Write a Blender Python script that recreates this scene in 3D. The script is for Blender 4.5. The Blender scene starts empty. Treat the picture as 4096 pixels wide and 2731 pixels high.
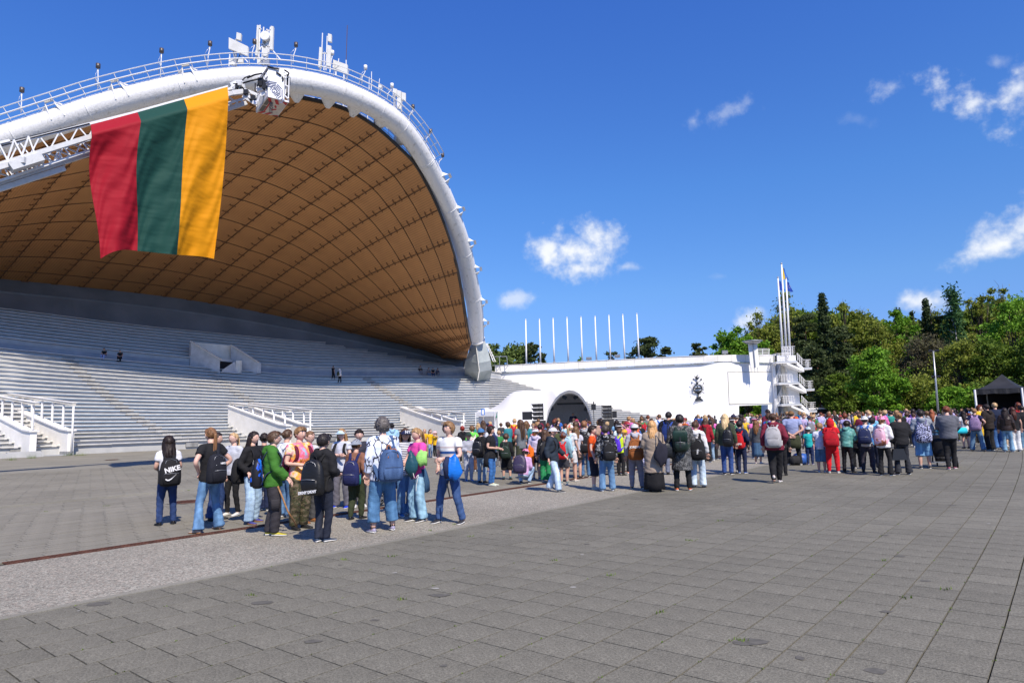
import bpy, bmesh, math, random
import numpy as np
from mathutils import Vector, Matrix
R = math.radians
rnd = random.Random(7)
scn = bpy.context.scene
col = scn.collection
# ---- camera
EYE = 1.65
FPX, PITCH, ROLL = 671.0, 0.1178, -0.0261
FW = np.array([0, math.cos(PITCH), math.sin(PITCH)])
UP0 = np.array([0, -math.sin(PITCH), math.cos(PITCH)])
RI = math.cos(ROLL) * np.array([1.0, 0, 0]) + math.sin(ROLL) * UP0
UP = -math.sin(ROLL) * np.array([1.0, 0, 0]) + math.cos(ROLL) * UP0
cam_d = bpy.data.cameras.new('camera')
cam = bpy.data.objects.new('camera', cam_d)
col.objects.link(cam)
cam_d.sensor_width = 36
cam_d.lens = 36 * FPX / 1024
cam_d.clip_start = 0.1
cam_d.clip_end = 5000
M = Matrix.Identity(4)
for i in range(3):
 M[i][0], M[i][1], M[i][2] = RI[i], UP[i], -FW[i]
M[2][3] = EYE
cam.matrix_world = M
scn.camera = cam
scn.view_settings.view_transform = 'Standard'
scn.view_settings.look = 'None'
scn.view_settings.exposure = 0.32
scn.view_settings.gamma = 1.0
scn.view_settings.use_curve_mapping = False
scn.cycles.max_bounces = 6
scn.cycles.transparent_max_bounces = 12
def ray(px, py):
 return FW * FPX + RI * (px - 512) + UP * (341 - py)
def at(px, py, Y):
 d = ray(px, py); d = d * (Y / d[1])
 return Vector((d[0], d[1], d[2] + EYE))
def G(px, py):
 d = ray(px, py); d = d * (-EYE / d[2])
 return Vector((d[0], d[1], 0))
def atz(px, Y, z):
 h = z - EYE
 v = (px - 512) * (Y * FW[1] + h * FW[2]) / FPX - (Y * RI[1] + h * RI[2])
 return Vector((v / RI[0], Y, z))
def zat(px, py, Y):
 return at(px, py, Y).z
def proj(p):
 v = np.array([p[0], p[1], p[2] - EYE]); w = v @ FW
 return 512 + FPX * (v @ RI) / w, 341 - FPX * (v @ UP) / w
# ---- light
SUN_AZ, SUN_EL = R(-25), R(49)          # azimuth the light travels to (from +Y, positive to +X)
ld = Vector((math.sin(SUN_AZ) * math.cos(SUN_EL), math.cos(SUN_AZ) * math.cos(SUN_EL), -math.sin(SUN_EL)))
sd = bpy.data.lights.new('sun', 'SUN'); sd.energy = 4.9; sd.angle = R(0.53); sd.color = (1, 0.90, 0.77)
sun = bpy.data.objects.new('sun', sd); col.objects.link(sun)
sun.rotation_euler = ld.to_track_quat('-Z', 'Y').to_euler()
world = bpy.data.worlds.new('World'); scn.world = world; world.use_nodes = True
wn, wl = world.node_tree.nodes, world.node_tree.links
wn.clear()
wout = wn.new('ShaderNodeOutputWorld'); wbg = wn.new('ShaderNodeBackground')
wl.new(wbg.outputs[0], wout.inputs[0])
sky = wn.new('ShaderNodeTexSky'); sky.sky_type = 'NISHITA'; sky.sun_disc = False
sky.sun_elevation = SUN_EL
sky.sun_rotation = math.atan2(-ld.x, -ld.y)
sky.altitude = 150; sky.air_density = 1.0; sky.dust_density = 0.3; sky.ozone_density = 2.5
wbg.inputs[1].default_value = 0.067
tc = wn.new('ShaderNodeTexCoord')
def wmath(op, a, b=None, c=None):
 n = wn.new('ShaderNodeMath'); n.operation = op
 for i, v in enumerate((a, b, c)):
  if v is None: continue
  if isinstance(v, (int, float)): n.inputs[i].default_value = v
  else: wl.new(v, n.inputs[i])
 return n.outputs[0]
def wdot(vec):
 n = wn.new('ShaderNodeVectorMath'); n.operation = 'DOT_PRODUCT'
 wl.new(tc.outputs['Generated'], n.inputs[0]); n.inputs[1].default_value = vec
 return n.outputs['Value']
wnz = wn.new('ShaderNodeTexNoise'); wnz.inputs['Scale'].default_value = 26; wnz.inputs['Detail'].default_value = 7
wnz.inputs['Roughness'].default_value = 0.58
wl.new(tc.outputs['Generated'], wnz.inputs['Vector'])
wnz2 = wn.new('ShaderNodeTexNoise'); wnz2.inputs['Scale'].default_value = 90; wnz2.inputs['Detail'].default_value = 4
wl.new(tc.outputs['Generated'], wnz2.inputs['Vector'])
clouds = [  # px, py, half width, half height, density, wispiness, tilt
 (574, 251, 50, 23, 1.0, 0.7, 0), (597, 234, 27, 22, 1.0, 0.6, 0), (549, 248, 22, 16, 0.95, 0.7, 0), (580, 269, 32, 14, .95, 0.7, 0),
 (626, 266, 12, 5, .5, 1.0, 0), (513, 299, 22, 10, .6, .9, 0), (750, 321, 22, 14, .85, .7, -.4), (927, 301, 30, 13, .9, .6, 0),
 (1003, 243, 44, 16, 1.0, .6, -.45), (1040, 225, 44, 22, 1.0, .6, -.3), (985, 100, 38, 20, .85, 1.5, .25), (1016, 88, 30, 16, .9, 1.2, -.5),
 (895, 84, 22, 11, .62, 1.5, -.45), (727, 113, 24, 11, .38, 1.5, -.2), (694, 121, 9, 10, .35, 1.4, 0), (997, 63, 9, 6, .3, 1.2, 0),
 (858, 120, 14, 6, .12, 1.4, 0), (719, 276, 12, 4, .12, 1.2, 0)]
mask = None
shade_v = None
for (cx, cy, a, b, dens, wisp, tilt) in clouds:
 d0 = ray(cx, cy); d0 = d0 / np.linalg.norm(d0)
 rr = RI - d0 * (RI @ d0); rr /= np.linalg.norm(rr)
 uu = np.cross(rr, d0)
 r2 = math.cos(tilt) * rr + math.sin(-tilt) * uu; u2 = -math.sin(-tilt) * rr + math.cos(tilt) * uu
 u = wmath('MULTIPLY', wdot(tuple(r2)), FPX / a * .88)
 v = wmath('MULTIPLY', wdot(tuple(u2)), FPX / b * .88)
 front = wmath('GREATER_THAN', wdot(tuple(d0)), 0.5)
 q = wmath('SQRT', wmath('ADD', wmath('MULTIPLY', u, u), wmath('MULTIPLY', v, v)))
 nz = wmath('MULTIPLY', wmath('SUBTRACT', wnz.outputs['Fac'], 0.5), 2.6 * wisp)
 nz2 = wmath('MULTIPLY', wmath('SUBTRACT', wnz2.outputs['Fac'], 0.5), .7)
 m = wmath('ADD', wmath('SUBTRACT', 1.0, q), wmath('ADD', nz, nz2))
 mr = wn.new('ShaderNodeMapRange'); mr.interpolation_type = 'SMOOTHSTEP'
 mr.inputs['From Min'].default_value = 0.05; mr.inputs['From Max'].default_value = 0.75 + .5 * wisp
 mr.inputs['To Max'].default_value = dens
 wl.new(m, mr.inputs['Value'])
 mm = wmath('MULTIPLY', mr.outputs[0], front)
 mask = mm if mask is None else wmath('MAXIMUM', mask, mm)
sepd = wn.new('ShaderNodeSeparateXYZ'); wl.new(tc.outputs['Generated'], sepd.inputs[0])
tint = wn.new('ShaderNodeValToRGB'); wl.new(sepd.outputs['Z'], tint.inputs[0])
te = tint.color_ramp.elements
te[0].position = 0.0; te[0].color = (.25, .40, .84, 1)
te[1].position = .62; te[1].color = (.31, .62, 1.30, 1)
for ps, c in ((.06, (.30, .45, .82, 1)), (.12, (.37, .52, .86, 1)), (.18, (.40, .60, .90, 1)), (.32, (.37, .66, 1.06, 1))):
 e = te.new(ps); e.color = c
tm = wn.new('ShaderNodeVectorMath'); tm.operation = 'MULTIPLY'
wl.new(sky.outputs[0], tm.inputs[0]); wl.new(tint.outputs[0], tm.inputs[1])
tm2 = wn.new('ShaderNodeVectorMath'); tm2.operation = 'SCALE'; tm2.inputs['Scale'].default_value = 2.0
wl.new(tm.outputs[0], tm2.inputs[0])
mix = wn.new('ShaderNodeMixRGB')
wl.new(mask, mix.inputs[0]); wl.new(tm2.outputs[0], mix.inputs[1])
cr = wn.new('ShaderNodeMixRGB'); cr.inputs[1].default_value = (9.2, 10.0, 11.2, 1); cr.inputs[2].default_value = (12.0, 12.3, 12.8, 1)
wl.new(wmath('MULTIPLY', mask, wmath('ADD', .35, wnz.outputs['Fac'])), cr.inputs[0])
wl.new(cr.outputs[0], mix.inputs[2])
wl.new(mix.outputs[0], wbg.inputs[0])
# ---- helpers
def tag(o, label=None, cat=None, group=None, kind=None):
 if label: o['label'] = label
 if cat: o['category'] = cat
 if group: o['group'] = group
 if kind: o['kind'] = kind
 return o
def empty(name, loc=(0, 0, 0), rz=0, parent=None):
 o = bpy.data.objects.new(name, None); o.location = loc; o.rotation_euler = (0, 0, rz)
 o.empty_display_size = 0.1
 col.objects.link(o)
 if parent: o.parent = parent
 return o
class MB:
 """collects shapes into one mesh"""
 def __init__(s): s.v = []; s.f = []; s.m = []; s.n = 0; s.sm = []
 def add(s, verts, faces, mi=0, smooth=False):
  b = s.n
  s.v.extend(tuple(map(float, p)) for p in verts)
  s.n += len(verts)
  for f in faces:
   s.f.append(tuple(b + i for i in f)); s.m.append(mi); s.sm.append(smooth)
  return s
 def box(s, c, d, rz=0, mi=0, mat=None):
  x, y, z = d[0] / 2, d[1] / 2, d[2] / 2
  vs = [Vector((i * x, j * y, k * z)) for k in (-1, 1) for j in (-1, 1) for i in (-1, 1)]
  rot = mat if mat is not None else Matrix.Rotation(rz, 3, 'Z')
  vs = [rot @ v + Vector(c) for v in vs]
  return s.add(vs, BOXF, mi)
 def hexa(s, p8, mi=0):      # bottom four then top four, same winding
  return s.add(p8, [(3, 2, 1, 0), (4, 5, 6, 7), (0, 1, 5, 4), (1, 2, 6, 5), (2, 3, 7, 6), (3, 0, 4, 7)], mi)
 def bar(s, a, b, w, h=None, mi=0):
  a, b = Vector(a), Vector(b); d = (b - a)
  if d.length < 1e-6: return s
  q = d.to_track_quat('X', 'Z').to_matrix()
  return s.box((a + b) / 2, (d.length, w, h or w), mat=q, mi=mi)
 def tube(s, pts, rad, seg=8, mi=0, cap=True, smooth=True):
  v, f = loft([tuple(p) for p in pts], [(r, r) for r in (rad if hasattr(rad, '__len__') else [rad] * len(pts))], seg, cap=cap)
  return s.add(v, f, mi, smooth)
 def build(s, name, mats, parent=None, link=True):
  me = bpy.data.meshes.new(name)
  me.from_pydata(s.v, [], s.f)
  if not isinstance(mats, (list, tuple)): mats = [mats]
  for m in mats: me.materials.append(m)
  if max(s.m, default=0) > 0: me.polygons.foreach_set('material_index', s.m)
  me.polygons.foreach_set('use_smooth', s.sm)
  me.update()
  o = bpy.data.objects.new(name, me)
  if link: col.objects.link(o)
  if parent: o.parent = parent
  return o
BOXF = [(0, 2, 3, 1), (4, 5, 7, 6), (0, 1, 5, 4), (1, 3, 7, 5), (3, 2, 6, 7), (2, 0, 4, 6)]
def loft(pts, rad, seg=10, ref=(1, 0, 0), cap=True, tw=None):
 P = np.array(pts, float); n = len(P); Rd = np.array(rad, float)
 T = np.gradient(P, axis=0); T /= (np.linalg.norm(T, axis=1)[:, None] + 1e-12)
 ref = np.array(ref, float)
 if abs(T[0] @ ref) > .92 * np.linalg.norm(ref): ref = np.array([0, 1.0, 0]) if abs(T[0][1]) < .9 else np.array([0, 0, 1.0])
 A = np.zeros((n, 3)); B = np.zeros((n, 3))
 for i in range(n):
  a = ref - T[i] * (T[i] @ ref)
  l = np.linalg.norm(a)
  a = a / l if l > .1 else A[i - 1]
  A[i] = a; B[i] = np.cross(T[i], a); ref = a if l <= .1 else ref
 th = np.linspace(0, 2 * math.pi, seg, endpoint=False)
 ct, st = np.cos(th), np.sin(th)
 V = P[:, None, :] + A[:, None, :] * (Rd[:, 0][:, None] * ct)[:, :, None] + B[:, None, :] * (Rd[:, 1][:, None] * st)[:, :, None]
 V = V.reshape(-1, 3)
 F = []
 for i in range(n - 1):
  for j in range(seg):
   k = (j + 1) % seg
   F.append((i * seg + j, i * seg + k, (i + 1) * seg + k, (i + 1) * seg + j))
 if cap:
  F.append(tuple(range(seg - 1, -1, -1))); F.append(tuple((n - 1) * seg + j for j in range(seg)))
 return V, F
def smooth_path(pts, k=4):
 P = np.array(pts, float); n = len(P); out = []
 for i in range(n - 1):
  p0, p1, p2, p3 = P[max(i - 1, 0)], P[i], P[i + 1], P[min(i + 2, n - 1)]
  for j in range(k):
   t = j / k
   out.append(.5 * ((2 * p1) + (-p0 + p2) * t + (2 * p0 - 5 * p1 + 4 * p2 - p3) * t * t + (-p0 + 3 * p1 - 3 * p2 + p3) * t ** 3))
 out.append(P[-1]); return np.array(out)
def interp(xs, ys, x):
 ys = np.array(ys, float)
 if ys.ndim == 1: return np.interp(x, xs, ys)
 return np.array([np.interp(x, xs, ys[:, k]) for k in range(ys.shape[1])]).T
# ---- materials
MATS = {}
def nt(name):
 m = bpy.data.materials.new(name); m.use_nodes = True
 n, l = m.node_tree.nodes, m.node_tree.links
 b = n['Principled BSDF']
 return m, n, l, b
def noise_mat(name, c1, c2, scale=5, rough=.8, bump=0.0, bscale=None, detail=6, metal=0, coords='Object', spec=.3, lo=.35, hi=.65):
 if name in MATS: return MATS[name]
 m, n, l, b = nt(name)
 t = n.new('ShaderNodeTexCoord'); z = n.new('ShaderNodeTexNoise'); r = n.new('ShaderNodeValToRGB')
 z.inputs['Scale'].default_value = scale; z.inputs['Detail'].default_value = detail
 l.new(t.outputs[coords], z.inputs['Vector']); l.new(z.outputs['Fac'], r.inputs[0])
 r.color_ramp.elements[0].position = lo; r.color_ramp.elements[1].position = hi
 r.color_ramp.elements[0].color = (*c1, 1); r.color_ramp.elements[1].color = (*c2, 1)
 l.new(r.outputs[0], b.inputs['Base Color'])
 b.inputs['Roughness'].default_value = rough; b.inputs['Metallic'].default_value = metal
 b.inputs['Specular IOR Level'].default_value = spec
 if bump:
  z2 = n.new('ShaderNodeTexNoise'); z2.inputs['Scale'].default_value = bscale or scale * 4; z2.inputs['Detail'].default_value = 4
  l.new(t.outputs[coords], z2.inputs['Vector'])
  bp = n.new('ShaderNodeBump'); bp.inputs['Strength'].default_value = bump; bp.inputs['Distance'].default_value = .02
  l.new(z2.outputs['Fac'], bp.inputs['Height']); l.new(bp.outputs[0], b.inputs['Normal'])
 MATS[name] = m
 return m
def plain(name, c, rough=.6, metal=0, spec=.4):
 d = [max(0, x * .86) for x in c]
 return noise_mat(name, d, c, scale=9, rough=rough, metal=metal, spec=spec, lo=.3, hi=.6)
WHITE = noise_mat('white_paint', (.74, .73, .71), (.82, .81, .79), scale=.8, rough=.6)
STEEL = plain('painted_steel', (.78, .78, .77), .35)
GALV = plain('galvanised_steel', (.42, .43, .44), .4, .6)
BLACK = plain('black_plastic', (.018, .018, .02), .45)
GREYP = plain('grey_paint', (.30, .33, .34), .7)
# ---- ground
AC = Vector((-399.94, 337.72, 0))           # centre of the paving arcs
R0 = 522.8164; ROWW = 0.3873
def arc_pt(r, a, z=0): return Vector((AC.x + r * math.cos(a), AC.y + r * math.sin(a), z))
def polar(p): d = Vector((p[0] - AC.x, p[1] - AC.y)); return d.length, math.atan2(d.y, d.x)
ground_m = noise_mat('forest_floor', (.045, .06, .02), (.08, .075, .04), scale=.3, rough=1)
g = MB(); g.add([(-2500, -300, -.06), (2500, -300, -.06), (2500, 3500, -.06), (-2500, 3500, -.06)], [(0, 1, 2, 3)])
tag(g.build('ground', ground_m), kind='structure')
def stone_mat(name, base, spread, rough=.9, grain=170, speck=.5, warm=0.0):
 m, n, l, b = nt(name)
 t = n.new('ShaderNodeTexCoord'); oi = n.new('ShaderNodeObjectInfo')
 z = n.new('ShaderNodeTexNoise'); z.inputs['Scale'].default_value = grain; z.inputs['Detail'].default_value = 3
 z2 = n.new('ShaderNodeTexNoise'); z2.inputs['Scale'].default_value = .45; z2.inputs['Detail'].default_value = 5
 z3 = n.new('ShaderNodeTexNoise'); z3.inputs['Scale'].default_value = 6; z3.inputs['Detail'].default_value = 4
 vo = n.new('ShaderNodeTexVoronoi'); vo.inputs['Scale'].default_value = grain * .55
 at_ = n.new('ShaderNodeAttribute'); at_.attribute_name = 'tone'
 for q in (z, z2, z3, vo): l.new(t.outputs['Object'], q.inputs['Vector'])
 def mm(op, a, b_):
  k = n.new('ShaderNodeMath'); k.operation = op
  for i, v in enumerate((a, b_)):
   if isinstance(v, (int, float)): k.inputs[i].default_value = v
   else: l.new(v, k.inputs[i])
  return k.outputs[0]
 f = mm('ADD', mm('MULTIPLY', mm('SUBTRACT', z.outputs['Fac'], .5), speck * 1.6), mm('MULTIPLY', mm('SUBTRACT', z2.outputs['Fac'], .5), .7))
 f = mm('ADD', f, mm('MULTIPLY', mm('SUBTRACT', z3.outputs['Fac'], .5), .3))
 f = mm('ADD', f, mm('MULTIPLY', at_.outputs['Fac'], spread))
 f = mm('ADD', f, 1.0)
 vc = n.new('ShaderNodeSeparateColor'); l.new(vo.outputs['Color'], vc.inputs[0])
 f = mm('MULTIPLY', f, mm('ADD', 1 - speck * .35, mm('MULTIPLY', vc.outputs[0], speck * .7)))
 cm = n.new('ShaderNodeVectorMath'); cm.operation = 'SCALE'; cm.inputs[0].default_value = base
 l.new(f, cm.inputs['Scale'])
 mx = n.new('ShaderNodeMixRGB'); mx.blend_type = 'MULTIPLY'; mx.inputs[0].default_value = warm
 mx.inputs[2].default_value = (1, .8, .74, 1)
 l.new(cm.outputs[0], mx.inputs[1])
 if warm:
  l.new(mm('MULTIPLY', mm('GREATER_THAN', vc.outputs[1], .6), warm), mx.inputs[0])
 l.new(mx.outputs[0], b.inputs['Base Color'])
 b.inputs['Roughness'].default_value = rough; b.inputs['Specular IOR Level'].default_value = .25
 bp = n.new('ShaderNodeBump'); bp.inputs['Strength'].default_value = .35; bp.inputs['Distance'].default_value = .006
 l.new(vo.outputs['Distance'], bp.inputs['Height']); l.new(bp.outputs[0], b.inputs['Normal'])
 return m
slab_m = stone_mat('concrete_slab', (.153, .144, .113), .08, speck=.75)
paver_m = stone_mat('old_paver', (.20, .187, .15), .07, speck=.4)
gravel_m = stone_mat('exposed_aggregate', (.25, .238, .196), 0, grain=95, speck=1.25, warm=.38)
joint_m = noise_mat('joint_sand', (.045, .042, .036), (.085, .078, .065), scale=3, rough=1)
concrete_m = stone_mat('plaza_concrete', (.215, .203, .165), 0, speck=.3)
a_lo, a_hi = polar(G(0, 682))[1], polar((14, 60))[1]
def ring(name, r0, r1, z, mat, a0=-.95, a1=.10, n=420, th=None):
 mb = MB()
 for i in range(n + 1):
  a = a0 + (a1 - a0) * i / n
  for r in (r0, r1): mb.v.append(tuple(arc_pt(r, a, z)))
 mb.n = len(mb.v)
 for i in range(n):
  mb.f.append((2 * i, 2 * i + 1, 2 * i + 3, 2 * i + 2)); mb.m.append(0); mb.sm.append(False)
 o = mb.build(name, mat); tag(o, kind='structure'); return o
plaza = ring('plaza', 360, 505.5, -.004, concrete_m)
R_S, R_R = 515.82, 512.69                     # kerb by the big slabs, rusty channel
R_K = polar(G(0, 507))[0]                     # low kerb in the old paving
R_C = polar(G(60, 470))[0]
bed = ring('paving_bed', 505.5, 700, -.03, joint_m, n=420)
bed2 = ring('paving_bed', R_C, 512.6, -.028, joint_m)
gravel = ring('gravel_path', R_R + .12, R_S - .06, -.001, gravel_m, n=420)
def visible(p, m=30):
 if p.y < 1: return False
 x, y = proj(p)
 return -m < x < 1024 + m and y < 682 + m
def slab_verts(r0, r1, a0, a1, gap, top, tilt):
 ga = gap / r0
 z = [top + rnd.uniform(-tilt, tilt) for _ in range(4)]
 c = [(r0 + gap, a0 + ga), (r1 - gap, a0 + ga), (r1 - gap, a1 - ga), (r0 + gap, a1 - ga)]
 up = [arc_pt(r, a, z[i]) for i, (r, a) in enumerate(c)]
 lo = [Vector((p.x, p.y, -.027)) for p in up]
 return lo + up
SF = [(4, 5, 6, 7), (0, 1, 5, 4), (1, 2, 6, 5), (2, 3, 7, 6), (3, 0, 4, 7)]
SF = [tuple(reversed(f)) for f in SF]
def pave(name, stuffname, parent, r_from, r_to, width, length, mat, top, tilt, ymax, gap0, ymin=1.2, nbig=300):
 items = []
 nrow = int(abs(r_to - r_from) / width)
 for k in range(nrow):
  r1 = r_from + (k + 1) * width * (1 if r_to > r_from else -1); r0 = r_from + k * width * (1 if r_to > r_from else -1)
  r0, r1 = min(r0, r1), max(r0, r1)
  off = (k % 2) * .5 + (0.06 * rnd.random())
  da = length / r0
  i0 = int(-.95 / da)
  i1 = int(.02 / da)
  rm = (r0 + r1) / 2
  for i in range(i0, i1):
   a = (i + off) * da
   x = AC.x + rm * math.cos(a); y = AC.y + rm * math.sin(a)
   if y < ymin or y > ymax or abs(x) > y * .95 + 6: continue
   if not visible(Vector((x, y, 0)), 420): continue
   items.append((y, r0, r1, a, a + da))
 items.sort(key=lambda q: (not visible(Vector((AC.x + q[1] * math.cos(q[3]), AC.y + q[1] * math.sin(q[3]), 0)), 25), q[0]))
 rest = MB(); tones = []
 pt = bpy.data.objects.new
 for n_, (y, r0, r1, a0, a1) in enumerate(items):
  vs = slab_verts(r0, r1, a0, a1, gap0 * rnd.uniform(.8, 1.2), top + rnd.uniform(-tilt, tilt), tilt * .4)
  tone = rnd.gauss(0, .5)
  if n_ < nbig:
   c = (vs[4] + vs[6]) / 2
   me = bpy.data.meshes.new(name)
   me.from_pydata([tuple(v - c) for v in vs], [], SF)
   me.materials.append(mat)
   at_ = me.attributes.new('tone', 'FLOAT', 'FACE'); at_.data.foreach_set('value', [tone] * 5)
   o = bpy.data.objects.new(name, me); o.location = c; col.objects.link(o); o.parent = parent
  else:
   rest.add(vs, SF); tones += [tone] * 5
 if rest.n:
  o = rest.build(stuffname, mat, parent); o['kind'] = 'stuff'
  at_ = o.data.attributes.new('tone', 'FLOAT', 'FACE'); at_.data.foreach_set('value', tones)
pavement = tag(empty('pavement'), kind='structure')
bed.parent = pavement
del bed['kind']
pave('paving_slab', 'paving_slabs', pavement, R_S + .08, R_S + 30, ROWW, .395, slab_m, 0, .001, 75, .0062)
oldp = tag(empty('old_pavement'), kind='structure')
bed2.parent = oldp; del bed2['kind']
pave('paver', 'pavers', oldp, R_R - .13, R_K + .2, .2, .41, paver_m, 0, .003, 60, .004, nbig=280)
pave('paver', 'pavers', oldp, R_K - .22, R_C + .1, .2, .41, paver_m, 0, .003, 60, .004, nbig=0)
def kerb(name, r, w, z, mat, label, cat, a0=-.95, a1=.05, n=300):
 mb = MB(); pr = [(r - w / 2, -.05), (r - w / 2, z), (r + w / 2, z), (r + w / 2, -.05)]
 for i in range(n + 1):
  a = a0 + (a1 - a0) * i / n
  for (rr, zz) in pr: mb.v.append(tuple(arc_pt(rr, a, zz)))
 mb.n = len(mb.v)
 for i in range(n):
  for j in range(3):
   mb.f.append((4 * i + j, 4 * i + j + 1, 4 * i + 5 + j, 4 * i + 4 + j)); mb.m.append(0); mb.sm.append(False)
 o = mb.build(name, mat); tag(o, kind='structure'); return o
kerb('kerb', R_S, .11, .006, concrete_m, '', '')
kerb('kerb', R_K - .10, .1, .02, concrete_m, '', '')
kerb('kerb', R_K + .10, .1, .012, concrete_m, '', '')
rust_m = noise_mat('rusty_grating', (.05, .022, .015), (.13, .052, .032), scale=6, rough=.85, bump=.3)
drain = tag(empty('drain_channel'), kind='structure')
kb = kerb('channel_bed', R_R, .2, -.02, joint_m, '', ''); kb.parent = drain; del kb['kind']
cnt = 0
for i in range(-460, 60):
 a0 = i * 1.0 / R_R; p = arc_pt(R_R, a0)
 if not visible(p, 60) or p.y > 70: continue
 mb = MB()
 c = arc_pt(R_R, a0 + .5 / R_R)
 nb = 20 if p.y < 20 else 6
 for k in range(nb):
  aa = a0 + (k + .5) / nb / R_R
  A_, B_ = arc_pt(R_R - .095, aa, -.004) - c, arc_pt(R_R + .095, aa, -.004) - c
  mb.bar(A_, B_, .6 / nb, .012)
 for rr in (-.1, 0, .1):
  mb.bar(arc_pt(R_R + rr, a0 + .004 / R_R, .0) - c, arc_pt(R_R + rr, a0 + .996 / R_R, .0) - c, .018, .014)
 o = mb.build('grating', rust_m, drain); o.location = c
def manhole(px, py, label):
 c = G(px, py); t = empty('manhole_cover', c + Vector((0, 0, .003)))
 tag(t, label, 'manhole cover')
 mb = MB()
 th = [2 * math.pi * i / 28 for i in range(28)]
 mb.add([(.36 * math.cos(a), .36 * math.sin(a), z) for z in (0, .012) for a in th], [tuple(range(28, 56))] + [(i, (i + 1) % 28, 28 + (i + 1) % 28, 28 + i) for i in range(28)])
 mb.build('lid', rust_m, t)
 mb = MB()
 for i in range(-4, 5):
  w = math.sqrt(max(.30 ** 2 - (i * .07) ** 2, 0))
  mb.box((i * .07, 0, .016), (.02, 2 * w, .008));
 mb.build('ribs', rust_m, t)
 mb = MB()
 mb.add([(r * math.cos(a), r * math.sin(a), .006) for r in (.37, .44) for a in th], [(i, (i + 1) % 28, 28 + (i + 1) % 28, 28 + i) for i in range(28)][::-1])
 mb.build('rim', concrete_m, t)
manhole(188, 501.5, 'rusty round manhole cover in the old pavers beside the girl in flared jeans')
manhole(112, 459.3, 'rusty round manhole cover in pale concrete near the benches, left of the banner shadow')
manhole(194, 456.8, 'rusty round manhole cover near the benches inside the banner shadow')
grass_m = noise_mat('weed_green', (.07, .12, .015), (.14, .2, .03), scale=8, rough=.8)
mb = MB()
def tuft(p, n=14, h=.05, sp=.05):
 for _ in range(n):
  a = rnd.uniform(0, 6.28); q = Vector(p) + Vector((rnd.gauss(0, sp), rnd.gauss(0, sp * .6), 0))
  d = Vector((math.cos(a), math.sin(a), 0)); hh = h * rnd.uniform(.4, 1.2)
  mb.add([q - d * .006, q + d * .006, q + Vector((-d.y, d.x, 0)) * hh * rnd.uniform(-.6, .6) + Vector((0, 0, hh))], [(0, 1, 2)])
for (x, y) in [(391, 556), (343, 559), (250, 595), (107, 505.5), (188, 490), (46, 511), (430, 530), (455, 524), (470, 536), (296, 575), (512, 527.5), (400, 599), (552, 560), (610, 575), (660, 612), (741, 640), (905, 597), (946, 589), (884, 560), (690, 540), (720, 520)]:
 tuft(G(x, y), 12, .03, .03)
for _ in range(420):      # thin moss and weeds along the row joints
 k = rnd.randrange(0, 60)
 r = R_S + .08 + k * ROWW
 y = rnd.uniform(3, 22); x = rnd.uniform(-.75, .75) * y
 rr, aa = polar((x, y))
 q = arc_pt(R_S + .08 + round((rr - R_S - .08) / ROWW) * ROWW, aa)
 if rr > R_S: tuft(q, 3, .012, .008)
for (x, y) in [(133, 448.6), (122, 449.5), (70, 455), (82, 455), (34, 457.5), (14, 459.5)]:
 tuft(G(x, y) + Vector((0, -.2, 0)), 60, .3, .2)
tag(mb.build('weeds', grass_m), 'tufts of green weeds in the joints of the paving', 'weeds', kind='stuff')
stain_m = noise_mat('dark_stain', (.085, .08, .068), (.12, .113, .095), scale=20, rough=.9)
spot_m = noise_mat('pale_mark', (.28, .27, .24), (.36, .35, .32), scale=20, rough=.9)
mb = MB()
for i in range(60):
 y = rnd.uniform(3.5, 18); x = rnd.uniform(-.7, .75) * y; c = Vector((x, y, .0035))
 if polar(c)[0] < R_S + .2: continue
 pale = rnd.random() < .35
 s = rnd.uniform(.012, .03) * (1 if pale else rnd.uniform(1, 3.4)); n = 9
 ex = rnd.uniform(.6, 1.8)
 mb.add([c + Vector((s * ex * math.cos(6.283 * k / n) * rnd.uniform(.7, 1.1), s * math.sin(6.283 * k / n) * rnd.uniform(.7, 1.1), 0)) for k in range(n)], [tuple(range(n))], 1 if pale else 0)
o = mb.build('stains', [stain_m, spot_m], pavement); o['kind'] = 'stuff'
# ---- the choir stand
seat_m = noise_mat('grey_painted_concrete', (.35, .352, .345), (.49, .488, .47), scale=.9, rough=.85, bump=.15, lo=.25, hi=.75)
plank_m = noise_mat('grey_painted_plank', (.50, .49, .455), (.65, .635, .59), scale=1.6, rough=.75, lo=.3, hi=.7)
core_m = noise_mat('grey_concrete_core', (.30, .32, .34), (.40, .41, .42), scale=.7, rough=.9)
SP = [0, .12, .22, .28, .37, .46, .56, .64, .72, .88, 1.0]
cB = [atz(-300, 40, 0), atz(-120, 44.3, 0), atz(0, 48.3, 0), atz(72, 51.2, 0), atz(160, 56, 0), atz(251, 61.5, 0), atz(330, 66, 0), atz(395, 70, 0), atz(466, 74.5, 0), atz(600, 81, 0), atz(720, 91, 0)]
cW = [atz(-400, 46, 9.6), atz(-194, 51.5, 9.5), at(-75, 340.5, 57), at(0, 348.6, 60.5), at(76, 356.5, 65.5), at(157, 364, 71), at(240, 371, 77), at(313, 375.6, 82.5), at(391, 376.4, 87.5), at(470, 377, 92.5), at(505, 380.5, 97)]
cT = [at(-480, 240, 54), at(-255, 278, 58.5), at(-110, 295, 63.5), at(-40, 300, 68), at(40, 306, 74), at(116, 314, 80), at(215, 326.5, 86), at(293, 338.4, 91), at(375, 353.2, 95.5), at(440, 366, 99), at(463, 372.5, 100.5)]
NS = 120
ss = np.linspace(0, 1, NS + 1)
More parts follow.
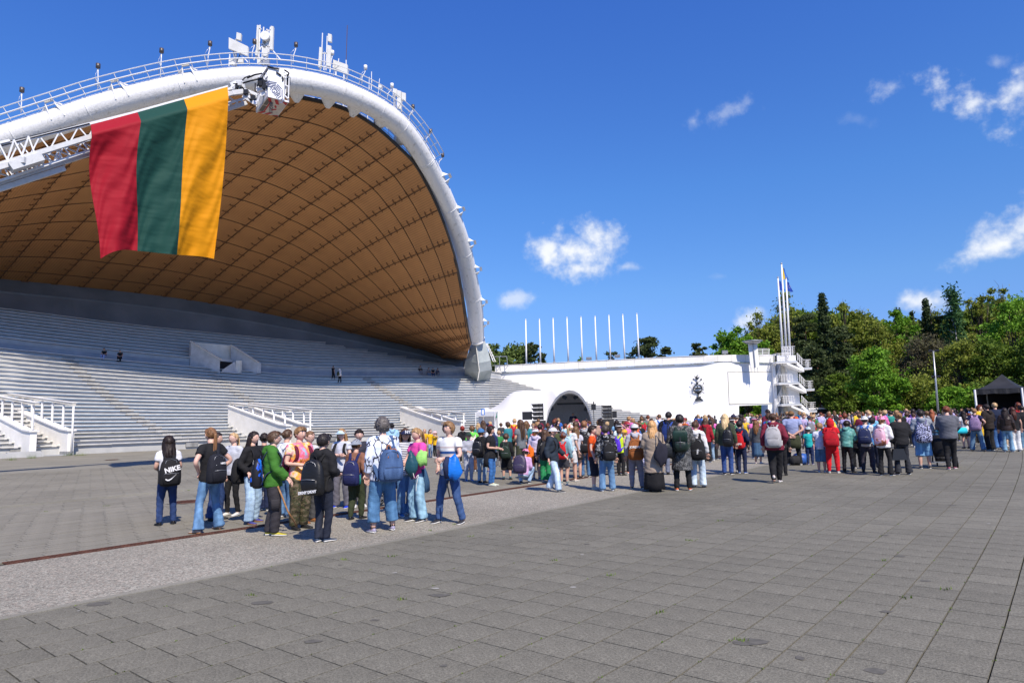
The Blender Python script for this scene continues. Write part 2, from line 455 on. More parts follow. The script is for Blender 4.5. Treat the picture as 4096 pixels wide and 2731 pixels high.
def curve(c):
 P = np.array([tuple(p) for p in c]); D = []
 f = smooth_path(P, 8); fs = smooth_path(np.array([[x, 0, 0] for x in SP]), 8)[:, 0]
 return interp(fs, f, ss)
B_, W_, T_ = curve(cB), curve(cW), curve(cT)
W2_ = W_ + (T_ - W_) * np.array([.09, .09, 0])        # back edge of the walkway
NL = 24
stand = empty('grandstand', (0, 0, 0))
tag(stand, 'huge curved grey choir stand with rows of bench steps under the brown shell', 'grandstand')
def lev(v):       # front edge of lower row v in 0..1
 base = B_ + np.array([0, 0, .38])
 q = v ** .84
 out = base + (W_ - base) * q
 out[:, 2] = base[:, 2] + (W_ - base)[:, 2] * (.76 * v + .24 * v * v)
 return out
def strip_mesh(mb, rows, i0, i1, mi=0):
 """rows: list of (NS+1,3) arrays joined into a strip"""
 b = mb.n; k = len(rows)
 for i in range(i0, i1 + 1):
  for r in rows: mb.v.append(tuple(r[i]))
 mb.n = len(mb.v)
 for i in range(i1 - i0):
  for j in range(k - 1):
   mb.f.append((b + i * k + j, b + (i + 1) * k + j, b + (i + 1) * k + j + 1, b + i * k + j + 1)); mb.m.append(mi); mb.sm.append(False)
def zoff(a, z): r = a.copy(); r[:, 2] += z; return r
def step_rows(F0, F1, z0, z1, i0, i1, name, plank_every=True, near=False, keep=None):
 """one bench step: riser at F0, tread back to F1, planks on the front edge"""
 mb = MB()
 back = F1.copy()
 lo, hi = F0.copy(), F0.copy(); lo[:, 2] = z0; hi[:, 2] = z1
 bk = F1.copy(); bk[:, 2] = z1
 strip_mesh(mb, [lo, hi, bk], i0, i1)
 o = mb.build(name, seat_m, stand)
 return o
plank_items = []
def planks(F0, F1, zt, i0, i1, seglen, gaps=None):
 """bench planks standing a little proud of the riser"""
 F0 = F0[i0:i1 + 1]; F1 = F1[i0:i1 + 1]; zt = zt[i0:i1 + 1] if hasattr(zt, '__len__') else np.full(i1 - i0 + 1, zt)
 d = np.linalg.norm(np.diff(F0[:, :2], axis=0), axis=1); L = np.concatenate([[0], np.cumsum(d)])
 s = rnd.uniform(0, seglen)
 cuts = [0]
 while s < L[-1]:
  cuts.append(s); s += seglen * rnd.choice([1, 1, 1, .96, 1.04])
 cuts.append(L[-1])
 for a, b in zip(cuts[:-1], cuts[1:]):
  if b - a < .3: continue
  m_ = (a + b) / 2
  if gaps and any(g0 < m_ < g1 for g0, g1 in gaps): continue
  a += .012; b -= .012
  pa, pb = interp(L, F0, a), interp(L, F0, b); qa, qb = interp(L, F1, a), interp(L, F1, b)
  za, zb = np.interp(a, L, zt), np.interp(b, L, zt)
  na = (qa - pa); na[2] = 0; nl = np.linalg.norm(na)
  if nl < .05: continue
  na /= nl
  j = rnd.uniform(-.012, .012); jz = rnd.uniform(-.012, .012)
  w = .42
  v = []
  for zz in (0, .07):
   for (p, z_, e) in ((pa, za, -.2), (pb, zb, -.2), (pb, zb, w - .2), (pa, za, w - .2)):
    q = p + na * (e + j); v.append((q[0], q[1], z_ + .055 + zz + jz))
  plank_items.append(v)
rows_ = [lev(i / NL) for i in range(NL + 1)]
AISLES = [.235, .40, .56, .73]           # stairways crossing the lower rows
for i in range(NL):
 F0, F1 = rows_[i], rows_[i + 1]
 z0 = F0[:, 2] - (.38 if i == 0 else 0.0); z1 = F1[:, 2] * 1.0 - .0
 lo = F0.copy(); lo[:, 2] = z0 if i else 0
 hi = F0.copy(); hi[:, 2] = F1[:, 2] - (F1[:, 2] - F0[:, 2]) * .16
 bk = F1.copy(); bk[:, 2] = hi[:, 2]
 mb = MB(); strip_mesh(mb, [lo, hi, bk], 0, NS)
 mb.build('bench_step', seat_m, stand)
 planks(F0, F1, hi[:, 2], 0, NS, 2.45)
ab = MB()
for a_ in AISLES:
 k = a_ * NS
 for i in range(NL):
  F0, F1 = rows_[i], rows_[i + 1]
  ks = k - i * .22
  for (e) in (0,):
   p = interp(np.arange(NS + 1), F0, ks); q = interp(np.arange(NS + 1), F0, ks + .9)
   p2 = interp(np.arange(NS + 1), F1, ks)
   t = Vector(q - p); t.z = 0; t.normalize(); n_ = Vector(p2 - p); n_.z = 0; n_.normalize()
   zt = p[2] + (p2[2] - p[2]) * .5
   c = Vector(p) - n_ * .14; W_b = .5
   ab.hexa([c - t * W_b + Vector((0, 0, -c.z + p[2] - .2)), c + t * W_b + Vector((0, 0, -c.z + p[2] - .2)), c + t * W_b + n_ * .3 + Vector((0, 0, -c.z + p[2] - .2)), c - t * W_b + n_ * .3 + Vector((0, 0, -c.z + p[2] - .2)),
    c - t * W_b + Vector((0, 0, zt - c.z + .02)), c + t * W_b + Vector((0, 0, zt - c.z + .02)), c + t * W_b + n_ * .3 + Vector((0, 0, zt - c.z + .02)), c - t * W_b + n_ * .3 + Vector((0, 0, zt - c.z + .02))])
o = ab.build('aisle_steps', noise_mat('worn_step', (.17, .17, .165), (.30, .30, .29), scale=2, rough=.9), stand); o['kind'] = 'stuff'
mb = MB(); strip_mesh(mb, [zoff(W_, -.3), zoff(W_, .02), zoff(W2_, .02), zoff(W2_, .75)], 0, NS); mb.build('walkway', core_m, stand)
RU = .46
zw = W2_[:, 2] + .75; ztop = T_[:, 2]
zmax = 17.5
i_lev = 0
zbase = zw.copy()
zrow = 0
while zrow < 22:
 z0 = zw + zrow * RU
 fr0 = (z0 - zw) / np.maximum(ztop - zw, .3); fr1 = (z0 + RU - zw) / np.maximum(ztop - zw, .3)
 ok = [i for i in range(NS + 1) if fr0[i] < 1.0 - .02]
 if len(ok) < 3: break
 i0, i1 = 0, 0
 while i1 + 1 <= NS and fr0[i1 + 1] < .98: i1 += 1
 if i1 < 3: break
 F0 = W2_ + (T_ - W2_) * fr0[:, None]; F1 = W2_ + (T_ - W2_) * np.minimum(fr1, 1.3)[:, None]
 lo = F0.copy(); lo[:, 2] = z0 - .01; hi = F0.copy(); hi[:, 2] = z0 + RU - .08; bk = F1.copy(); bk[:, 2] = hi[:, 2]
 mb = MB(); strip_mesh(mb, [lo, hi, bk], 0, i1)
 a, b_, c_ = lo[i1], hi[i1], bk[i1]; d_ = bk[i1].copy(); d_[2] = lo[i1][2]
 mb.add([a, b_, c_, d_], [(0, 1, 2, 3)])
 mb.build('bench_step', seat_m, stand)
 planks(F0, F1, hi[:, 2], 0, i1, 2.45)
 zrow += 1
def cen(v): return Vector(v[0]).lerp(Vector(v[6]), .5)
def seen(v):
 c = cen(v); x, y = proj(c); return (0 if -20 < x < 1044 else 1, c.y)
plank_items.sort(key=seen)
rest = MB()
for n_, v in enumerate(plank_items):
 if n_ < 290:
  c = cen(v); mb = MB(); mb.hexa([tuple(Vector(p) - c) for p in v]); o = mb.build('bench_plank', plank_m, stand); o.location = c
 else: rest.hexa(v)
o = rest.build('bench_planks', plank_m, stand); o['kind'] = 'stuff'
mb = MB()
e0 = [lev(i / 12)[-1] for i in range(13)]
e1 = [p + np.array([1.7, .9, .15]) for p in e0]
for i in range(12):
 mb.add([e0[i], e1[i], e1[i + 1], e0[i + 1]], [(0, 1, 2, 3)])
 a, b_ = e1[i].copy(), e1[i + 1].copy(); a[2] = -.1; b_[2] = -.1
mb.build('end_slope', plank_m, stand)
wall_m = noise_mat('blue_grey_wall', (.155, .18, .20), (.215, .24, .26), scale=.25, rough=.9)
cK = [at(-600, 240, 58), at(-330, 262, 61), at(-180, 270, 66), at(-60, 277, 71), at(0, 282.8, 75.5), at(119.6, 294, 83.5), at(200, 304.5, 89), at(275, 318, 94), at(343.5, 332.7, 98), at(413.7, 347.9, 101.5), at(470, 360.5, 102.5)]
K_ = curve(cK)
mid = T_ + (K_ - T_) * np.array([.45, .45, .5])
ml = mid.copy(); ml[:, 1] -= .35; ml[:, 0] += .2
bt = T_.copy(); bt[:, 2] -= 1.2
mb = MB(); strip_mesh(mb, [bt, zoff(ml, -.12), zoff(ml, .1), mid], 0, NS); mb.build('lower_back_wall', wall_m, stand)
kk = K_.copy(); kk[:, 2] += 1.2
mb = MB(); strip_mesh(mb, [mid, kk], 0, NS); mb.build('upper_back_wall', wall_m, stand)
mb = MB(); mb.tube([at(466.3, 375, 99), at(467.2, 357, 99)], .55, 12); mb.build('drainpipe', wall_m, stand)
# ---- arch tube and shell
arch_px = [(-420, 330), (-320, 285), (-220, 225), (-120, 178), (0, 140), (60, 120.5), (111, 104), (180, 87), (234, 79.5), (270, 79.2), (300, 81.7), (334, 89),
 (365, 101.5), (387, 114.5), (401, 126.5), (418, 148.5), (436.8, 182), (450.7, 213.8), (462, 245.7), (469.3, 277.6), (475, 309.4), (476.6, 339)]
ARCH_O = at(0, 348.6, 60.5)
ARCH_N = (at(470, 377, 92.5) - ARCH_O).cross(ld)
def on_plane(px, py):
 d = Vector(ray(px, py)); e = Vector((0, 0, EYE))
 return e + d * (ARCH_N.dot(ARCH_O - e) / ARCH_N.dot(d))
AP = smooth_path([tuple(on_plane(*a)) for a in arch_px], 5)
def arch_Y(px): return float(np.interp(px, [proj(p)[0] for p in AP], [p[1] for p in AP]))
TUBE_R = 1.03
arch = empty('arch', (0, 0, 0)); tag(arch, 'giant white steel tube arch framing the brown shell over the stand', 'arch')
m, n, l, b = nt('weathered_white_steel')
t = n.new('ShaderNodeTexCoord'); z = n.new('ShaderNodeTexNoise'); z.inputs['Scale'].default_value = 1.3; z.inputs['Detail'].default_value = 9; z.inputs['Roughness'].default_value = .7
mp = n.new('ShaderNodeMapping'); mp.inputs['Scale'].default_value = (1.5, 1.5, .35)
l.new(t.outputs['Object'], mp.inputs[0]); l.new(mp.outputs[0], z.inputs['Vector'])
z2 = n.new('ShaderNodeTexNoise'); z2.inputs['Scale'].default_value = 5; z2.inputs['Detail'].default_value = 6; l.new(mp.outputs[0], z2.inputs['Vector'])
r = n.new('ShaderNodeValToRGB'); l.new(z.outputs['Fac'], r.inputs[0])
r.color_ramp.elements[0].position = .56; r.color_ramp.elements[0].color = (.77, .765, .75, 1)
r.color_ramp.elements[1].position = .74; r.color_ramp.elements[1].color = (.40, .385, .33, 1)
l.new(r.outputs[0], b.inputs['Base Color']); b.inputs['Roughness'].default_value = .5
bp = n.new('ShaderNodeBump'); bp.inputs['Strength'].default_value = .35; bp.inputs['Distance'].default_value = .12; l.new(z2.outputs['Fac'], bp.inputs['Height']); l.new(bp.outputs[0], b.inputs['Normal'])
tube_m = m
dirt_m = noise_mat('algae_streak', (.30, .29, .22), (.50, .49, .43), scale=5, rough=.9)
def sub_pts(P, i0, i1): return P[i0:i1 + 1]
NA = len(AP)
TV, TF = loft(AP, [(TUBE_R, TUBE_R)] * NA, 36, ref=(0, -1, .3), cap=False)
TF = TF[:36 * 8]
seg_edges = list(range(0, NA - 1, 7)) + [NA - 1]
for a, b_ in zip(seg_edges[:-1], seg_edges[1:]):
 if b_ - a < 1: continue
 v = TV[a * 36:(b_ + 1) * 36]; f = [q for q in TF if max(q) < (b_ - a + 1) * 36]
 mb = MB(); mb.add(v, f, 0, True); mb.build('tube_section', tube_m, arch)
for a in seg_edges[1:-1]:
 T = AP[a + 1] - AP[a - 1]; T /= np.linalg.norm(T)
 for off in (-.1, .1) if a in seg_edges[11:12] else (0,):
  c = AP[a] + T * off
  v, f = loft([c - T * .03, c + T * .03], [(TUBE_R + .03, TUBE_R + .03)] * 2, 36, ref=(0, -1, .3))
  mb = MB(); mb.add(v, f, 0, False); mb.build('weld_ring', tube_m, arch)
def arch_frame(i):
 i = min(max(i, 0), NA - 1)
 T = Vector(AP[min(i + 1, NA - 1)] - AP[max(i - 1, 0)]).normalized()
 C = Vector((-38, 88, 6))
 out = (Vector(AP[i]) - C); out -= T * out.dot(T); out.normalize()
 side = T.cross(out)
 return Vector(AP[i]), T, out, side
def arch_at(px, py=None):
 """nearest arch sample to an image column (or point)"""
 best = None
 for i in range(NA - 1):
  for k in range(4):
   q = AP[i] + (AP[i + 1] - AP[i]) * k / 4; x, y = proj(q)
   d = abs(x - px) if py is None else math.hypot(x - px, y - py)
   if best is None or d < best[0]: best = (d, i + k / 4)
 return best[1]
def screen_normal(i):
 """direction in the picture plane, pointing from the tube to its outer side"""
 j = min(int(i), NA - 2); a, b_ = AP[max(j - 1, 0)], AP[j + 1]
 t = Vector(b_ - a).normalized()
 vd = Vector(AP[j]) - Vector((0, 0, EYE)); vd.normalize()
 nrm = t.cross(vd).normalized()
 return t, (-nrm if nrm.z < 0 and j < NA * .6 else nrm), vd
def outn(i):
 t, nn, vd = screen_normal(i)
 if nn.dot(Vector(AP[min(int(i), NA - 1)]) - Vector((-20, 85, 8))) < 0: nn = -nn
 return t, nn, vd
lugs = [(295, 94.5), (327, 100.7), (353, 110), (377.5, 124), (396.4, 141), (413, 158.7), (426, 180), (437.5, 202.6), (449, 232), (457.5, 261.6), (463, 292.4), (467.5, 322.5)]
lug_tip = []
for (x, y) in lugs:
 i = arch_at(x, y); j = int(i); t, nn, vd = outn(i); c = Vector(AP[j] + (AP[j + 1] - AP[j]) * (i - j))
 p0 = c - nn * TUBE_R * .8 + vd * .3; p1 = c - nn * (TUBE_R + .75) + vd * .5
 mb = MB(); v, f = loft([p0, p0.lerp(p1, .6), p1], [(.85, .6), (.5, .35), (.22, .2)], 8, ref=tuple(t)); mb.add(v, f, 0, False)
 mb.build('cable_lug', tube_m, arch); lug_tip.append(p1)
for (x, y) in [(57, 107), (132.5, 84), (190, 71.5), (450.5, 181), (462, 213), (471.5, 244), (477.5, 273), (482, 302), (487, 328)]:
 i = arch_at(x, y); j = int(i); t, nn, vd = outn(i); c = Vector(AP[j])
 base = c + nn * TUBE_R * .93 - vd * .1
 top = c + nn * (TUBE_R + .42)
 mb = MB()
 mb.hexa([top - t * .3 - vd * .35, top + t * .3 - vd * .35, top + t * .3 + vd * .35, top - t * .3 + vd * .35] + [q + nn * .28 for q in (top - t * .3 - vd * .35, top + t * .3 - vd * .35, top + t * .3 + vd * .35, top - t * .3 + vd * .35)])
 for sg in (-1, 1):
  mb.add([top + t * .3 * sg - vd * .35, top + t * .3 * sg + vd * .35, base + t * .9 * sg + vd * .3, c + nn * .4 - vd * TUBE_R * .95 + t * .55 * sg], [(0, 1, 2, 3)])
  mb.bar(top + t * .3 * sg - vd * .35, c + nn * .25 - vd * TUBE_R * 1.0 + t * .5 * sg, .07)
 mb.build('outer_bracket', tube_m, arch)
def along(px0, px1, step):
 i0, i1 = arch_at(px0), arch_at(px1); pts = []
 L = 0; i = i0; out = [i0]
 while i < i1:
  j = int(i); d = np.linalg.norm(AP[min(j + 1, NA - 1)] - AP[j]) or 1
  i += step / d; out.append(min(i, i1))
 return out
def on_arch(i, h, off=0.0):
 j = min(int(i), NA - 2); t, nn, vd = outn(i)
 return Vector(AP[j] + (AP[j + 1] - AP[j]) * (i - j)) + nn * (TUBE_R + h) + vd * off
iend = arch_at(444, 163)
idx = []
i = arch_at(-60)
while i < iend:
 idx.append(i); j = int(i); i += 1.15 / max(np.linalg.norm(AP[j + 1] - AP[j]), .2)
for (h, off, w) in ((1.08, -.45, .025), (.62, -.45, .055), (.2, -.45, .03), (1.08, .65, .025), (.2, .65, .03)):
 mb = MB(); mb.tube([on_arch(i, h, off) for i in idx], w, 6); mb.build('rail', STEEL, arch)
for i in idx[::1]:
 mb = MB(); mb.bar(on_arch(i, .1, -.45), on_arch(i, 1.08, -.45), .045); mb.bar(on_arch(i, .1, .65), on_arch(i, 1.08, .65), .04); mb.bar(on_arch(i, .15, -.45), on_arch(i, .15, .65), .07)
 mb.build('rail_post', STEEL, arch)
pyl_m = noise_mat('grey_green_concrete', (.27, .31, .31), (.39, .425, .42), scale=.5, rough=.85, bump=.25, bscale=2)
lv = [(338.5, 469.5, 475.6, 484.0), (343, 469.8, 475.9, 485.6), (352, 469, 476.8, 488.2), (361, 465.6, 478, 490.6), (370, 464.6, 479.2, 491.9), (377, 464.4, 478.4, 490.8), (383, 464.4, 477.6, 489.4)]
mb = MB(); vs = []
for (y, a, b_, c_) in lv:
 e = max(0, y - 366) * .22; vs += [at(a, y - 1, 90.0 + e), at(b_, y + 1.8, 88.0 + e), at(c_, y - 1, 89.8 + e), at((a + c_) / 2, y, 92 + e)]
fs = []
for k in range(len(lv) - 1):
 for j in range(4): fs.append((4 * k + j, 4 * k + (j + 1) % 4, 4 * k + 4 + (j + 1) % 4, 4 * k + 4 + j))
mb.add(vs, [tuple(reversed(f)) for f in fs] + [(0, 1, 2, 3)], 0, False)
mb.build('pylon', pyl_m, arch)
T = AP[-1] - AP[-3]; T /= np.linalg.norm(T)
mb = MB(); mb.tube([AP[-1] - T * .15, AP[-1] + T * .1], TUBE_R + .08, 36); mb.build('collar', tube_m, arch)
mb = MB(); mb.bar(at(475.8, 342, 87.95), at(479.4, 370, 87.95), .1); mb.bar(at(479.4, 370, 87.95), at(477.7, 380, 87.95), .1); mb.build('edge_pipe', plank_m, arch)
mb = MB()
for dx in (0, 2.2):
 mb.bar(at(486.2 + dx * .4, 343, 90), at(493.3 + dx, 361, 90), .1)
for k in range(7):
 a = at(486.2, 343, 90).lerp(at(493.3, 361, 90), k / 6); mb.bar(a, a + Vector((.38, 0, 0)), .05)
mb.build('ladder', STEEL, arch)
kx = [-330, -180, -100, -55, -30, -4, 22.7, 52, 79.5, 108, 135, 161, 186.6, 208, 235, 259.6, 283, 313.7, 346, 381, 413, 443, 466]
ax_ = [-160, -60, 0, 58, 115, 170, 225, 270, 300, 328, 353, 377.5, 396.4, 413, 426, 437.5, 449, 457.5, 463, 466.5, 468.5, 470.5, 471.8]
kx = [-330, -180, -100, -55, -25, -4, 22.7, 52, 79.5, 108, 135, 161, 186.6, 208, 235, 259.6, 283, 313.7, 346, 381, 413, 443, 466]
KP = [(-600, 240, 58), (-330, 262, 61), (-180, 270, 66), (-60, 277, 71), (0, 282.8, 75.5), (119.6, 294, 83.5), (200, 304.5, 89), (275, 318, 94), (343.5, 332.7, 98), (413.7, 347.9, 101.5), (443, 357.5, 102), (470, 360.5, 102.5)]
KPs = smooth_path([tuple(at(*a)) for a in KP], 6); KPx = np.array([proj(p)[0] for p in KPs])
fe = [(-420, 338, 67), (-220, 236, 61), (-120, 189, 58.5), (0, 152, 57.5), (60, 132.5, 57), (111, 116.5, 56.5), (180, 99, 56.8), (234, 92, 57.5), (270, 93.5, 58.5), (300, 99.5, 60.5), (328, 105.5, 63), (353, 114.5, 67), (377.5, 130, 71.5), (396.4, 147, 75.5), (413, 163.5, 80.5),
 (424, 182, 84.5), (435.5, 205, 88), (446.5, 233.5, 92), (455.5, 263, 95.5), (461.5, 293, 98.2), (466, 322, 100.8), (468, 334, 101.6), (470.4, 345, 102.2)]
fe = [(x, y, arch_Y(min(x, 471)) + 1.2) for x, y, _ in fe]
FEs = smooth_path([tuple(at(*a)) for a in fe], 6); FEx = np.array([proj(p)[0] for p in FEs])
def shell_line(k):      # k float index into kx / ax_
 a = np.interp(k, range(len(ax_)), ax_); c = np.interp(k, range(len(kx)), kx)
 return interp(FEx, FEs, a), interp(KPx, KPs, c)
NT = 11
tt = [0, .075, .16, .25, .345, .445, .545, .645, .745, .84, .925, 1.0]
def shell_pt(k, t, h=0.0):
 a, c = shell_line(k)
 p = a + (c - a) * t
 bulge = math.sin(math.pi * t) * min(1, (22 - k) / 8) * 1.1
 d = c - a; L = np.linalg.norm(d)
 return Vector(p) + Vector((0, .3, 1)) * (bulge * L / 40 + h)
m, n, l, b = nt('brown_ceiling_boards')
uv = n.new('ShaderNodeUVMap'); uv.uv_map = 'uv'
sx = n.new('ShaderNodeSeparateXYZ'); l.new(uv.outputs[0], sx.inputs[0])
nz = n.new('ShaderNodeTexNoise'); nz.inputs['Scale'].default_value = .35; nz.inputs['Detail'].default_value = 5
tcn = n.new('ShaderNodeTexCoord'); l.new(tcn.outputs['Object'], nz.inputs['Vector'])
fr = n.new('ShaderNodeMath'); fr.operation = 'FRACT'; mu = n.new('ShaderNodeMath'); mu.operation = 'MULTIPLY'; mu.inputs[1].default_value = 1 / .28
l.new(sx.outputs[0], mu.inputs[0]); l.new(mu.outputs[0], fr.inputs[0])
gt = n.new('ShaderNodeMath'); gt.operation = 'LESS_THAN'; gt.inputs[1].default_value = .16; l.new(fr.outputs[0], gt.inputs[0])
r = n.new('ShaderNodeValToRGB'); r.color_ramp.elements[0].color = (.43, .205, .075, 1); r.color_ramp.elements[1].color = (.56, .275, .10, 1)
r.color_ramp.elements[0].position = .3; r.color_ramp.elements[1].position = .7
l.new(nz.outputs['Fac'], r.inputs[0])
mx = n.new('ShaderNodeMixRGB'); mx.blend_type = 'MULTIPLY'; mx.inputs[2].default_value = (.62, .6, .58, 1)
l.new(gt.outputs[0], mx.inputs[0]); l.new(r.outputs[0], mx.inputs[1]); l.new(mx.outputs[0], b.inputs['Base Color'])
b.inputs['Roughness'].default_value = .75
bp = n.new('ShaderNodeBump'); bp.inputs['Strength'].default_value = .5; bp.inputs['Distance'].default_value = .03; bp.invert = True
l.new(gt.outputs[0], bp.inputs['Height']); l.new(bp.outputs[0], b.inputs['Normal'])
ceil_m = m
shell = empty('shell_roof', (0, 0, 0)); tag(shell, 'sweeping brown boarded shell ceiling stretched behind the white arch', 'roof')
NK = len(kx)
g_ = .03
for k in range(NK - 1):
 for j in range(NT):
  nu, nv = 3, 2
  def P_(u, v): return shell_pt(k + u, tt[j] + (tt[j + 1] - tt[j]) * v)
  c = P_(.5, .5); e = P_(1, .5) - P_(0, .5); f_ = P_(.5, 1) - P_(.5, 0)
  gu, gv = min(.12, g_ / max(e.length, .1)), min(.12, g_ / max(f_.length, .1))
  x, y = proj(c)
  if x < -330: continue
  vs = []; uvs = []
  for a in range(nu + 1):
   for bb in range(nv + 1):
    u = gu + (1 - 2 * gu) * a / nu; v = gv + (1 - 2 * gv) * bb / nv
    vs.append(tuple(P_(u, v) - c)); uvs.append((u * e.length, v * f_.length))
  nn = len(vs)
  nrm = e.cross(f_).normalized(); nrm = nrm if nrm.z > 0 else -nrm
  vs += [tuple(Vector(v) + nrm * .08) for v in vs]; uvs += uvs
  fs = []
  for a in range(nu):
   for bb in range(nv):
    q = a * (nv + 1) + bb; fs.append((q, q + nv + 1, q + nv + 2, q + 1))
  rim = [a * (nv + 1) for a in range(nu + 1)] + [nu * (nv + 1) + bb for bb in range(1, nv + 1)] + [a * (nv + 1) + nv for a in range(nu - 1, -1, -1)] + [bb for bb in range(nv - 1, 0, -1)]
  for a, bb in zip(rim, rim[1:] + rim[:1]): fs.append((bb, a, a + nn, bb + nn))
  me = bpy.data.meshes.new('ceiling_panel'); me.from_pydata(vs, [], fs); me.materials.append(ceil_m)
  ul = me.uv_layers.new(name='uv');
  for li, lp in enumerate(me.loops): ul.data[li].uv = uvs[lp.vertex_index]
  o = bpy.data.objects.new('ceiling_panel', me); o.location = c; col.objects.link(o); o.parent = shell
dark_steel = plain('dark_cable', (.035, .03, .028), .5)
brk_m = plain('brown_bracket', (.25, .125, .05), .7)
mb = MB(); vs = []
for k in range(NK):
 for j in range(NT + 1): vs.append(shell_pt(k, tt[j], .55))
mb.add(vs, [(a * (NT + 1) + b_, (a + 1) * (NT + 1) + b_, (a + 1) * (NT + 1) + b_ + 1, a * (NT + 1) + b_ + 1) for a in range(NK - 1) for b_ in range(NT)], 0, True)
mb.build('sun_stop_deck', core_m, shell)  # deck added over the ceiling panels to keep sun from leaking through their gaps
mb = MB()
ptsE = [shell_pt(k / 2, 0, .25) for k in range(0, 2 * (NK - 1) + 1)]
mb.tube(ptsE, .2, 6, smooth=False); mb.build('edge_beam', dark_steel, shell)
for k in range(1, NK - 1):
 mb = MB(); mb.tube([shell_pt(k, t, -.1) for t in np.linspace(0, 1, 24)], .022, 5); mb.build('cable', dark_steel, shell)
for j in range(1, NT):
 mb = MB(); mb.tube([shell_pt(k / 2, tt[j], -.06) for k in range(4, 2 * (NK - 1))], .026, 5); mb.build('purlin_cable', dark_steel, shell)
nb = 0; bro = MB()
for k in range(1, NK - 1):
 for j in range(NT):
  for s3 in (0, 1 / 3, 2 / 3):
   t = tt[j] + (tt[j + 1] - tt[j]) * s3
   if t == 0: continue
   p = shell_pt(k, t, -.13); x, y = proj(p)
   if not (-10 < x < 1024): continue
   e = (shell_pt(k + .3, t) - shell_pt(k - .3, t)).normalized()
   f_ = (shell_pt(k, min(t + .02, 1)) - shell_pt(k, t - .02)).normalized()
   q = MB(); wd = .46
   tgt = q if nb < 290 else bro
   off = p if tgt is q else Vector((0, 0, 0))
   tgt.bar(p - e * wd * 1.0 - off, p + e * wd * .35 - off, .085, .075)
   tgt.bar(p - e * wd - off - f_ * .0, p - e * wd + Vector((0, 0, .18)) - off, .1)
   if tgt is q:
    o = q.build('bracket', brk_m, shell); o.location = p; nb += 1
o = bro.build('brackets', brk_m, shell); o['kind'] = 'stuff'
for i, p in enumerate(lug_tip):
 k = np.interp(proj(p)[0], ax_, range(NK))
 q = shell_pt(k, 0, .15)
 mb = MB(); mb.bar(p, q, .12); mb.build('hanger', dark_steel, shell)
mb = MB()
pp = [shell_pt(k / 2, 0, .9) + Vector((0, .8, 0)) for k in range(16, 32)]
mb.tube(pp, .045, 5); mb.tube([p + Vector((0, 0, .45)) for p in pp], .04, 5)
for p in pp: mb.bar(p - Vector((0, 0, .7)), p + Vector((0, 0, .5)), .06)
mb.build('service_rail', STEEL, shell)
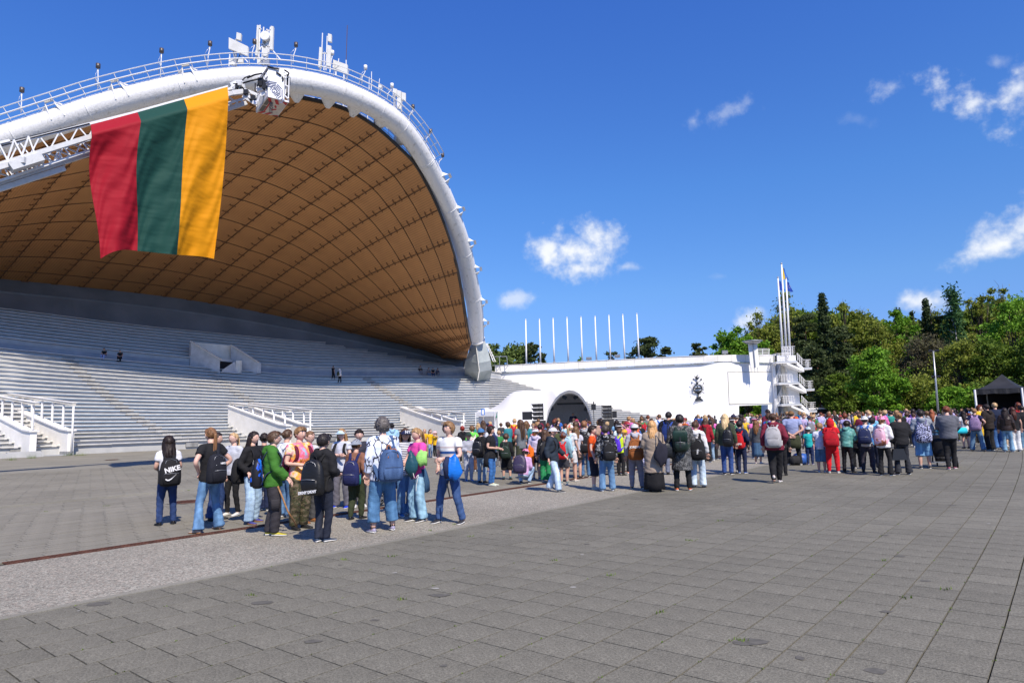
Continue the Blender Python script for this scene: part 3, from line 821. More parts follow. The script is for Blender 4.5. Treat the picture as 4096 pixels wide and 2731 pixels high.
# ---- ramps with railings in front of the stand
cream_m = noise_mat('cream_render', (.66, .61, .50), (.76, .72, .62), scale=1.2, rough=.85, bump=.1)
base_m = noise_mat('grey_plinth', (.24, .245, .25), (.32, .32, .32), scale=3, rough=.9)
def ramp(up, lo, up2, lo2, h_lo, z_up, label, beam_z):
 up, lo, up2, lo2 = [(p[0] + .78, p[1] - .9) for p in (up, lo, up2, lo2)]
 """two parallel parapets: up/lo = plan points of the left one, up2/lo2 of the right one"""
 t = empty('ramp', Vector((lo[0], lo[1], 0))); tag(t, label, 'entrance ramp', 'entrance ramps set into the stand')
 O = t.location
 th = .22
 for (U, L) in ((up, lo), (up2, lo2)):
  U, L = Vector((*U, 0)), Vector((*L, 0)); d = (L - U).normalized(); n_ = Vector((-d.y, d.x, 0)) * th
  flat = L - d * 1.1
  zs = [(U, z_up), (flat, h_lo + .12), (L, h_lo)]
  mb = MB()
  for (p, zp), (q, zq) in zip(zs[:-1], zs[1:]):
   mb.hexa([p - n_ - O, q - n_ - O, q + n_ - O, p + n_ - O, p - n_ - O + Vector((0, 0, zp)), q - n_ - O + Vector((0, 0, zq)), q + n_ - O + Vector((0, 0, zq)), p + n_ - O + Vector((0, 0, zp))])
  mb.build('parapet', noise_mat('white_parapet', (.78, .76, .70), (.85, .83, .78), scale=1.5, rough=.8), t)
  mb = MB(); mb.bar(flat - O + Vector((0, 0, .14)), L + d * .03 - O + Vector((0, 0, .14)), 2 * th + .03, .28); mb.build('plinth', base_m, t)
  mb = MB(); c = n_ * 1.45
  for (p, zp), (q, zq) in zip(zs[:-1], zs[1:]):
   e = d * .12 if q is L else Vector((0, 0, 0))
   mb.hexa([p - c - O + Vector((0, 0, zp + .003)), q + e - c - O + Vector((0, 0, zq + .003)), q + e + c - O + Vector((0, 0, zq + .003)), p + c - O + Vector((0, 0, zp + .003)),
    p - c - O + Vector((0, 0, zp + .11)), q + e - c - O + Vector((0, 0, zq + .11)), q + e + c - O + Vector((0, 0, zq + .11)), p + c - O + Vector((0, 0, zp + .11))])
  mb.build('coping', WHITE, t)
  bz = lambda s: beam_z[0] + (beam_z[1] - beam_z[0]) * s
  Lt = (L - U).length; k = 0; s = .06
  while s < .985:
   p = U + (L - U) * s; fl = 1 - 1.1 / Lt
   zb = z_up + (h_lo + .12 - z_up) * min(s / fl, 1)
   mb = MB(); mb.bar(p - O + Vector((0, 0, zb + .1)), p - O + Vector((0, 0, bz(s))), .09, .13); mb.build('post', WHITE, t)
   s += 1.75 / Lt
  mb = MB(); mb.bar(U - O + Vector((0, 0, bz(0) + .07)), L + d * .25 - O + Vector((0, 0, bz(1) + .07)), .26, .16); mb.build('top_beam', cream_m, t)
  mb = MB(); mb.bar(U - O + Vector((0, 0, bz(0) + .17)), L + d * .3 - O + Vector((0, 0, bz(1) + .17)), .34, .04); mb.build('beam_cap', WHITE, t)
 U, L, U2, L2 = (Vector((*p, 0)) for p in (up, lo, up2, lo2))
 mb = MB(); mb.hexa([p - O + Vector((0, 0, z)) for z in (0, .06) for p in (U, L, L2, U2)]); mb.build('passage_floor', core_m, t)
 d = (L2 - U2).normalized()
 mb = MB(); p = L2 + d * .12 - O + Vector((d.y * -.05, 0, 0)); mb.tube([p + Vector((0, 0, .08)), p + Vector((0, 0, beam_z[1] - .1))], .07, 8); mb.build('drainpipe', WHITE, t)
def pl(px, Y, z=0): p = atz(px, Y, z); return (p.x, p.y)
def ramp_px(uL, lL, uR, lR, label, h_lo=1.75, z_up=3.9):
 zb0 = zat(uL[0], uL[2], uL[1]); zb1 = zat(lR[0], lR[2], lR[1])
 ramp(pl(uL[0], uL[1], 3), pl(lL[0], lL[1], 1.5), pl(uR[0], uR[1], 3), pl(lR[0], lR[1], 1.5), h_lo, z_up, label, (zb0, zb1))
ramp_px((-30, 55.5, 393.5), (31.5, 49.3, 0), (-2, 57.8, 0), (68.5, 51, 405.2), 'leftmost cream ramp with white posts and a down pipe at the left edge', 1.75, 4.3)
ramp_px((226, 65.5, 404), (283, 59.3, 0), (246, 67.8, 0), (303.5, 61.3, 411.5), 'middle cream ramp with white railing behind the children in the foreground', 1.7, 3.75)
ramp_px((396, 76.5, 408.8), (441, 70.3, 0), (411, 78.5, 0), (456, 72, 414.5), 'rightmost cream ramp with white railing, nearest the white tent', 1.7, 3.5)
mb = MB()
for (px, py, w) in ((20, 456.5, 2.6), (88, 452.5, 2.0)):
 c = G(px, py + .5); t = Vector((.7, .71, 0))
 q = empty('concrete_step', c); tag(q, 'low grey concrete step at the foot of the benches ' + ('left' if px < 50 else 'right') + ' of the leftmost ramp opening', 'step')
 mb = MB(); mb.box((0, 0, .16), (w, .7, .32), rz=math.atan2(t.y, t.x)); mb.box((t.x * .2, t.y * .2, .36), (w * .75, .6, .08), rz=math.atan2(t.y, t.x)); mb.build('block', seat_m, q)
# ---- upper entrance box in the stand
vb = empty('upper_entrance', at(230, 360, 78)); tag(vb, 'pale concrete stairwell entrance box standing among the upper shaded benches', 'entrance')
O = vb.location.copy()
def q_(px, py, Y): return at(px, py, Y) - O
def slab_wall(name, a_top, b_top, drop_a, drop_b, off, mat=cream_m):
 mb = MB(); a, b_ = a_top, b_top
 mb.hexa([a - Vector((0, 0, drop_a)), b_ - Vector((0, 0, drop_b)), b_ - Vector((0, 0, drop_b)) + off, a - Vector((0, 0, drop_a)) + off, a, b_, b_ + off, a + off])
 mb.build(name, mat, vb)
pale_m = noise_mat('pale_concrete', (.45, .45, .43), (.55, .55, .53), scale=2, rough=.9)
slab_wall('side_wall', q_(191, 341.6, 74.2), q_(220, 359.5, 74.2), 4.0, 1.6, Vector((-.3, .3, 0)), pale_m)
slab_wall('side_wall', q_(231, 345, 77.2), q_(257.5, 362.5, 77.4), 4.4, 1.2, Vector((.3, .3, 0)), pale_m)
slab_wall('back_panel', q_(191, 341.6, 75.2), q_(231, 345, 77.6), 5.0, 5.0, Vector((-.2, .4, 0)), cream_m)
slab_wall('lintel', q_(219, 358.2, 74.8), q_(232, 359.5, 76.4), .25, .25, Vector((0, .2, 0)), pale_m)
slab_wall('door_recess', q_(219, 360, 75.0), q_(232, 361.5, 76.9), 1.8, 1.8, Vector((0, .1, 0)), BLACK)
mb = MB(); mb.hexa([q_(222, 371.5, 74.3), q_(239, 372.6, 76.1), q_(239, 372.6, 76.4), q_(222, 371.5, 74.6), q_(222, 369.5, 74.3), q_(236, 360.2, 76.1), q_(236, 360.2, 76.4), q_(222, 369.5, 74.6)]); mb.build('low_wall', pale_m, vb)
slab_wall('low_wall', q_(236, 360.2, 75.9), q_(240, 360.2, 76.1), 1.5, 1.5, Vector((.1, .3, 0)), cream_m)
for (a, b_) in (((190.5, 341.2, 74.1), (220.4, 359.2, 74.1)), ((230.5, 344.7, 77.1), (258, 362.2, 77.3))):
 mb = MB(); mb.bar(q_(*a) + Vector((0, .15, .05)), q_(*b_) + Vector((0, .15, .05)), .5, .08); mb.build('coping', cream_m, vb)
# ---- white wall right of the stand
wm = noise_mat('bright_white_render', (.80, .79, .77), (.86, .855, .84), scale=.35, rough=.7)
wall = empty('white_wall', at(600, 425, 95)); tag(wall, 'long bright white wall with parapet running right from the arch foot', 'wall')
O = wall.location.copy(); O.z = 0; wall.location = O
PW = [(489, 98.5), (560, 97.5), (640, 95.5), (726.5, 92.0), (773.5, 94.0)]
PL = [atz(a, b_, 6) for a, b_ in ((487, 98.5), (726.5, 92.0), (776, 94.0))]
def wY(px):
 a, b_ = (PL[0], PL[1]) if px <= 726.5 else (PL[1], PL[2])
 d = ray(px, 390); k = d[0] / d[1]
 t_ = (k * a.y - a.x) / ((b_.x - a.x) - k * (b_.y - a.y)); return a.y + (b_.y - a.y) * t_
def wl_pt(px, py, dy=0): return at(px, py, wY(px) + dy) - O
def wz(px, z, dy=0): return atz(px, wY(px) + dy, z) - O
top_y = lambda px: np.interp(px, [489, 495, 560, 640, 675, 726, 774], [366, 365, 361.8, 357.8, 355.9, 354.2, 354.4])
cor_y = lambda px: np.interp(px, [489, 560, 640, 675, 726, 774], [371.8, 368.6, 364.8, 363.2, 360.8, 361.8])
def wall_piece(px0, px1, y0f, y1f, name, d0=0, thick=.5, mat=wm, n=3, parent=wall, zb=None):
 mb = MB()
 for i in range(n):
  a, b_ = px0 + (px1 - px0) * i / n, px0 + (px1 - px0) * (i + 1) / n
  def P8(px, yf, dd): return wl_pt(px, yf(px), dd) if not isinstance(yf, (int, float)) else wz(px, yf, dd)
  mb.hexa([P8(a, y0f, d0), P8(b_, y0f, d0), P8(b_, y0f, d0 + thick), P8(a, y0f, d0 + thick), P8(a, y1f, d0), P8(b_, y1f, d0), P8(b_, y1f, d0 + thick), P8(a, y1f, d0 + thick)])
 return mb.build(name, mat, parent)
lint = lambda px: np.interp(px, [739, 774], [405.3, 403.8])
wall_piece(489, 726.5, -.2, lambda p: cor_y(p) + 1.2, 'wall_panel', n=6)
wall_piece(726.5, 739, -.2, lambda p: cor_y(p) + 1.2, 'wall_panel', n=1)
wall_piece(739, 773.5, lint, lambda p: cor_y(p) + 1.2, 'wall_panel', n=2)
wall_piece(768, 773.5, -.2, lambda p: lint(p) + .02, 'gate_pillar', n=1, d0=.02)
wall_piece(489, 773.5, lambda p: cor_y(p) + .9, lambda p: cor_y(p), 'cornice', d0=-.3, thick=.85, mat=noise_mat('cornice_metal', (.42, .45, .48), (.52, .55, .58), rough=.5), n=8)
par_m = noise_mat('parapet_panel', (.70, .68, .62), (.80, .78, .74), scale=.8, rough=.8)
for i in range(20):
 a = 495 + (773.5 - 495) * i / 20; b_ = 495 + (773.5 - 495) * (i + 1) / 20
 wall_piece(a + .07, b_ - .07, lambda p: cor_y(p) - .05, lambda p: top_y(p) + .35, 'parapet_panel', d0=-.1 + rnd.uniform(-.01, .01), thick=.35, mat=par_m, n=1)
wall_piece(495, 773.5, lambda p: top_y(p) + .3, lambda p: top_y(p), 'coping', d0=-.18, thick=.6, n=8)
frm = noise_mat('frame_groove', (.50, .48, .40), (.6, .58, .5), rough=.8)
mb = MB()
c4 = [(727.9, 371.2), (773.4, 371.4), (773.6, 402.6), (729.3, 403.4)]
for (a, b_) in zip(c4, c4[1:] + c4[:1]): mb.bar(wl_pt(a[0], a[1], -.04), wl_pt(b_[0], b_[1], -.04), .07, .09)
mb.build('panel_frame', frm, wall)
mb = MB(); mb.hexa([wl_pt(*c4[k], dd) for dd in (-.04, .0) for k in (3, 2, 1, 0)]); mb.build('screen_panel', wm, wall)
mb = MB(); mb.hexa([wz(761.5, -.1, 6), wz(768.5, -.1, .4), wz(769.5, -.1, .4), wz(762.5, -.1, 6), wz(761.5, 3.2, 6), wz(768.5, 3.2, .4), wz(769.5, 3.2, .4), wz(762.5, 3.2, 6)]); mb.build('reveal', wm, wall)
em = empty('emblem', wl_pt(698, 390, -.16) + O); tag(em, 'black cut metal folk art emblem with bird, ring and vase on the white wall', 'emblem')
EO = em.location.copy(); EY = EO.y
iron = plain('dark_iron', (.02, .022, .025), .5)
U_ = .0892 * .5 * 92 / 671 / .5       # metres per zoom pixel (11.2 zoom px per photo px, 4 photo px per render px)
U_ = 92 / 671 / (11.2 * 4)
def e2(x, y, d=0): return Vector(((x - 1045) * U_, d, (790 - y) * U_ + .25))
def eplate(name, pts, d=0.0, th=.04):
 mb = MB(); n = len(pts)
 v = [e2(x, y, d) for x, y in pts] + [e2(x, y, d + th) for x, y in pts]
 mb.add(v, [tuple(range(n))[::-1], tuple(range(n, 2 * n))] + [(i, (i + 1) % n, n + (i + 1) % n, n + i) for i in range(n)])
 return mb.build(name, iron, em)
eplate('bird', [(1108, 152), (1075, 195), (1048, 255), (1060, 283), (1090, 285), (1118, 262), (1138, 255), (1150, 272), (1136, 296), (1095, 325), (1058, 360), (1035, 385), (1012, 385), (985, 352), (955, 310), (940, 262), (922, 215), (935, 205), (955, 235), (975, 258), (1000, 262), (1015, 215), (1055, 185)])
eplate('finial', [(1010, 405), (1045, 405), (1035, 440), (1050, 490), (1075, 540), (1060, 590), (1070, 610), (985, 610), (995, 585), (985, 545), (1005, 490), (1018, 440)])
mb = MB(); n = 40
for k in range(n):
 a0, a1 = 6.2832 * k / n, 6.2832 * (k + 1) / n
 mb.hexa([e2(1040 + r_ * math.cos(a), 790 + r_ * math.sin(a), dd) for dd in (0, .04) for (r_, a) in ((172, a0), (172, a1), (212, a1), (212, a0))])
mb.build('ring', iron, em)
eplate('skyline', [(865, 745), (930, 745), (985, 730), (1005, 725), (1035, 655), (1070, 730), (1120, 735), (1150, 745), (1205, 745), (1205, 795), (1170, 800), (1130, 815), (1090, 800), (1040, 815), (990, 800), (940, 815), (900, 800), (865, 795)])
eplate('bowl', [(895, 880), (940, 865), (975, 885), (1020, 875), (1048, 855), (1080, 880), (1120, 880), (1160, 865), (1195, 880), (1170, 930), (1120, 965), (1095, 1010), (1080, 1060), (1070, 1100), (1075, 1130), (1020, 1130), (1022, 1090), (1010, 1040), (990, 980), (945, 950), (910, 920)])
eplate('plinth', [(965, 1145), (1160, 1140), (1170, 1165), (1140, 1205), (1255, 1300), (865, 1305), (965, 1215), (950, 1175)])
mb = MB();
for k in range(9): mb.bar(e2(895 + k * 40, 1305), e2(890 + k * 41, 1345), .03, .03)
mb.bar(e2(850, 1350), e2(1262, 1335), .05, .05); mb.build('fringe', iron, em)
for sg in (-1, 1):
 X = lambda x: 1040 + sg * x
 mb = MB()
 mb.bar(e2(X(20), 500), e2(X(150), 400), .03); mb.build('stem', iron, em)
 eplate('tulip', [(X(145), 405), (X(165), 320), (X(178), 352), (X(212), 335), (X(200), 362), (X(225), 385), (X(190), 395), (X(175), 420)][::sg])
 for (cx, cy, dx, dy) in ((270, 555, 22, -38), (270, 1000, 22, 30), (300, 700, 10, -14), (310, 775, 14, -2), (300, 840, 10, 14), (285, 890, 10, 14)):
  s_ = 1 if abs(dy) > 20 else .6
  eplate('leaf', [(X(cx - dx), cy - dy), (X(cx - dy * .5 * s_), cy + dx * .5 * s_), (X(cx + dx), cy + dy), (X(cx + dy * .5 * s_), cy - dx * .5 * s_)])
  mb = MB(); mb.bar(e2(X(200), 790 + (cy - 790) * .55), e2(X(cx - dx), cy - dy), .022); mb.build('stem', iron, em)
 mb = MB()
 for a in (-55, -40, -25, 40, 55, 65):
  a_ = R(a); mb.bar(e2(X(205 * math.cos(a_)), 790 + 205 * math.sin(a_)), e2(X(265 * math.cos(a_)), 790 + 275 * math.sin(a_)), .022)
 mb.build('rays', iron, em)
mb = MB()
for (x, y) in ((1035, 500), (1040, 600), (1040, 1100), (860, 790), (1220, 790)): mb.bar(e2(x, y), e2(x, y, .17), .03)
mb.build('standoff', iron, em)
def floodlight(px, py, Y, label):
 t = empty('floodlight', at(px, py, Y)); tag(t, label, 'floodlight')
 mb = MB(); mb.box((0, 0, .32), (.8, .16, .42), mat=Matrix.Rotation(.25, 3, 'X')); mb.build('lamp_head', GALV, t)
 mb = MB(); mb.box((0, -.1, .34), (.66, .02, .3), mat=Matrix.Rotation(.25, 3, 'X')); mb.build('lens', plain('lens_glass', (.25, .27, .3), .2), t)
 mb = MB(); mb.bar((0, 0, -.05), (0, 0, .12), .08); mb.bar((-.4, 0, .1), (.4, 0, .1), .05); mb.build('stand', GALV, t)
floodlight(589, 360.2, 97, 'small grey floodlight on the parapet between the fifth and sixth flagpoles from the left')
floodlight(617.5, 357.8, 96.5, 'grey floodlight on the parapet right of the sixth flagpole from the left')
floodlight(725, 353.8, 93, 'grey floodlight on the parapet corner left of the fire bowl')
t = empty('guard_rail', at(494, 369, 97.3)); tag(t, 'grey mesh guard rail on the wall top beside the arch foot', 'railing')
O2 = t.location.copy()
mb = MB()
for (a, b_) in (((492.5, 356.2), (506.8, 355.9)), ((506.8, 355.9), (507.6, 366)), ((499.3, 356.2), (500, 370)), ((507.5, 366), (504, 370.5)), ((500, 366), (497, 370.5)), ((500, 366), (500.5, 370.5)), ((492.5, 365), (507.5, 364.9))):
 mb.bar(at(*a, 97) - O2, at(*b_, 97) - O2, .07)
mb.build('frame', GALV, t)
fpx = [(526.4, 363, 525.7, 319.2), (540.5, 361.8, 539.4, 319.0), (554.3, 361, 553, 318), (568.4, 360.5, 566.9, 317.2), (582.3, 360, 580.9, 316.6), (596.6, 359.5, 595.0, 316), (610.5, 359, 608.8, 315), (624.8, 358.5, 622.7, 314.3), (639, 358, 636.8, 313.5)]
ordn = ['first', 'second', 'third', 'fourth', 'fifth', 'sixth', 'seventh', 'eighth', 'ninth']
for i, (bx, by, tx, ty) in enumerate(fpx):
 b_ = at(bx, by + 1.5, 99.5); tp = at(tx, ty, 99.5)
 t = empty('flagpole', b_); tag(t, f'{ordn[i]} bare white flagpole from the left in the row behind the parapet', 'flagpole', 'row of nine bare flagpoles')
 mb = MB(); mb.tube([(0, 0, 0), (tp - b_) * .35, tp - b_], [.13, .115, .075], 10); mb.build('pole', WHITE, t)
 mb = MB(); mb.tube([tp - b_, tp - b_ + Vector((0, 0, .12))], [.11, .05], 8); mb.build('cap', STEEL, t)
 mb = MB(); mb.box((0, 0, .1), (.4, .4, .2)); mb.build('base', GALV, t)
# ---- stair tower
tw = empty('stair_tower', atz(785, 93, 0)); tag(tw, 'white stair tower with railed landings at the right end of the white wall', 'tower')
O = tw.location.copy()
def tp_(px, py, Y=93): return at(px, py, Y) - O
TY = 93.0
def tbox(name, x0, y0, x1, y1, Ya, Yb, mat=wm, slope=0):
 mb = MB()
 v = [at(x0, y1, Ya), at(x1, y1, Ya), at(x1, y1, Yb), at(x0, y1, Yb), at(x0, y0, Ya), at(x1, y0, Ya), at(x1, y0, Yb), at(x0, y0, Yb)]
 for k in (2, 3): v[k].z = v[0].z; v[k].x = v[1 if k == 2 else 0].x
 for k in (6, 7): v[k].z = v[4].z; v[k].x = v[5 if k == 6 else 4].x
 mb.hexa([p - O for p in v]); return mb.build(name, mat, tw)
def tboxm(name, X0, X1, Y0, Y1, Z0, Z1, mat=wm):
 mb = MB(); mb.box(((X0 + X1) / 2 - O.x, (Y0 + Y1) / 2 - O.y, (Z0 + Z1) / 2), (X1 - X0, Y1 - Y0, Z1 - Z0)); return mb.build(name, mat, tw)
zx = lambda px, z: atz(px, TY, z).x
tz = lambda py, px=790: zat(px, py, TY)
zL = [tz(361), tz(382), tz(403.2), tz(424.2)]           # landing heights
xa = lambda px, py=385: at(px, py, TY).x
tboxm('left_pier', xa(774.6), xa(777.3), TY + .3, TY + .9, -.1, zL[0] - .1)
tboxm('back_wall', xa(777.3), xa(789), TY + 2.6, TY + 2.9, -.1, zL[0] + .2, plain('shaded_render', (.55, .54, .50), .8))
tboxm('core_wall', xa(788.6), xa(799.0), TY + .1, TY + 3.2, -.1, zL[0] + .05)
tboxm('inner_pier', xa(785.4), xa(788.6), TY + .9, TY + 2.6, -.1, zL[0] + .05, cream_m)
corn2 = noise_mat('cornice_metal', (.42, .45, .48), (.52, .55, .58), rough=.5)
for i, z in enumerate(zL[:3]):
 sh = -.25 * 0 + i * .22
 X0, X1 = xa(774.8 + i * .9), xa(795.2 + i * .6)
 tboxm('landing', X0, X1, TY - 1.2, TY + .6, z - .30, z - .04)
 tboxm('landing_edge', X0 - .02, X1 + .02, TY - 1.23, TY - 1.1, z - .16, z, corn2)
 zr = z - .95
 R0_, R1_ = xa(801.6 + i * .7), xa(809.2 + i * .8)
 mb = MB(); th_ = .3
 a0, a1 = Vector((X1 - 1.2, 0, z)) - Vector((O.x, 0, 0)), Vector((R0_, 0, zr)) - Vector((O.x, 0, 0))
 ns = 6
 for k in range(ns):
  xk0 = a0.x + 1.2 + (a1.x - a0.x - 1.2) * k / ns; xk1 = a0.x + 1.2 + (a1.x - a0.x - 1.2) * (k + 1) / ns; zk = z + (zr - z) * (k + 1) / ns
  mb.hexa([(xk0, -1.2, zk - .5), (xk1, -1.2, zk - .5), (xk1, .4, zk - .5), (xk0, .4, zk - .5), (xk0, -1.2, zk), (xk1, -1.2, zk), (xk1, .4, zk), (xk0, .4, zk)])
 mb.build('stair_flight', wm, tw)
 mb = MB(); mb.hexa([(a0.x - .2, -1.18, z - .5), (a1.x, -1.18, zr - .62), (a1.x, .38, zr - .62), (a0.x - .2, .38, z - .5), (a0.x - .2, -1.18, z - .2), (a1.x, -1.18, zr - .3), (a1.x, .38, zr - .3), (a0.x - .2, .38, z - .2)]); mb.build('stair_soffit', wm, tw)
 tboxm('landing', R0_ - .02, R1_, TY - 1.25, TY + .5, zr - .3, zr - .05)
 tboxm('landing_edge', R0_, R1_ + .02, TY - 1.28, TY - 1.2, zr - .17, zr, corn2)
 def railing(p, q, n, h=1.05):
  p, q = Vector(p), Vector(q)
  mb = MB()
  for k in range(4): hh = h * (1 - k * .24); mb.bar(p + Vector((0, 0, hh)), q + Vector((0, 0, hh)), .055 if k == 0 else .035)
  mb.build('handrail', WHITE, tw)
  for k in range(n + 1):
   c = p.lerp(q, k / n); mb = MB(); mb.bar(c, c + Vector((0, 0, h)), .05); mb.build('baluster', WHITE, tw)
 Xl = X0 - O.x + .05
 railing((Xl, -1.15, z), (xa(789.5) - O.x if i else X1 - O.x - .8, -1.15, z), 5)
 railing((Xl, -1.15, z), (Xl, .3, z), 2)
 railing((X1 - O.x + .1, -1.15, z), (a1.x, -1.15, zr), 3)
 railing((a1.x, -1.15, zr), (R1_ - O.x - .05, -1.15, zr), 2)
 railing((R1_ - O.x - .05, -1.15, zr), (R1_ - O.x - .05, .4, zr), 2)
 if True:
  zb_ = zL[i + 1]
  mb = MB(); A_, B2 = Vector((xa(779) - O.x, 1.2, zb_)), Vector((xa(787) - O.x, 1.9, z - .9))
  for k in range(8):
   c = A_.lerp(B2, (k + .5) / 8); mb.box(c, (.22, 1.0, .3))
  mb.build('inner_flight', wm, tw)
  railing(A_ + Vector((0, -.5, .1)), B2 + Vector((0, -.5, .1)), 4, .8)
zT = zL[0]
tboxm('terrace_wall', xa(779), xa(786.5), TY - .2, TY + .1, zT, tz(354.9))
tboxm('terrace_wall', xa(789), xa(797.2), TY - .2, TY + 1.5, zT, tz(354.9))
rz_ = tz(354.9)
railing((xa(783.5) - O.x, -.4, rz_), (xa(796.6) - O.x, -.4, rz_), 5, 1.2)
railing((xa(796.6) - O.x, -.4, rz_), (xa(796.6) - O.x, 1.5, rz_), 2, 1.2)
railing((xa(783.5) - O.x, -.8, zT), (xa(783.5) - O.x + 1.0, -.8, zT), 3, 2.0)
t = empty('roof_rail', at(768, 354.5, 95)); tag(t, 'white railed platform on the wall roof between fire bowl and tower', 'railing')
mb = MB(); O3 = t.location.copy()
for k in range(5): mb.bar(at(756.2, 348.2 + 1.4 * k, 95) - O3, at(769.3, 348.4 + 1.4 * k, 95) - O3, .06)
for px in (756.4, 762.8, 769.2): mb.bar(at(px, 348.2, 95) - O3, at(px - .3, 354.5, 95) - O3, .07)
mb.bar(at(755, 354.8, 95) - O3, at(778, 354.4, 95) - O3, .12)
mb.bar(at(763, 355, 94) - O3, at(762, 361, 94) - O3, .25); mb.bar(at(769, 355, 94) - O3, at(768, 361, 94) - O3, .25)
mb.build('rails', WHITE, t)
t = empty('fire_bowl', at(754.5, 367.5, 91.2)); tag(t, 'tall fluted white fire bowl column fixed to the wall near the stair tower', 'fire bowl')
O3 = t.location.copy()
base, topc = at(754.9, 367.2, 91.2) - O3, at(752.6, 343.4, 91.2) - O3
for dx in (-.45, -.15, .15, .45):
 mb = MB(); mb.bar(base + Vector((dx, 0, 0)), topc + Vector((dx, 0, 0)), .15, .3); mb.build('column_rib', WHITE, t)
mb = MB(); mb.bar(base + Vector((0, .2, 0)), topc + Vector((0, .2, 0)), .95, .1); mb.build('column_back', GALV, t)
v, f = loft([topc + Vector((0, 0, z)) for z in (0, .15, .4, .42)], [(.7, .7), (1.0, 1.0), (1.38, 1.3), (1.30, 1.22)], 24); mb = MB(); mb.add(v, f, 0, True); mb.build('bowl', GALV, t)
mb = MB()
for dx in (-.5, 0, .4): mb.bar(base + Vector((dx, .1, 0)), base + Vector((dx, .1, -.6)), .06)
mb.build('bracket', GALV, t)
def flag(t, p, w, h, mats, sgn, stars=False):
 """drooping flag below p"""
 mb = MB(); nu, nv = 6, 14
 for j in range(nv + 1):
  for i in range(nu + 1):
   u, v = i / nu, j / nv
   x = sgn * (w * u * (.35 + .5 * v) * (1 - .55 * max(0, v - .75) * 4 * (1 - u)))
   mb.v.append((p.x + x, p.y + .12 * math.sin(u * 7 + v * 3), p.z - h * (v * (1 - .08 * u) + .16 * u)))
 mb.n = len(mb.v)
 for j in range(nv):
  for i in range(nu):
   mb.f.append((j * (nu + 1) + i, j * (nu + 1) + i + 1, (j + 1) * (nu + 1) + i + 1, (j + 1) * (nu + 1) + i)); mb.m.append(0 if i >= 2 or len(mats) == 1 else 1); mb.sm.append(True)
 return mb.build('flag', mats, t)
blue_f = plain('deep_blue_cloth', (.012, .06, .38), .8); blue2 = plain('blue_cloth', (.02, .14, .55), .8); yel = plain('yellow_cloth', (.7, .5, .03), .8)
for (bx, by, tx, ty, lab, mt, sgn, fy, fh) in ((782.3, 347.5, 777.9, 277.3, 'left of three tall flagpoles on the stair tower with a drooping dark blue flag', [blue_f], 1, 280, 3.4),
 (786, 347.5, 781.5, 263.5, 'tallest middle flagpole on the stair tower with a drooping blue and yellow flag', [blue2, yel], 1, 267, 4.2),
 (789.5, 347.5, 786, 278, 'right of three tall flagpoles on the stair tower with a blue flag with gold stars', [blue_f], 1, 281, 3.4)):
 b_ = at(bx, by, 93.4); tp2 = at(tx, ty, 93.4); t = empty('tall_flagpole', b_); tag(t, lab, 'flagpole', 'three tall flagpoles on the tower')
 mb = MB(); mb.tube([(0, 0, -1.2), (tp2 - b_) * .5, tp2 - b_], [.17, .14, .09], 10); mb.build('pole', WHITE, t)
 mb = MB(); mb.tube([tp2 - b_, tp2 - b_ + Vector((0, 0, .15))], [.14, .1], 8); mb.build('finial', GALV, t)
 fo = flag(t, (tp2 - b_) + Vector((.1, 0, -(fy - ty) * 93.4 / 671)), .9, fh * .42, mt, sgn)
 if 'stars' in lab:
  mb = MB()
  for k in range(12):
   a = 6.2832 * k / 12; c = (tp2 - b_) + Vector((.34 + .12 * math.cos(a), -.16, -1.2 - .22 * math.sin(a)))
   mb.add([c + Vector((.03 * math.cos(q) * (1 if i % 2 else .45), 0, .03 * math.sin(q) * (1 if i % 2 else .45))) for i, q in enumerate([6.2832 * m_ / 10 for m_ in range(10)])], [tuple(range(10))])
  mb.build('star_circle', yel, t)
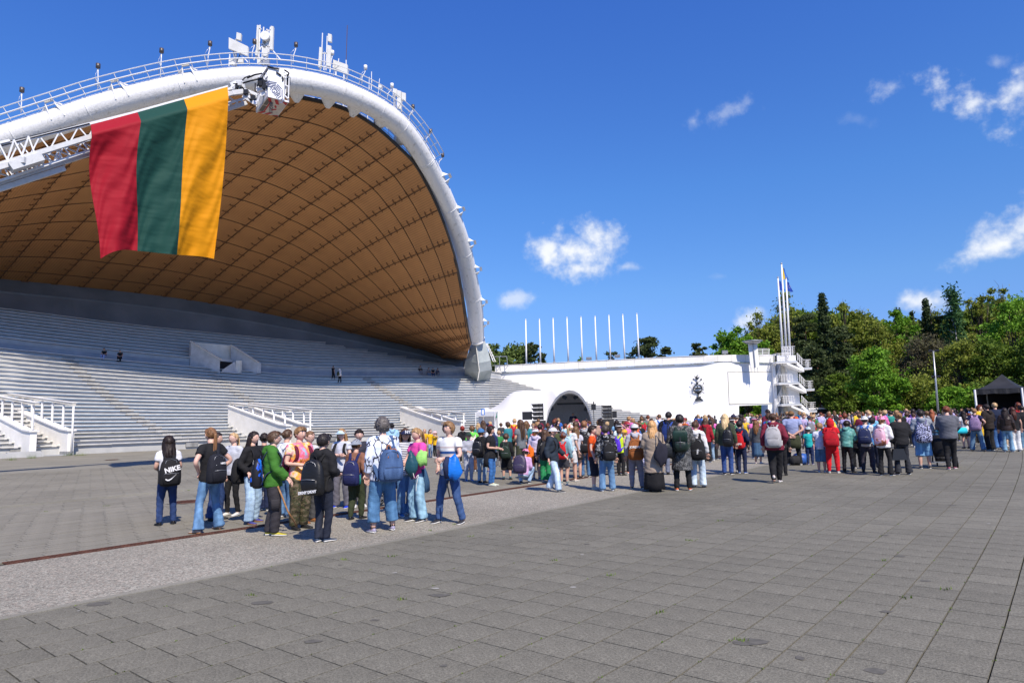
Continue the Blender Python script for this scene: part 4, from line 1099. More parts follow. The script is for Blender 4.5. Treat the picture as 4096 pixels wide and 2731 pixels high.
# ---- truck and van behind
def vehicle(name, px, Y, z0, L, H, lab, cat, rz=0):
 c = atz(px, Y, 0); t = empty(name, c, rz); tag(t, lab, cat)
 bodym = plain('truck_grey', (.40, .41, .42), .5) if cat == 'truck' else plain('van_white', (.75, .75, .74), .4)
 if cat == 'truck':
  mb = MB(); mb.box((.6, 0, .9 + H / 2), (L, 2.4, H)); mb.build('cargo_box', bodym, t)
  mb = MB()
  for k in range(1, 4): mb.box((.6 - L / 2 + L * k / 4, -1.21, .9 + H / 2), (.06, .03, H))
  mb.build('box_ribs', GALV, t)
  mb = MB(); mb.hexa([(-L / 2 - 1.7, -1.1, .6), (-L / 2 + .5, -1.1, .6), (-L / 2 + .5, 1.1, .6), (-L / 2 - 1.7, 1.1, .6), (-L / 2 - 1.3, -1.05, 2.5), (-L / 2 + .5, -1.05, 2.6), (-L / 2 + .5, 1.05, 2.6), (-L / 2 - 1.3, 1.05, 2.5)]); mb.build('cab', BLACK, t)
 else:
  mb = MB(); pr = [(-2.6, .4), (2.5, .4), (2.55, 1.1), (2.2, 1.45), (1.5, 2.35), (-2.55, 2.45)]
  v = [(x, y, z) for y in (-.95, .95) for x, z in pr]; n = 6
  mb.add(v, [tuple(range(n)), tuple(range(2 * n - 1, n - 1, -1))] + [(i, n + i, n + (i + 1) % n, (i + 1) % n) for i in range(n)]); mb.build('body', bodym, t)
  mb = MB(); mb.add([(2.2, -.96, 1.5), (1.62, -.96, 2.2), (.8, -.96, 2.2), (.8, -.96, 1.5)], [(0, 1, 2, 3)]); mb.add([(.6, -.96, 1.5), (.6, -.96, 2.2), (-2.2, -.96, 2.2), (-2.2, -.96, 1.5)], [(0, 1, 2, 3)]); mb.build('window', BLACK, t)
 for x in (-L * .33, L * .36):
  for y in (-.95, .95):
   w = MB(); v, f = loft([(x, y - .12, .38), (x, y + .12, .38)], [(.38, .38)] * 2, 16); w.add(v, f); w.build('wheel', BLACK, t)
vehicle('truck', 758, 112, 0, 6.2, 2.4, 'grey box truck parked behind the gateway in the white wall', 'truck')
vehicle('van', 824, 98, 0, 5.2, 2.2, 'white van parked under the dark trees right of the stair tower', 'van')
# ---- lamp post
t = empty('light_mast', atz(939.5, 62, 0)); tag(t, 'tall grey tapered floodlight mast in front of the trees at the right', 'lamp post')
tp3 = at(933.3, 351, 62) - t.location
mb = MB(); mb.tube([(0, 0, 0), tp3 * .5, tp3], [.10, .08, .055], 12); mb.build('mast', GALV, t)
for (k, w) in ((1.0, .75), (.66, .6)):
 c = tp3 * k
 mb = MB(); mb.bar(c + Vector((-w / 2, 0, 0)), c + Vector((w / 2, 0, 0)), .06); mb.build('crossbar', GALV, t)
 for sx in (-.26, .26):
  mb = MB(); mb.box(c + Vector((sx * w * 1.6, -.1, .05)), (.3, .12, .16), mat=Matrix.Rotation(.5, 3, 'X')); mb.build('lamp_head', BLACK, t)
# ---- trees
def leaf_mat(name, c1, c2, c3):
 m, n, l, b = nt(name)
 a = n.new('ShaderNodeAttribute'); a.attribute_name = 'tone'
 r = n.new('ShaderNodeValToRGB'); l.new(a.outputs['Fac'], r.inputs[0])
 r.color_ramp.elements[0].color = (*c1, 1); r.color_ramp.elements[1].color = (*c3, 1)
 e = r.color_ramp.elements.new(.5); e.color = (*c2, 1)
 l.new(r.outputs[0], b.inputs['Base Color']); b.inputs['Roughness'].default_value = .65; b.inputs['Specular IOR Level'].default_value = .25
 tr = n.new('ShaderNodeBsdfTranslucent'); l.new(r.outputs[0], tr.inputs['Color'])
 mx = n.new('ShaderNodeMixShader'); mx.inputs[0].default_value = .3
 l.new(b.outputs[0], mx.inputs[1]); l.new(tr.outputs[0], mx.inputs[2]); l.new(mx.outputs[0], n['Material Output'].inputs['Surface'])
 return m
LEAF = {'maple': leaf_mat('maple_leaf', (.085, .18, .014), (.14, .29, .02), (.20, .37, .03)),
 'dec': leaf_mat('pale_leaf', (.09, .14, .035), (.14, .20, .045), (.18, .25, .06)),
 'olive': leaf_mat('olive_leaf', (.13, .16, .02), (.20, .24, .03), (.27, .30, .045)),
 'dark': leaf_mat('dark_leaf', (.07, .12, .012), (.11, .17, .018), (.16, .24, .025)),
 'twig': leaf_mat('budding_twig', (.075, .065, .04), (.10, .09, .045), (.13, .13, .05)),
 'pine': leaf_mat('pine_needle', (.04, .06, .02), (.065, .09, .028), (.09, .12, .035)),
 'spruce': leaf_mat('spruce_needle', (.028, .05, .02), (.045, .07, .026), (.065, .095, .03)),
 'birch': leaf_mat('birch_leaf', (.04, .10, .03), (.06, .14, .04), (.09, .18, .05))}
bark_m = noise_mat('bark', (.05, .04, .032), (.11, .085, .065), scale=3, rough=.95)
pinebark_m = noise_mat('pine_bark', (.10, .06, .04), (.20, .11, .065), scale=2, rough=.95)
birchbark_m = noise_mat('birch_bark', (.08, .08, .07), (.32, .31, .29), scale=4, rough=.9)
rg = np.random.default_rng(11)
def leaves(name, C, size, tone, mat, parent):
 n = len(C)
 a = rg.normal(size=(n, 3)); a /= np.linalg.norm(a, axis=1)[:, None]
 b = np.cross(a, rg.normal(size=(n, 3))); b /= np.linalg.norm(b, axis=1)[:, None] + 1e-9
 s = (size * rg.uniform(.55, 1.3, n))[:, None]
 V = np.stack([C - a * s, C + b * s * .55, C + a * s, C - b * s * .55], 1).reshape(-1, 3)
 me = bpy.data.meshes.new(name)
 me.vertices.add(4 * n); me.vertices.foreach_set('co', V.astype(np.float32).ravel())
 me.loops.add(4 * n); me.loops.foreach_set('vertex_index', np.arange(4 * n, dtype=np.int32))
 me.polygons.add(n); me.polygons.foreach_set('loop_start', np.arange(0, 4 * n, 4, dtype=np.int32))
 me.polygons.foreach_set('loop_total', np.full(n, 4, dtype=np.int32))
 me.update(calc_edges=True)
 at_ = me.attributes.new('tone', 'FLOAT', 'FACE'); at_.data.foreach_set('value', tone.astype(np.float32))
 me.materials.append(mat)
 o = bpy.data.objects.new(name, me); col.objects.link(o); o.parent = parent
 return o
def blob_pts(c, r, n, hollow=.55):
 d = rg.normal(size=(n, 3)); d /= np.linalg.norm(d, axis=1)[:, None]
 rad = np.abs(rg.normal(.62, .3, n)) * (1 + .35 * np.sin(d[:, 0] * 5 + c[0]) * np.sin(d[:, 2] * 6 + c[2]))
 return np.array(c) + d * rad[:, None] * np.array(r)
def tree(px, top, wpx, Y, kind, label, leafkind=None, base=0.0, n=5200, low=.12, group=None):
 b = atz(px, Y, 0); H = zat(px, top, Y); W = wpx * Y / FPX / 2
 t = empty({'pine': 'pine_tree', 'spruce': 'spruce_tree', 'birch': 'birch_tree'}.get(kind, 'broadleaf_tree'), (b.x, b.y, -.06)); tag(t, label, 'tree', group or 'trees beyond the plaza')
 lk = leafkind or kind; pts = []; tones = []; n = int(n * 1.5)
 tb = MB()
 tr = max(.14, H * .014)
 lean = rg.normal(size=2) * H * .015
 tbark = pinebark_m if kind == 'pine' else birchbark_m if kind == 'birch' else bark_m
 hh = H * (.9 if kind in ('spruce', 'pine') else .72)
 tb.tube([(0, 0, 0), (lean[0] * .3, lean[1] * .3, hh * .35), (lean[0], lean[1], hh * .7), (lean[0] * 1.1, lean[1] * 1.1, hh)], [tr * 1.25, tr, tr * .6, tr * .12], 8)
 limbs = []
 if kind == 'spruce':
  lay = int(H / .75)
  for i in range(lay):
   f = i / lay; z = H * (low + (1 - low) * f); r = W * (1 - f) ** .85 * rg.uniform(.8, 1.1) + .15
   for k in range(7):
    a = rg.uniform(0, 6.28); m = max(4, int(n / lay / 7)); u = rg.uniform(.15, 1, m) * r * rg.uniform(.75, 1.1)
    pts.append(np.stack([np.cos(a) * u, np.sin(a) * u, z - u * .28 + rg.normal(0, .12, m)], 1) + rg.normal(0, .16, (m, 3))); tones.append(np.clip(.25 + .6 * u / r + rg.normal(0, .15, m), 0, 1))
   if i % 3 == 0: limbs.append(((0, 0, z), (math.cos(a) * r, math.sin(a) * r, z - r * .25)))
 elif kind == 'pine':
  nb_ = 50; W = W * 1.15
  for i in range(nb_):
   f = rg.uniform(0, 1) ** .8 if i > 1 else 1.0; z = H * (low + (.97 - low) * f); r = W * (.95 - .5 * f) * rg.uniform(.4, 1.1); a = rg.uniform(0, 6.28)
   c = (math.cos(a) * r * .75, math.sin(a) * r * .75, z); s = W * rg.uniform(.2, .4) * (1.15 - .5 * f)
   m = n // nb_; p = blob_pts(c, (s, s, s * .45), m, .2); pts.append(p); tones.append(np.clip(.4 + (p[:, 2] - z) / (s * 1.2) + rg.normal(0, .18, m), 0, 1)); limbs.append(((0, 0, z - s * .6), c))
 elif kind == 'birch':
  nb_ = 30
  for i in range(nb_):
   f = rg.uniform(0, 1) if i > 1 else 1.0; z = H * (low + (.97 - low) * f); r = W * math.sin(math.pi * min(1, .18 + .8 * (1 - f))) * rg.uniform(.2, .85); a = rg.uniform(0, 6.28)
   c = np.array((math.cos(a) * r, math.sin(a) * r, z)); m = n // nb_
   p = c * np.array([.8, .8, 1]) + rg.normal(size=(m, 3)) * np.array([.7, .7, 1.4]) * W * .24; p[:, 2] -= np.abs(rg.normal(0, .6, m)) * W * .3; pts.append(p); tones.append(np.clip(rg.normal(.5, .25, m), 0, 1)); limbs.append(((0, 0, z - 1), tuple(c)))
 else:
  nb_ = 58
  for i in range(nb_):
   u = rg.uniform(-1, 1) if i > 3 else .97; a = rg.uniform(0, 6.28); q = math.sqrt(1 - u * u)
   zc = H * (low + (1 - low) * .5); hz = H * (1 - low) * .5
   k_ = rg.uniform(.45, .95)
   c = np.array((math.cos(a) * q * W * k_, math.sin(a) * q * W * k_, zc + u * hz * (k_ + .03)))
   s = W * rg.uniform(.16, .36); s = min(s, hz * .45)
   if c[2] + s * .8 > H: c[2] = H - s * .8
   m = n // nb_; p = blob_pts(c, (s, s, s * .8), m, .45 if kind != 'olive' else .1)
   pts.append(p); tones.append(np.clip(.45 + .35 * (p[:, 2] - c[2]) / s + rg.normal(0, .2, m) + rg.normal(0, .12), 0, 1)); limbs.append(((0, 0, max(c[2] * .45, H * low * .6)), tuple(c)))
 lb = MB()
 for k, (a, c) in enumerate(limbs[:26]):
  a = Vector(a); c = Vector(c); mid_ = a.lerp(c, .5) + Vector((0, 0, (c - a).length * .08))
  lb.tube([a, mid_, c], [tr * .4, tr * .25, tr * .08], 5)
  if kind in ('olive', 'twig'):
   for _ in range(4):
    e = c + Vector(rg.normal(size=3)) * W * .22; e.z = min(e.z + W * .1, H * 1.0); lb.tube([mid_, c.lerp(e, .5), e], [tr * .14, tr * .09, tr * .04], 4)
 tb.build('trunk', tbark, t); lb.build('limbs', tbark, t)['kind'] = 'stuff'
 P = np.concatenate(pts); T_n = np.concatenate(tones);
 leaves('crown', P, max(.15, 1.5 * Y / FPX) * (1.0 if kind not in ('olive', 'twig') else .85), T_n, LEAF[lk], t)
 return t
TL = [(494, 342, 16, 128, 'dec', 'slim pale green tree right beside the grey arch foot', 'dec', 2600),
 (513, 341.2, 26, 120, 'dec', 'rounded pale green tree behind the wall, left of the first flagpole', 'dec', 4200),
 (534, 340.5, 17, 118, 'pine', 'tall scraggy pine between the first and second flagpoles', None, 2400),
 (544, 351, 12, 121, 'pine', 'small pine just right of the second flagpole', None, 1500),
 (582, 356, 9, 122, 'dec', 'treetop barely showing above the parapet at the fifth flagpole', 'maple', 500),
 (614.5, 350, 14, 124, 'pine', 'small pine showing above the parapet right of the seventh flagpole', None, 1700),
 (648, 335.5, 30, 118, 'pine', 'broad dark pine right of the last flagpole in the row', None, 4200),
 (669, 345.5, 15, 120, 'pine', 'smaller pine at the right flank of the broad dark pine', None, 1800),
 (704, 341, 17, 121, 'pine', 'dark pine standing alone above the wall, over the emblem', None, 2000),
 (730, 327, 38, 116, 'maple', 'fresh green tree left of the fire bowl', 'maple', 6000),
 (762, 311, 44, 122, 'olive', 'sparse brownish tree with bare limbs behind the fire bowl', 'olive', 2600),
 (764, 340, 34, 113, 'maple', 'bright green leafy tree filling the gap right of the fire bowl', 'maple', 5200),
 (742, 324, 50, 117, 'maple', 'wide fresh green tree behind the fire bowl column', 'maple', 6500),
 (778, 318, 40, 119, 'olive', 'yellow green tree just left of the tall flagpoles', 'olive', 5500),
 (750, 392, 44, 110, 'dark', 'leafy green undergrowth seen through the gateway in the wall', 'maple', 3000),
 (795, 291, 56, 124, 'olive', 'tall sparse olive tree behind the three flagpoles', 'olive', 5500),
 (812, 312, 40, 112, 'pine', 'dark pine directly right of the stair tower', None, 6500),
 (832, 290.5, 42, 116, 'spruce', 'tall dark spruce rising above the pines right of the tower', None, 5200),
 (852, 296, 40, 120, 'olive', 'tall olive tree at the right of the spruce', 'olive', 5000),
 (845, 326, 46, 104, 'pine', 'wide dark pine with a reddish trunk beside the round maple', None, 7500),
 (822, 345, 44, 100, 'pine', 'lower dark pine in front of the tall spruce', None, 6000),
 (883, 316, 54, 116, 'olive', 'yellow green tree behind the round maple', 'olive', 6500),
 (906, 309, 44, 118, 'maple', 'green broad tree behind and right of the round maple', 'maple', 6500),
 (880, 344.5, 54, 84, 'maple', 'round bright green maple standing in front of the wood', 'maple', 9500),
 (908, 306, 22, 128, 'spruce', 'left of two narrow spruce tips on the skyline', None, 1500),
 (921, 309, 22, 128, 'spruce', 'right of two narrow spruce tips on the skyline', None, 1500),
 (937, 297, 38, 118, 'spruce', 'largest skyline spruce under the low cloud', None, 4200),
 (952, 313, 26, 116, 'pine', 'dark pine between the skyline spruce and the birch', None, 3000),
 (963, 289, 30, 112, 'birch', 'tall drooping birch left of the pale poplars', None, 4500),
 (935, 330, 62, 96, 'twig', 'brown twiggy tree just coming into leaf behind the light mast', 'twig', 5200),
 (965, 338, 62, 90, 'olive', 'yellow green tree right of the light mast', 'olive', 8000),
 (990, 283, 40, 118, 'olive', 'pale poplar left of the tallest skyline tree at the right', 'olive', 5500),
 (1014, 277, 40, 118, 'olive', 'tallest pale poplar at the right edge of the skyline', 'olive', 5500),
 (1022, 292, 60, 104, 'maple', 'vivid green tree below the poplars at the right edge', 'maple', 7500),
 (1000, 335, 60, 88, 'dark', 'shadowy olive green tree above the black gazebo', 'dark', 7500),
 (1040, 330, 60, 84, 'dark', 'dark leafy tree cut by the right edge above the gazebo', 'dark', 6500),
 (940, 307, 56, 126, 'olive', 'olive tree filling the skyline behind the largest spruce', 'olive', 6500),
 (918, 319, 56, 124, 'olive', 'olive tree low on the skyline between the spruce tips', 'dark', 6000),
 (988, 299, 56, 126, 'olive', 'olive tree filling the skyline right of the birch', 'olive', 6500),
 (868, 306, 50, 126, 'olive', 'olive tree filling the skyline behind the round maple', 'olive', 6000),
 (1062, 290, 60, 100, 'maple', 'green tree just past the right edge', 'maple', 4000),
 (925, 372, 60, 84, 'olive', 'low spreading bush behind the foot of the light mast', 'olive', 6000),
 (955, 385, 50, 80, 'maple', 'low bright green bush right of the foot of the light mast', 'maple', 5000),
 (905, 385, 40, 86, 'dark', 'low dark bush right of the round maple', 'dark', 4000),
 (1000, 375, 50, 78, 'dark', 'low dark green bush behind the black gazebo', 'dark', 4200),
 (843, 372, 40, 96, 'dark', 'low green bush among the pine trunks', 'dark', 4200)]
for (px, top, w, Y, kind, lab, lk, n) in TL:
 low = .3 if kind == 'pine' else .1 if kind in ('spruce',) else .06
 if px < 720: low = .5; w *= 1.5
 tree(px, top, w, Y, kind, lab, lk, n=n, low=low)
n = 60000
pxs = rg.uniform(722, 1120, n); Ys = rg.uniform(124, 150, n)
th = np.interp(pxs, [722, 760, 800, 850, 900, 950, 1000, 1120], [345, 325, 303, 304, 316, 312, 294, 290])
v = rg.uniform(0, 1, n) ** .8
P = np.array([tuple(atz(a, b_, 0)) for a, b_ in zip(pxs, Ys)])
ztop = (424 - (pxs * .026) - th + 8) * Ys / FPX
P[:, 2] = v * ztop + rg.normal(0, .6, n)
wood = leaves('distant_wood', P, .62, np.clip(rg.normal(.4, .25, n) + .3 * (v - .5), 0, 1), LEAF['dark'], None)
tag(wood, kind='stuff')
# ---- white tent stage
tent_m = noise_mat('white_tent_cloth', (.80, .80, .80), (.85, .85, .85), scale=.6, rough=.6, bump=.12, bscale=.8)
_n, _l = tent_m.node_tree.nodes, tent_m.node_tree.links
_tr = _n.new('ShaderNodeBsdfTranslucent'); _tr.inputs['Color'].default_value = (.8, .8, .8, 1); _mx = _n.new('ShaderNodeMixShader'); _mx.inputs[0].default_value = .24
_l.new(_n['Principled BSDF'].outputs[0], _mx.inputs[1]); _l.new(_tr.outputs[0], _mx.inputs[2]); _l.new(_mx.outputs[0], _n['Material Output'].inputs['Surface'])
tin_m = plain('tent_lining', (.8, .8, .82), .8)
tent = empty('stage_tent', atz(565, 52, 0)); tag(tent, 'white vaulted tent stage with an arched dark mouth in front of the wall', 'tent')
O = tent.location.copy()
rim = [(544.0, 446), (545.4, 427), (547, 419), (549, 412), (552, 405.6), (556, 400.3), (560, 396.2), (564.5, 393.6), (569.2, 392.4), (574, 393.2), (578.6, 395.8), (582.6, 400), (586, 405.6), (588.8, 412), (591, 419), (592.7, 427), (594.3, 444)]
def scl(p, k, cx=568.5, cy=446): return (cx + (p[0] - cx) * k, cy + (p[1] - cy) * k)
front = [at(x, min(y, 700), 50) - O for x, y in rim]
for p in front: p.z = max(p.z, 0)
outer = [at(*scl((x, y), 1.055), 49.7) - O for x, y in rim]
for p in outer: p.z = max(p.z, 0)
back = [at(*scl((x, y), .96), 56.5) - O for x, y in rim]
for p in back: p.z = max(p.z, 0)
mb = MB(); nr = len(rim)
mb.add(front + outer, [(i, i + 1, nr + i + 1, nr + i) for i in range(nr - 1)], 0, True)
mb.build('mouth_rim', tent_m, tent)
mb = MB(); mb.add(front + back, [(i, nr + i, nr + i + 1, i + 1) for i in range(nr - 1)], 0, True); mb.add(back, [tuple(range(nr))]); mb.build('lining', tin_m, tent)
sil = [(476.5, 446), (478, 424), (484, 411.5), (490, 408.6), (498.4, 404.2), (503.3, 399.6), (507, 396), (510.8, 393.0), (516.4, 390.7), (524, 390.1), (533, 390), (541.9, 389.8), (552, 390), (562, 391), (568.6, 391.2)]
top_l = [at(x, y, 53) - O for x, y in sil]
for p in top_l: p.z = max(p.z, 0)
bt_l = [Vector((p.x, p.y - 5.5 if i else p.y - 1, 0)) for i, p in enumerate(top_l)]
md_l = [a.lerp(b_, .5) + Vector((0, -1.1, (a.z) * .18)) for a, b_ in zip(top_l, bt_l)]
for i_, m_, b2 in ((11, 3, 0), (12, 5, 3), (13, 6, 5), (14, 8, 6)): md_l[i_] = outer[m_].copy(); bt_l[i_] = outer[b2].copy()
mb = MB(); k = len(sil)
mb.add(top_l + md_l + bt_l, [(i, k + i, k + i + 1, i + 1) for i in range(k - 1)] + [(k + i, 2 * k + i, 2 * k + i + 1, k + i + 1) for i in range(k - 1)], 0, True)
sil2 = [scl(p, 1.055) for p in rim[8:]]
tr_ = [at(x, y, 49.7) - O for x, y in sil2]; br_ = [at(*scl(p, .98), 57) - O for p in rim[8:]]
for p in tr_ + br_: p.z = max(p.z, 0)
mb.add(tr_ + br_, [(i, i + 1, len(tr_) + i + 1, len(tr_) + i) for i in range(len(tr_) - 1)], 0, True)
tl2 = [Vector((p.x, p.y + 5, p.z)) for p in top_l]; mb.add(top_l + tl2, [(i, i + 1, k + i + 1, k + i) for i in range(k - 1)], 0, True)
tl3 = [Vector((p.x, p.y, 0)) for p in tl2]; mb.add(tl2 + tl3, [(i, i + 1, k + i + 1, k + i) for i in range(k - 1)], 0, True)
mb.build('tent_skin', tent_m, tent)
mb = MB(); mb.hexa([atz(546, 50.4, z) - O if j < 1 else q for z in (0,) for j, q in enumerate((0, atz(593, 50.4, 0) - O, atz(592, 56, 0) - O, atz(547, 56, 0) - O))] + [atz(546, 50.4, .35) - O, atz(593, 50.4, .35) - O, atz(592, 56, .35) - O, atz(547, 56, .35) - O]); mb.build('stage_floor', plain('stage_floor', (.3, .3, .3), .7), tent)
mb = MB(); mb.bar(at(557, 403.5, 52) - O, at(583.5, 402.8, 52) - O, .14); mb.build('truss_bar', BLACK, tent)
for (x, y, r_) in ((564.5, 396.8, .5), (575.8, 396.6, -.5), (551.5, 407.8, 1.1), (586, 408, -1.1)):
 mb = MB(); rot = Matrix.Rotation(r_, 3, 'Y'); c = at(x, y, 50.6) - O
 mb.box(c, (.32, .3, .24), mat=rot); mb.box(c + rot @ Vector((0, -.18, 0)), (.2, .1, .16), mat=rot); mb.bar(c + rot @ Vector((-.2, 0, 0)), c + Vector((0, 0, .3)), .05); mb.build('spotlight', BLACK, tent)
for (x, lab) in ((571, 'microphone stand left of the speaker on stage'), (578.6, 'microphone stand right of the speaker on stage')):
 t = empty('microphone_stand', atz(x, 50.9, .35)); tag(t, lab, 'microphone stand')
 mb = MB(); mb.bar((0, 0, 0), (0, 0, 1.25), .03); mb.bar((-.2, 0, 0), (.2, 0, .02), .03); mb.bar((0, -.2, 0), (0, .2, .02), .03); mb.build('pole', BLACK, t)
 sg = -1 if x < 575 else 1
 mb = MB(); mb.bar((0, 0, 1.25), (sg * -.25, 0, 1.35), .025); mb.build('boom', BLACK, t); mb = MB(); mb.bar((sg * -.25, 0, 1.35), (sg * -.36, 0, 1.38), .06); mb.build('microphone', BLACK, t)
t = empty('white_gazebo', atz(487, 47, 0)); tag(t, 'small white pop-up gazebo at the left end of the tent stage', 'gazebo')
O4 = t.location.copy()
c4 = [atz(476.3, 46, 0) - O4, atz(495.5, 45.2, 0) - O4, atz(498, 48.4, 0) - O4, atz(479.5, 49.2, 0) - O4]; ez = zat(480, 411.5, 46); pk = zat(487, 406.8, 47)
mb = MB(); cc = sum(c4, Vector()) / 4; E4 = [p + Vector((0, 0, ez)) for p in c4]; V4 = [p + Vector((0, 0, ez - .3)) for p in c4]
mb.add(E4 + [cc + Vector((0, 0, pk))], [(i, (i + 1) % 4, 4) for i in range(4)]); mb.add(V4 + E4, [(i, (i + 1) % 4, 4 + (i + 1) % 4, 4 + i) for i in range(4)]); mb.build('canopy', tent_m, t)
for p in c4: mb = MB(); mb.bar(p, p + Vector((0, 0, ez)), .05); mb.build('leg', STEEL, t)
mb = MB(); mb.hexa([c4[3], c4[2], c4[2] + Vector((0, .03, 0)), c4[3] + Vector((0, .03, 0))] + [p + Vector((0, 0, ez - .3)) for p in (c4[3], c4[2], c4[2] + Vector((0, .03, 0)), c4[3] + Vector((0, .03, 0)))]); mb.build('back_curtain', tent_m, t)
# ---- loudspeaker stacks
grille_m = plain('speaker_grille', (.022, .023, .026), .7)
def pa(px0, px1, y0, y1, Y, lab, n=4, sub=True, side=0):
 t = empty('loudspeaker_stack', atz((px0 + px1) / 2, Y, 0)); tag(t, lab, 'loudspeakers', 'loudspeaker stacks beside the stage')
 w = (px1 - px0) * Y / FPX; zt = zat(px0, y0, Y); zb = zat(px0, y1, Y); h = (zt - zb) / n
 for k in range(n):
  z = zt - h * (k + .5)
  mb = MB(); mb.hexa([(-w / 2 + .15, -.3, z - h * .44), (w / 2, -.3, z - h * .44), (w / 2, .3, z - h * .3), (-w / 2 + .15, .3, z - h * .3), (-w / 2 + .02, -.3, z + h * .44), (w / 2, -.3, z + h * .44), (w / 2, .3, z + h * .3), (-w / 2 + .1, .3, z + h * .3)]); mb.build('line_array_box', grille_m, t)
  mb = MB(); v, f = loft([(-w * .12, -.302, z), (-w * .12, -.33, z)], [(h * .24, h * .24)] * 2, 12); mb.add(v, f); mb.build('horn', BLACK, t)
  mb = MB(); mb.bar((-w / 2, -.28, z - h * .4), (-w / 2, -.28, z + h * .5), .03); mb.bar((w * .16, -.34, z - h * .4), (w * .16, -.34, z + h * .5), .04); mb.bar((w / 2 - .02, -.3, z - h * .5), (w / 2 - .02, -.3, z + h * .5), .05); mb.build('rigging_bar', GALV if False else BLACK, t)
 for k, s in enumerate((-.55, .55)):
  mb = MB(); mb.box((s * w * .5 + .1, 0, zb * .5), (w * .54, .8, zb - .04)); mb.build('subwoofer', BLACK, t)
  mb = MB(); mb.box((s * w * .5 + .1, -.41, zb * .5), (w * .5, .02, zb - .14)); mb.build('grille', grille_m, t)
 if side:
  mb = MB(); mb.box((side * w * .82, 0, zb + .32), (w * .8 if side < 0 else .3, .5, .55)); mb.build('side_speaker', BLACK, t)
pa(532, 544.2, 403.2, 419.8, 46, 'larger black loudspeaker stack left of the stage mouth', side=-1)
pa(602.5, 612.3, 404.8, 418.3, 54, 'black loudspeaker stack right of the stage mouth before the bench steps', side=1)
t = empty('spotlight_stand', atz(594.8, 49, 0)); tag(t, 'black spotlight on a thin stand at the right of the stage mouth', 'spotlight')
mb = MB(); mb.bar((0, 0, 0), (0, 0, 2.3), .04); mb.bar((-.3, 0, 0), (0, 0, .5), .03); mb.bar((.3, 0, 0), (0, 0, .5), .03); mb.build('pole', BLACK, t)
mb = MB(); mb.box((0, -.05, 2.5), (.3, .35, .42)); mb.bar((0, -.1, 2.7), (.05, 0, 2.9), .06); mb.build('lamp_head', BLACK, t)
t = empty('placard', atz(484.6, 44, 0)); tag(t, 'blue framed white placard on a stick raised above the crowd', 'placard')
zt = zat(484, 411.4, 44); O5 = t.location.copy()
mb = MB(); mb.bar((0, 0, .9), (-.05, 0, zt), .03); mb.build('stick', plain('pale_wood', (.5, .45, .36), .7), t)
mb = MB(); mb.box((-.06, 0, zt), (.24, .02, .40)); mb.build('board', plain('sign_blue', (.02, .16, .55), .5), t)
mb = MB(); mb.box((-.06, -.014, zt), (.14, .01, .29)); mb.build('sheet', plain('paper_white', (.75, .76, .78), .6), t)
t = empty('pennant', atz(498, 44, 0)); tag(t, 'green pennant on a stick raised above the crowd near the gazebo', 'pennant')
z1 = zat(498, 416.5, 44)
mb = MB(); mb.bar((0, 0, 1.2), (0, 0, z1 + .35), .02); mb.build('stick', BLACK, t)
mb = MB(); mb.hexa([(-.09, 0, z1 - .05), (.0, 0, z1 - .03), (.0, .02, z1 - .03), (-.09, .02, z1 - .05), (-.03, 0, z1 + .3), (.02, 0, z1 + .36), (.02, .02, z1 + .36), (-.03, .02, z1 + .3)]); mb.build('cloth', plain('pennant_green', (.03, .22, .12), .7), t)
# ---- black gazebo at the right
t = empty('black_gazebo', atz(1003, 42, 0)); tag(t, 'black pop-up gazebo with peaked roof at the right edge', 'gazebo')
O6 = t.location.copy(); blk = noise_mat('black_canvas', (.012, .013, .016), (.024, .025, .03), scale=1.5, rough=.75, bump=.3, bscale=3)
A = atz(979.5, 41.5, 0) - O6; B = atz(1027, 40.5, 0) - O6; D = Vector((.72, .69, 0)) * 2.9
wv = (B - A); B2 = B
cs = [A, B2, B2 + D, A + D]; ez = zat(979.5, 388.9, 41.5); pz = 0
ctr = at(1001.8, 373.6, 42.3) - O6;
N8 = 10; v = []; f = []
mb = MB()
E4 = [p + Vector((0, 0, ez)) for p in cs]
for s in range(4):      # concave roof faces
 a, b_ = E4[s], E4[(s + 1) % 4]; vs = []
 pk_ = Vector(((cs[0].x + cs[2].x) / 2, (cs[0].y + cs[2].y) / 2, pz)) if False else ctr
 for i in range(7):
  q = i / 6; h_ = q ** 1.55
  for j in range(9):
   e = a.lerp(b_, j / 8); p = e.lerp(Vector((pk_.x, pk_.y, e.z)), q); p.z = ez + (pk_.z - ez) * h_ - .05 * math.sin(math.pi * j / 8) * (1 - q); vs.append(p)
 mb.add(vs, [(i * 9 + j, i * 9 + j + 1, i * 9 + 10 + j, i * 9 + 9 + j) for i in range(6) for j in range(8)], 0, True)
mb.build('canopy', blk, t)
for s in range(4):
 a, b_ = E4[s], E4[(s + 1) % 4]; mb = MB(); vs = []
 for j in range(13):
  e = a.lerp(b_, j / 12); w_ = .02 * math.sin(j * 2.2)
  vs += [e + Vector((0, w_, .01)), e + Vector((0, w_ * 1.8, -.30 - .02 * math.sin(j)))]
 mb.add(vs, [(2 * j, 2 * j + 1, 2 * j + 3, 2 * j + 2) for j in range(12)]); mb.build('valance', blk, t)
for p in cs: mb = MB(); mb.bar(p, p + Vector((0, 0, ez)), .09); mb.build('leg', STEEL, t)
for (s) in (1, 2, 3):
 a, b_ = cs[s], cs[(s + 1) % 4]; e = Vector((.02, .02, 0)); mb = MB(); mb.hexa([a, b_, b_ + e, a + e] + [q + Vector((0, 0, ez - .05)) for q in (a, b_, b_ + e, a + e)]); mb.build('side_curtain', blk, t)
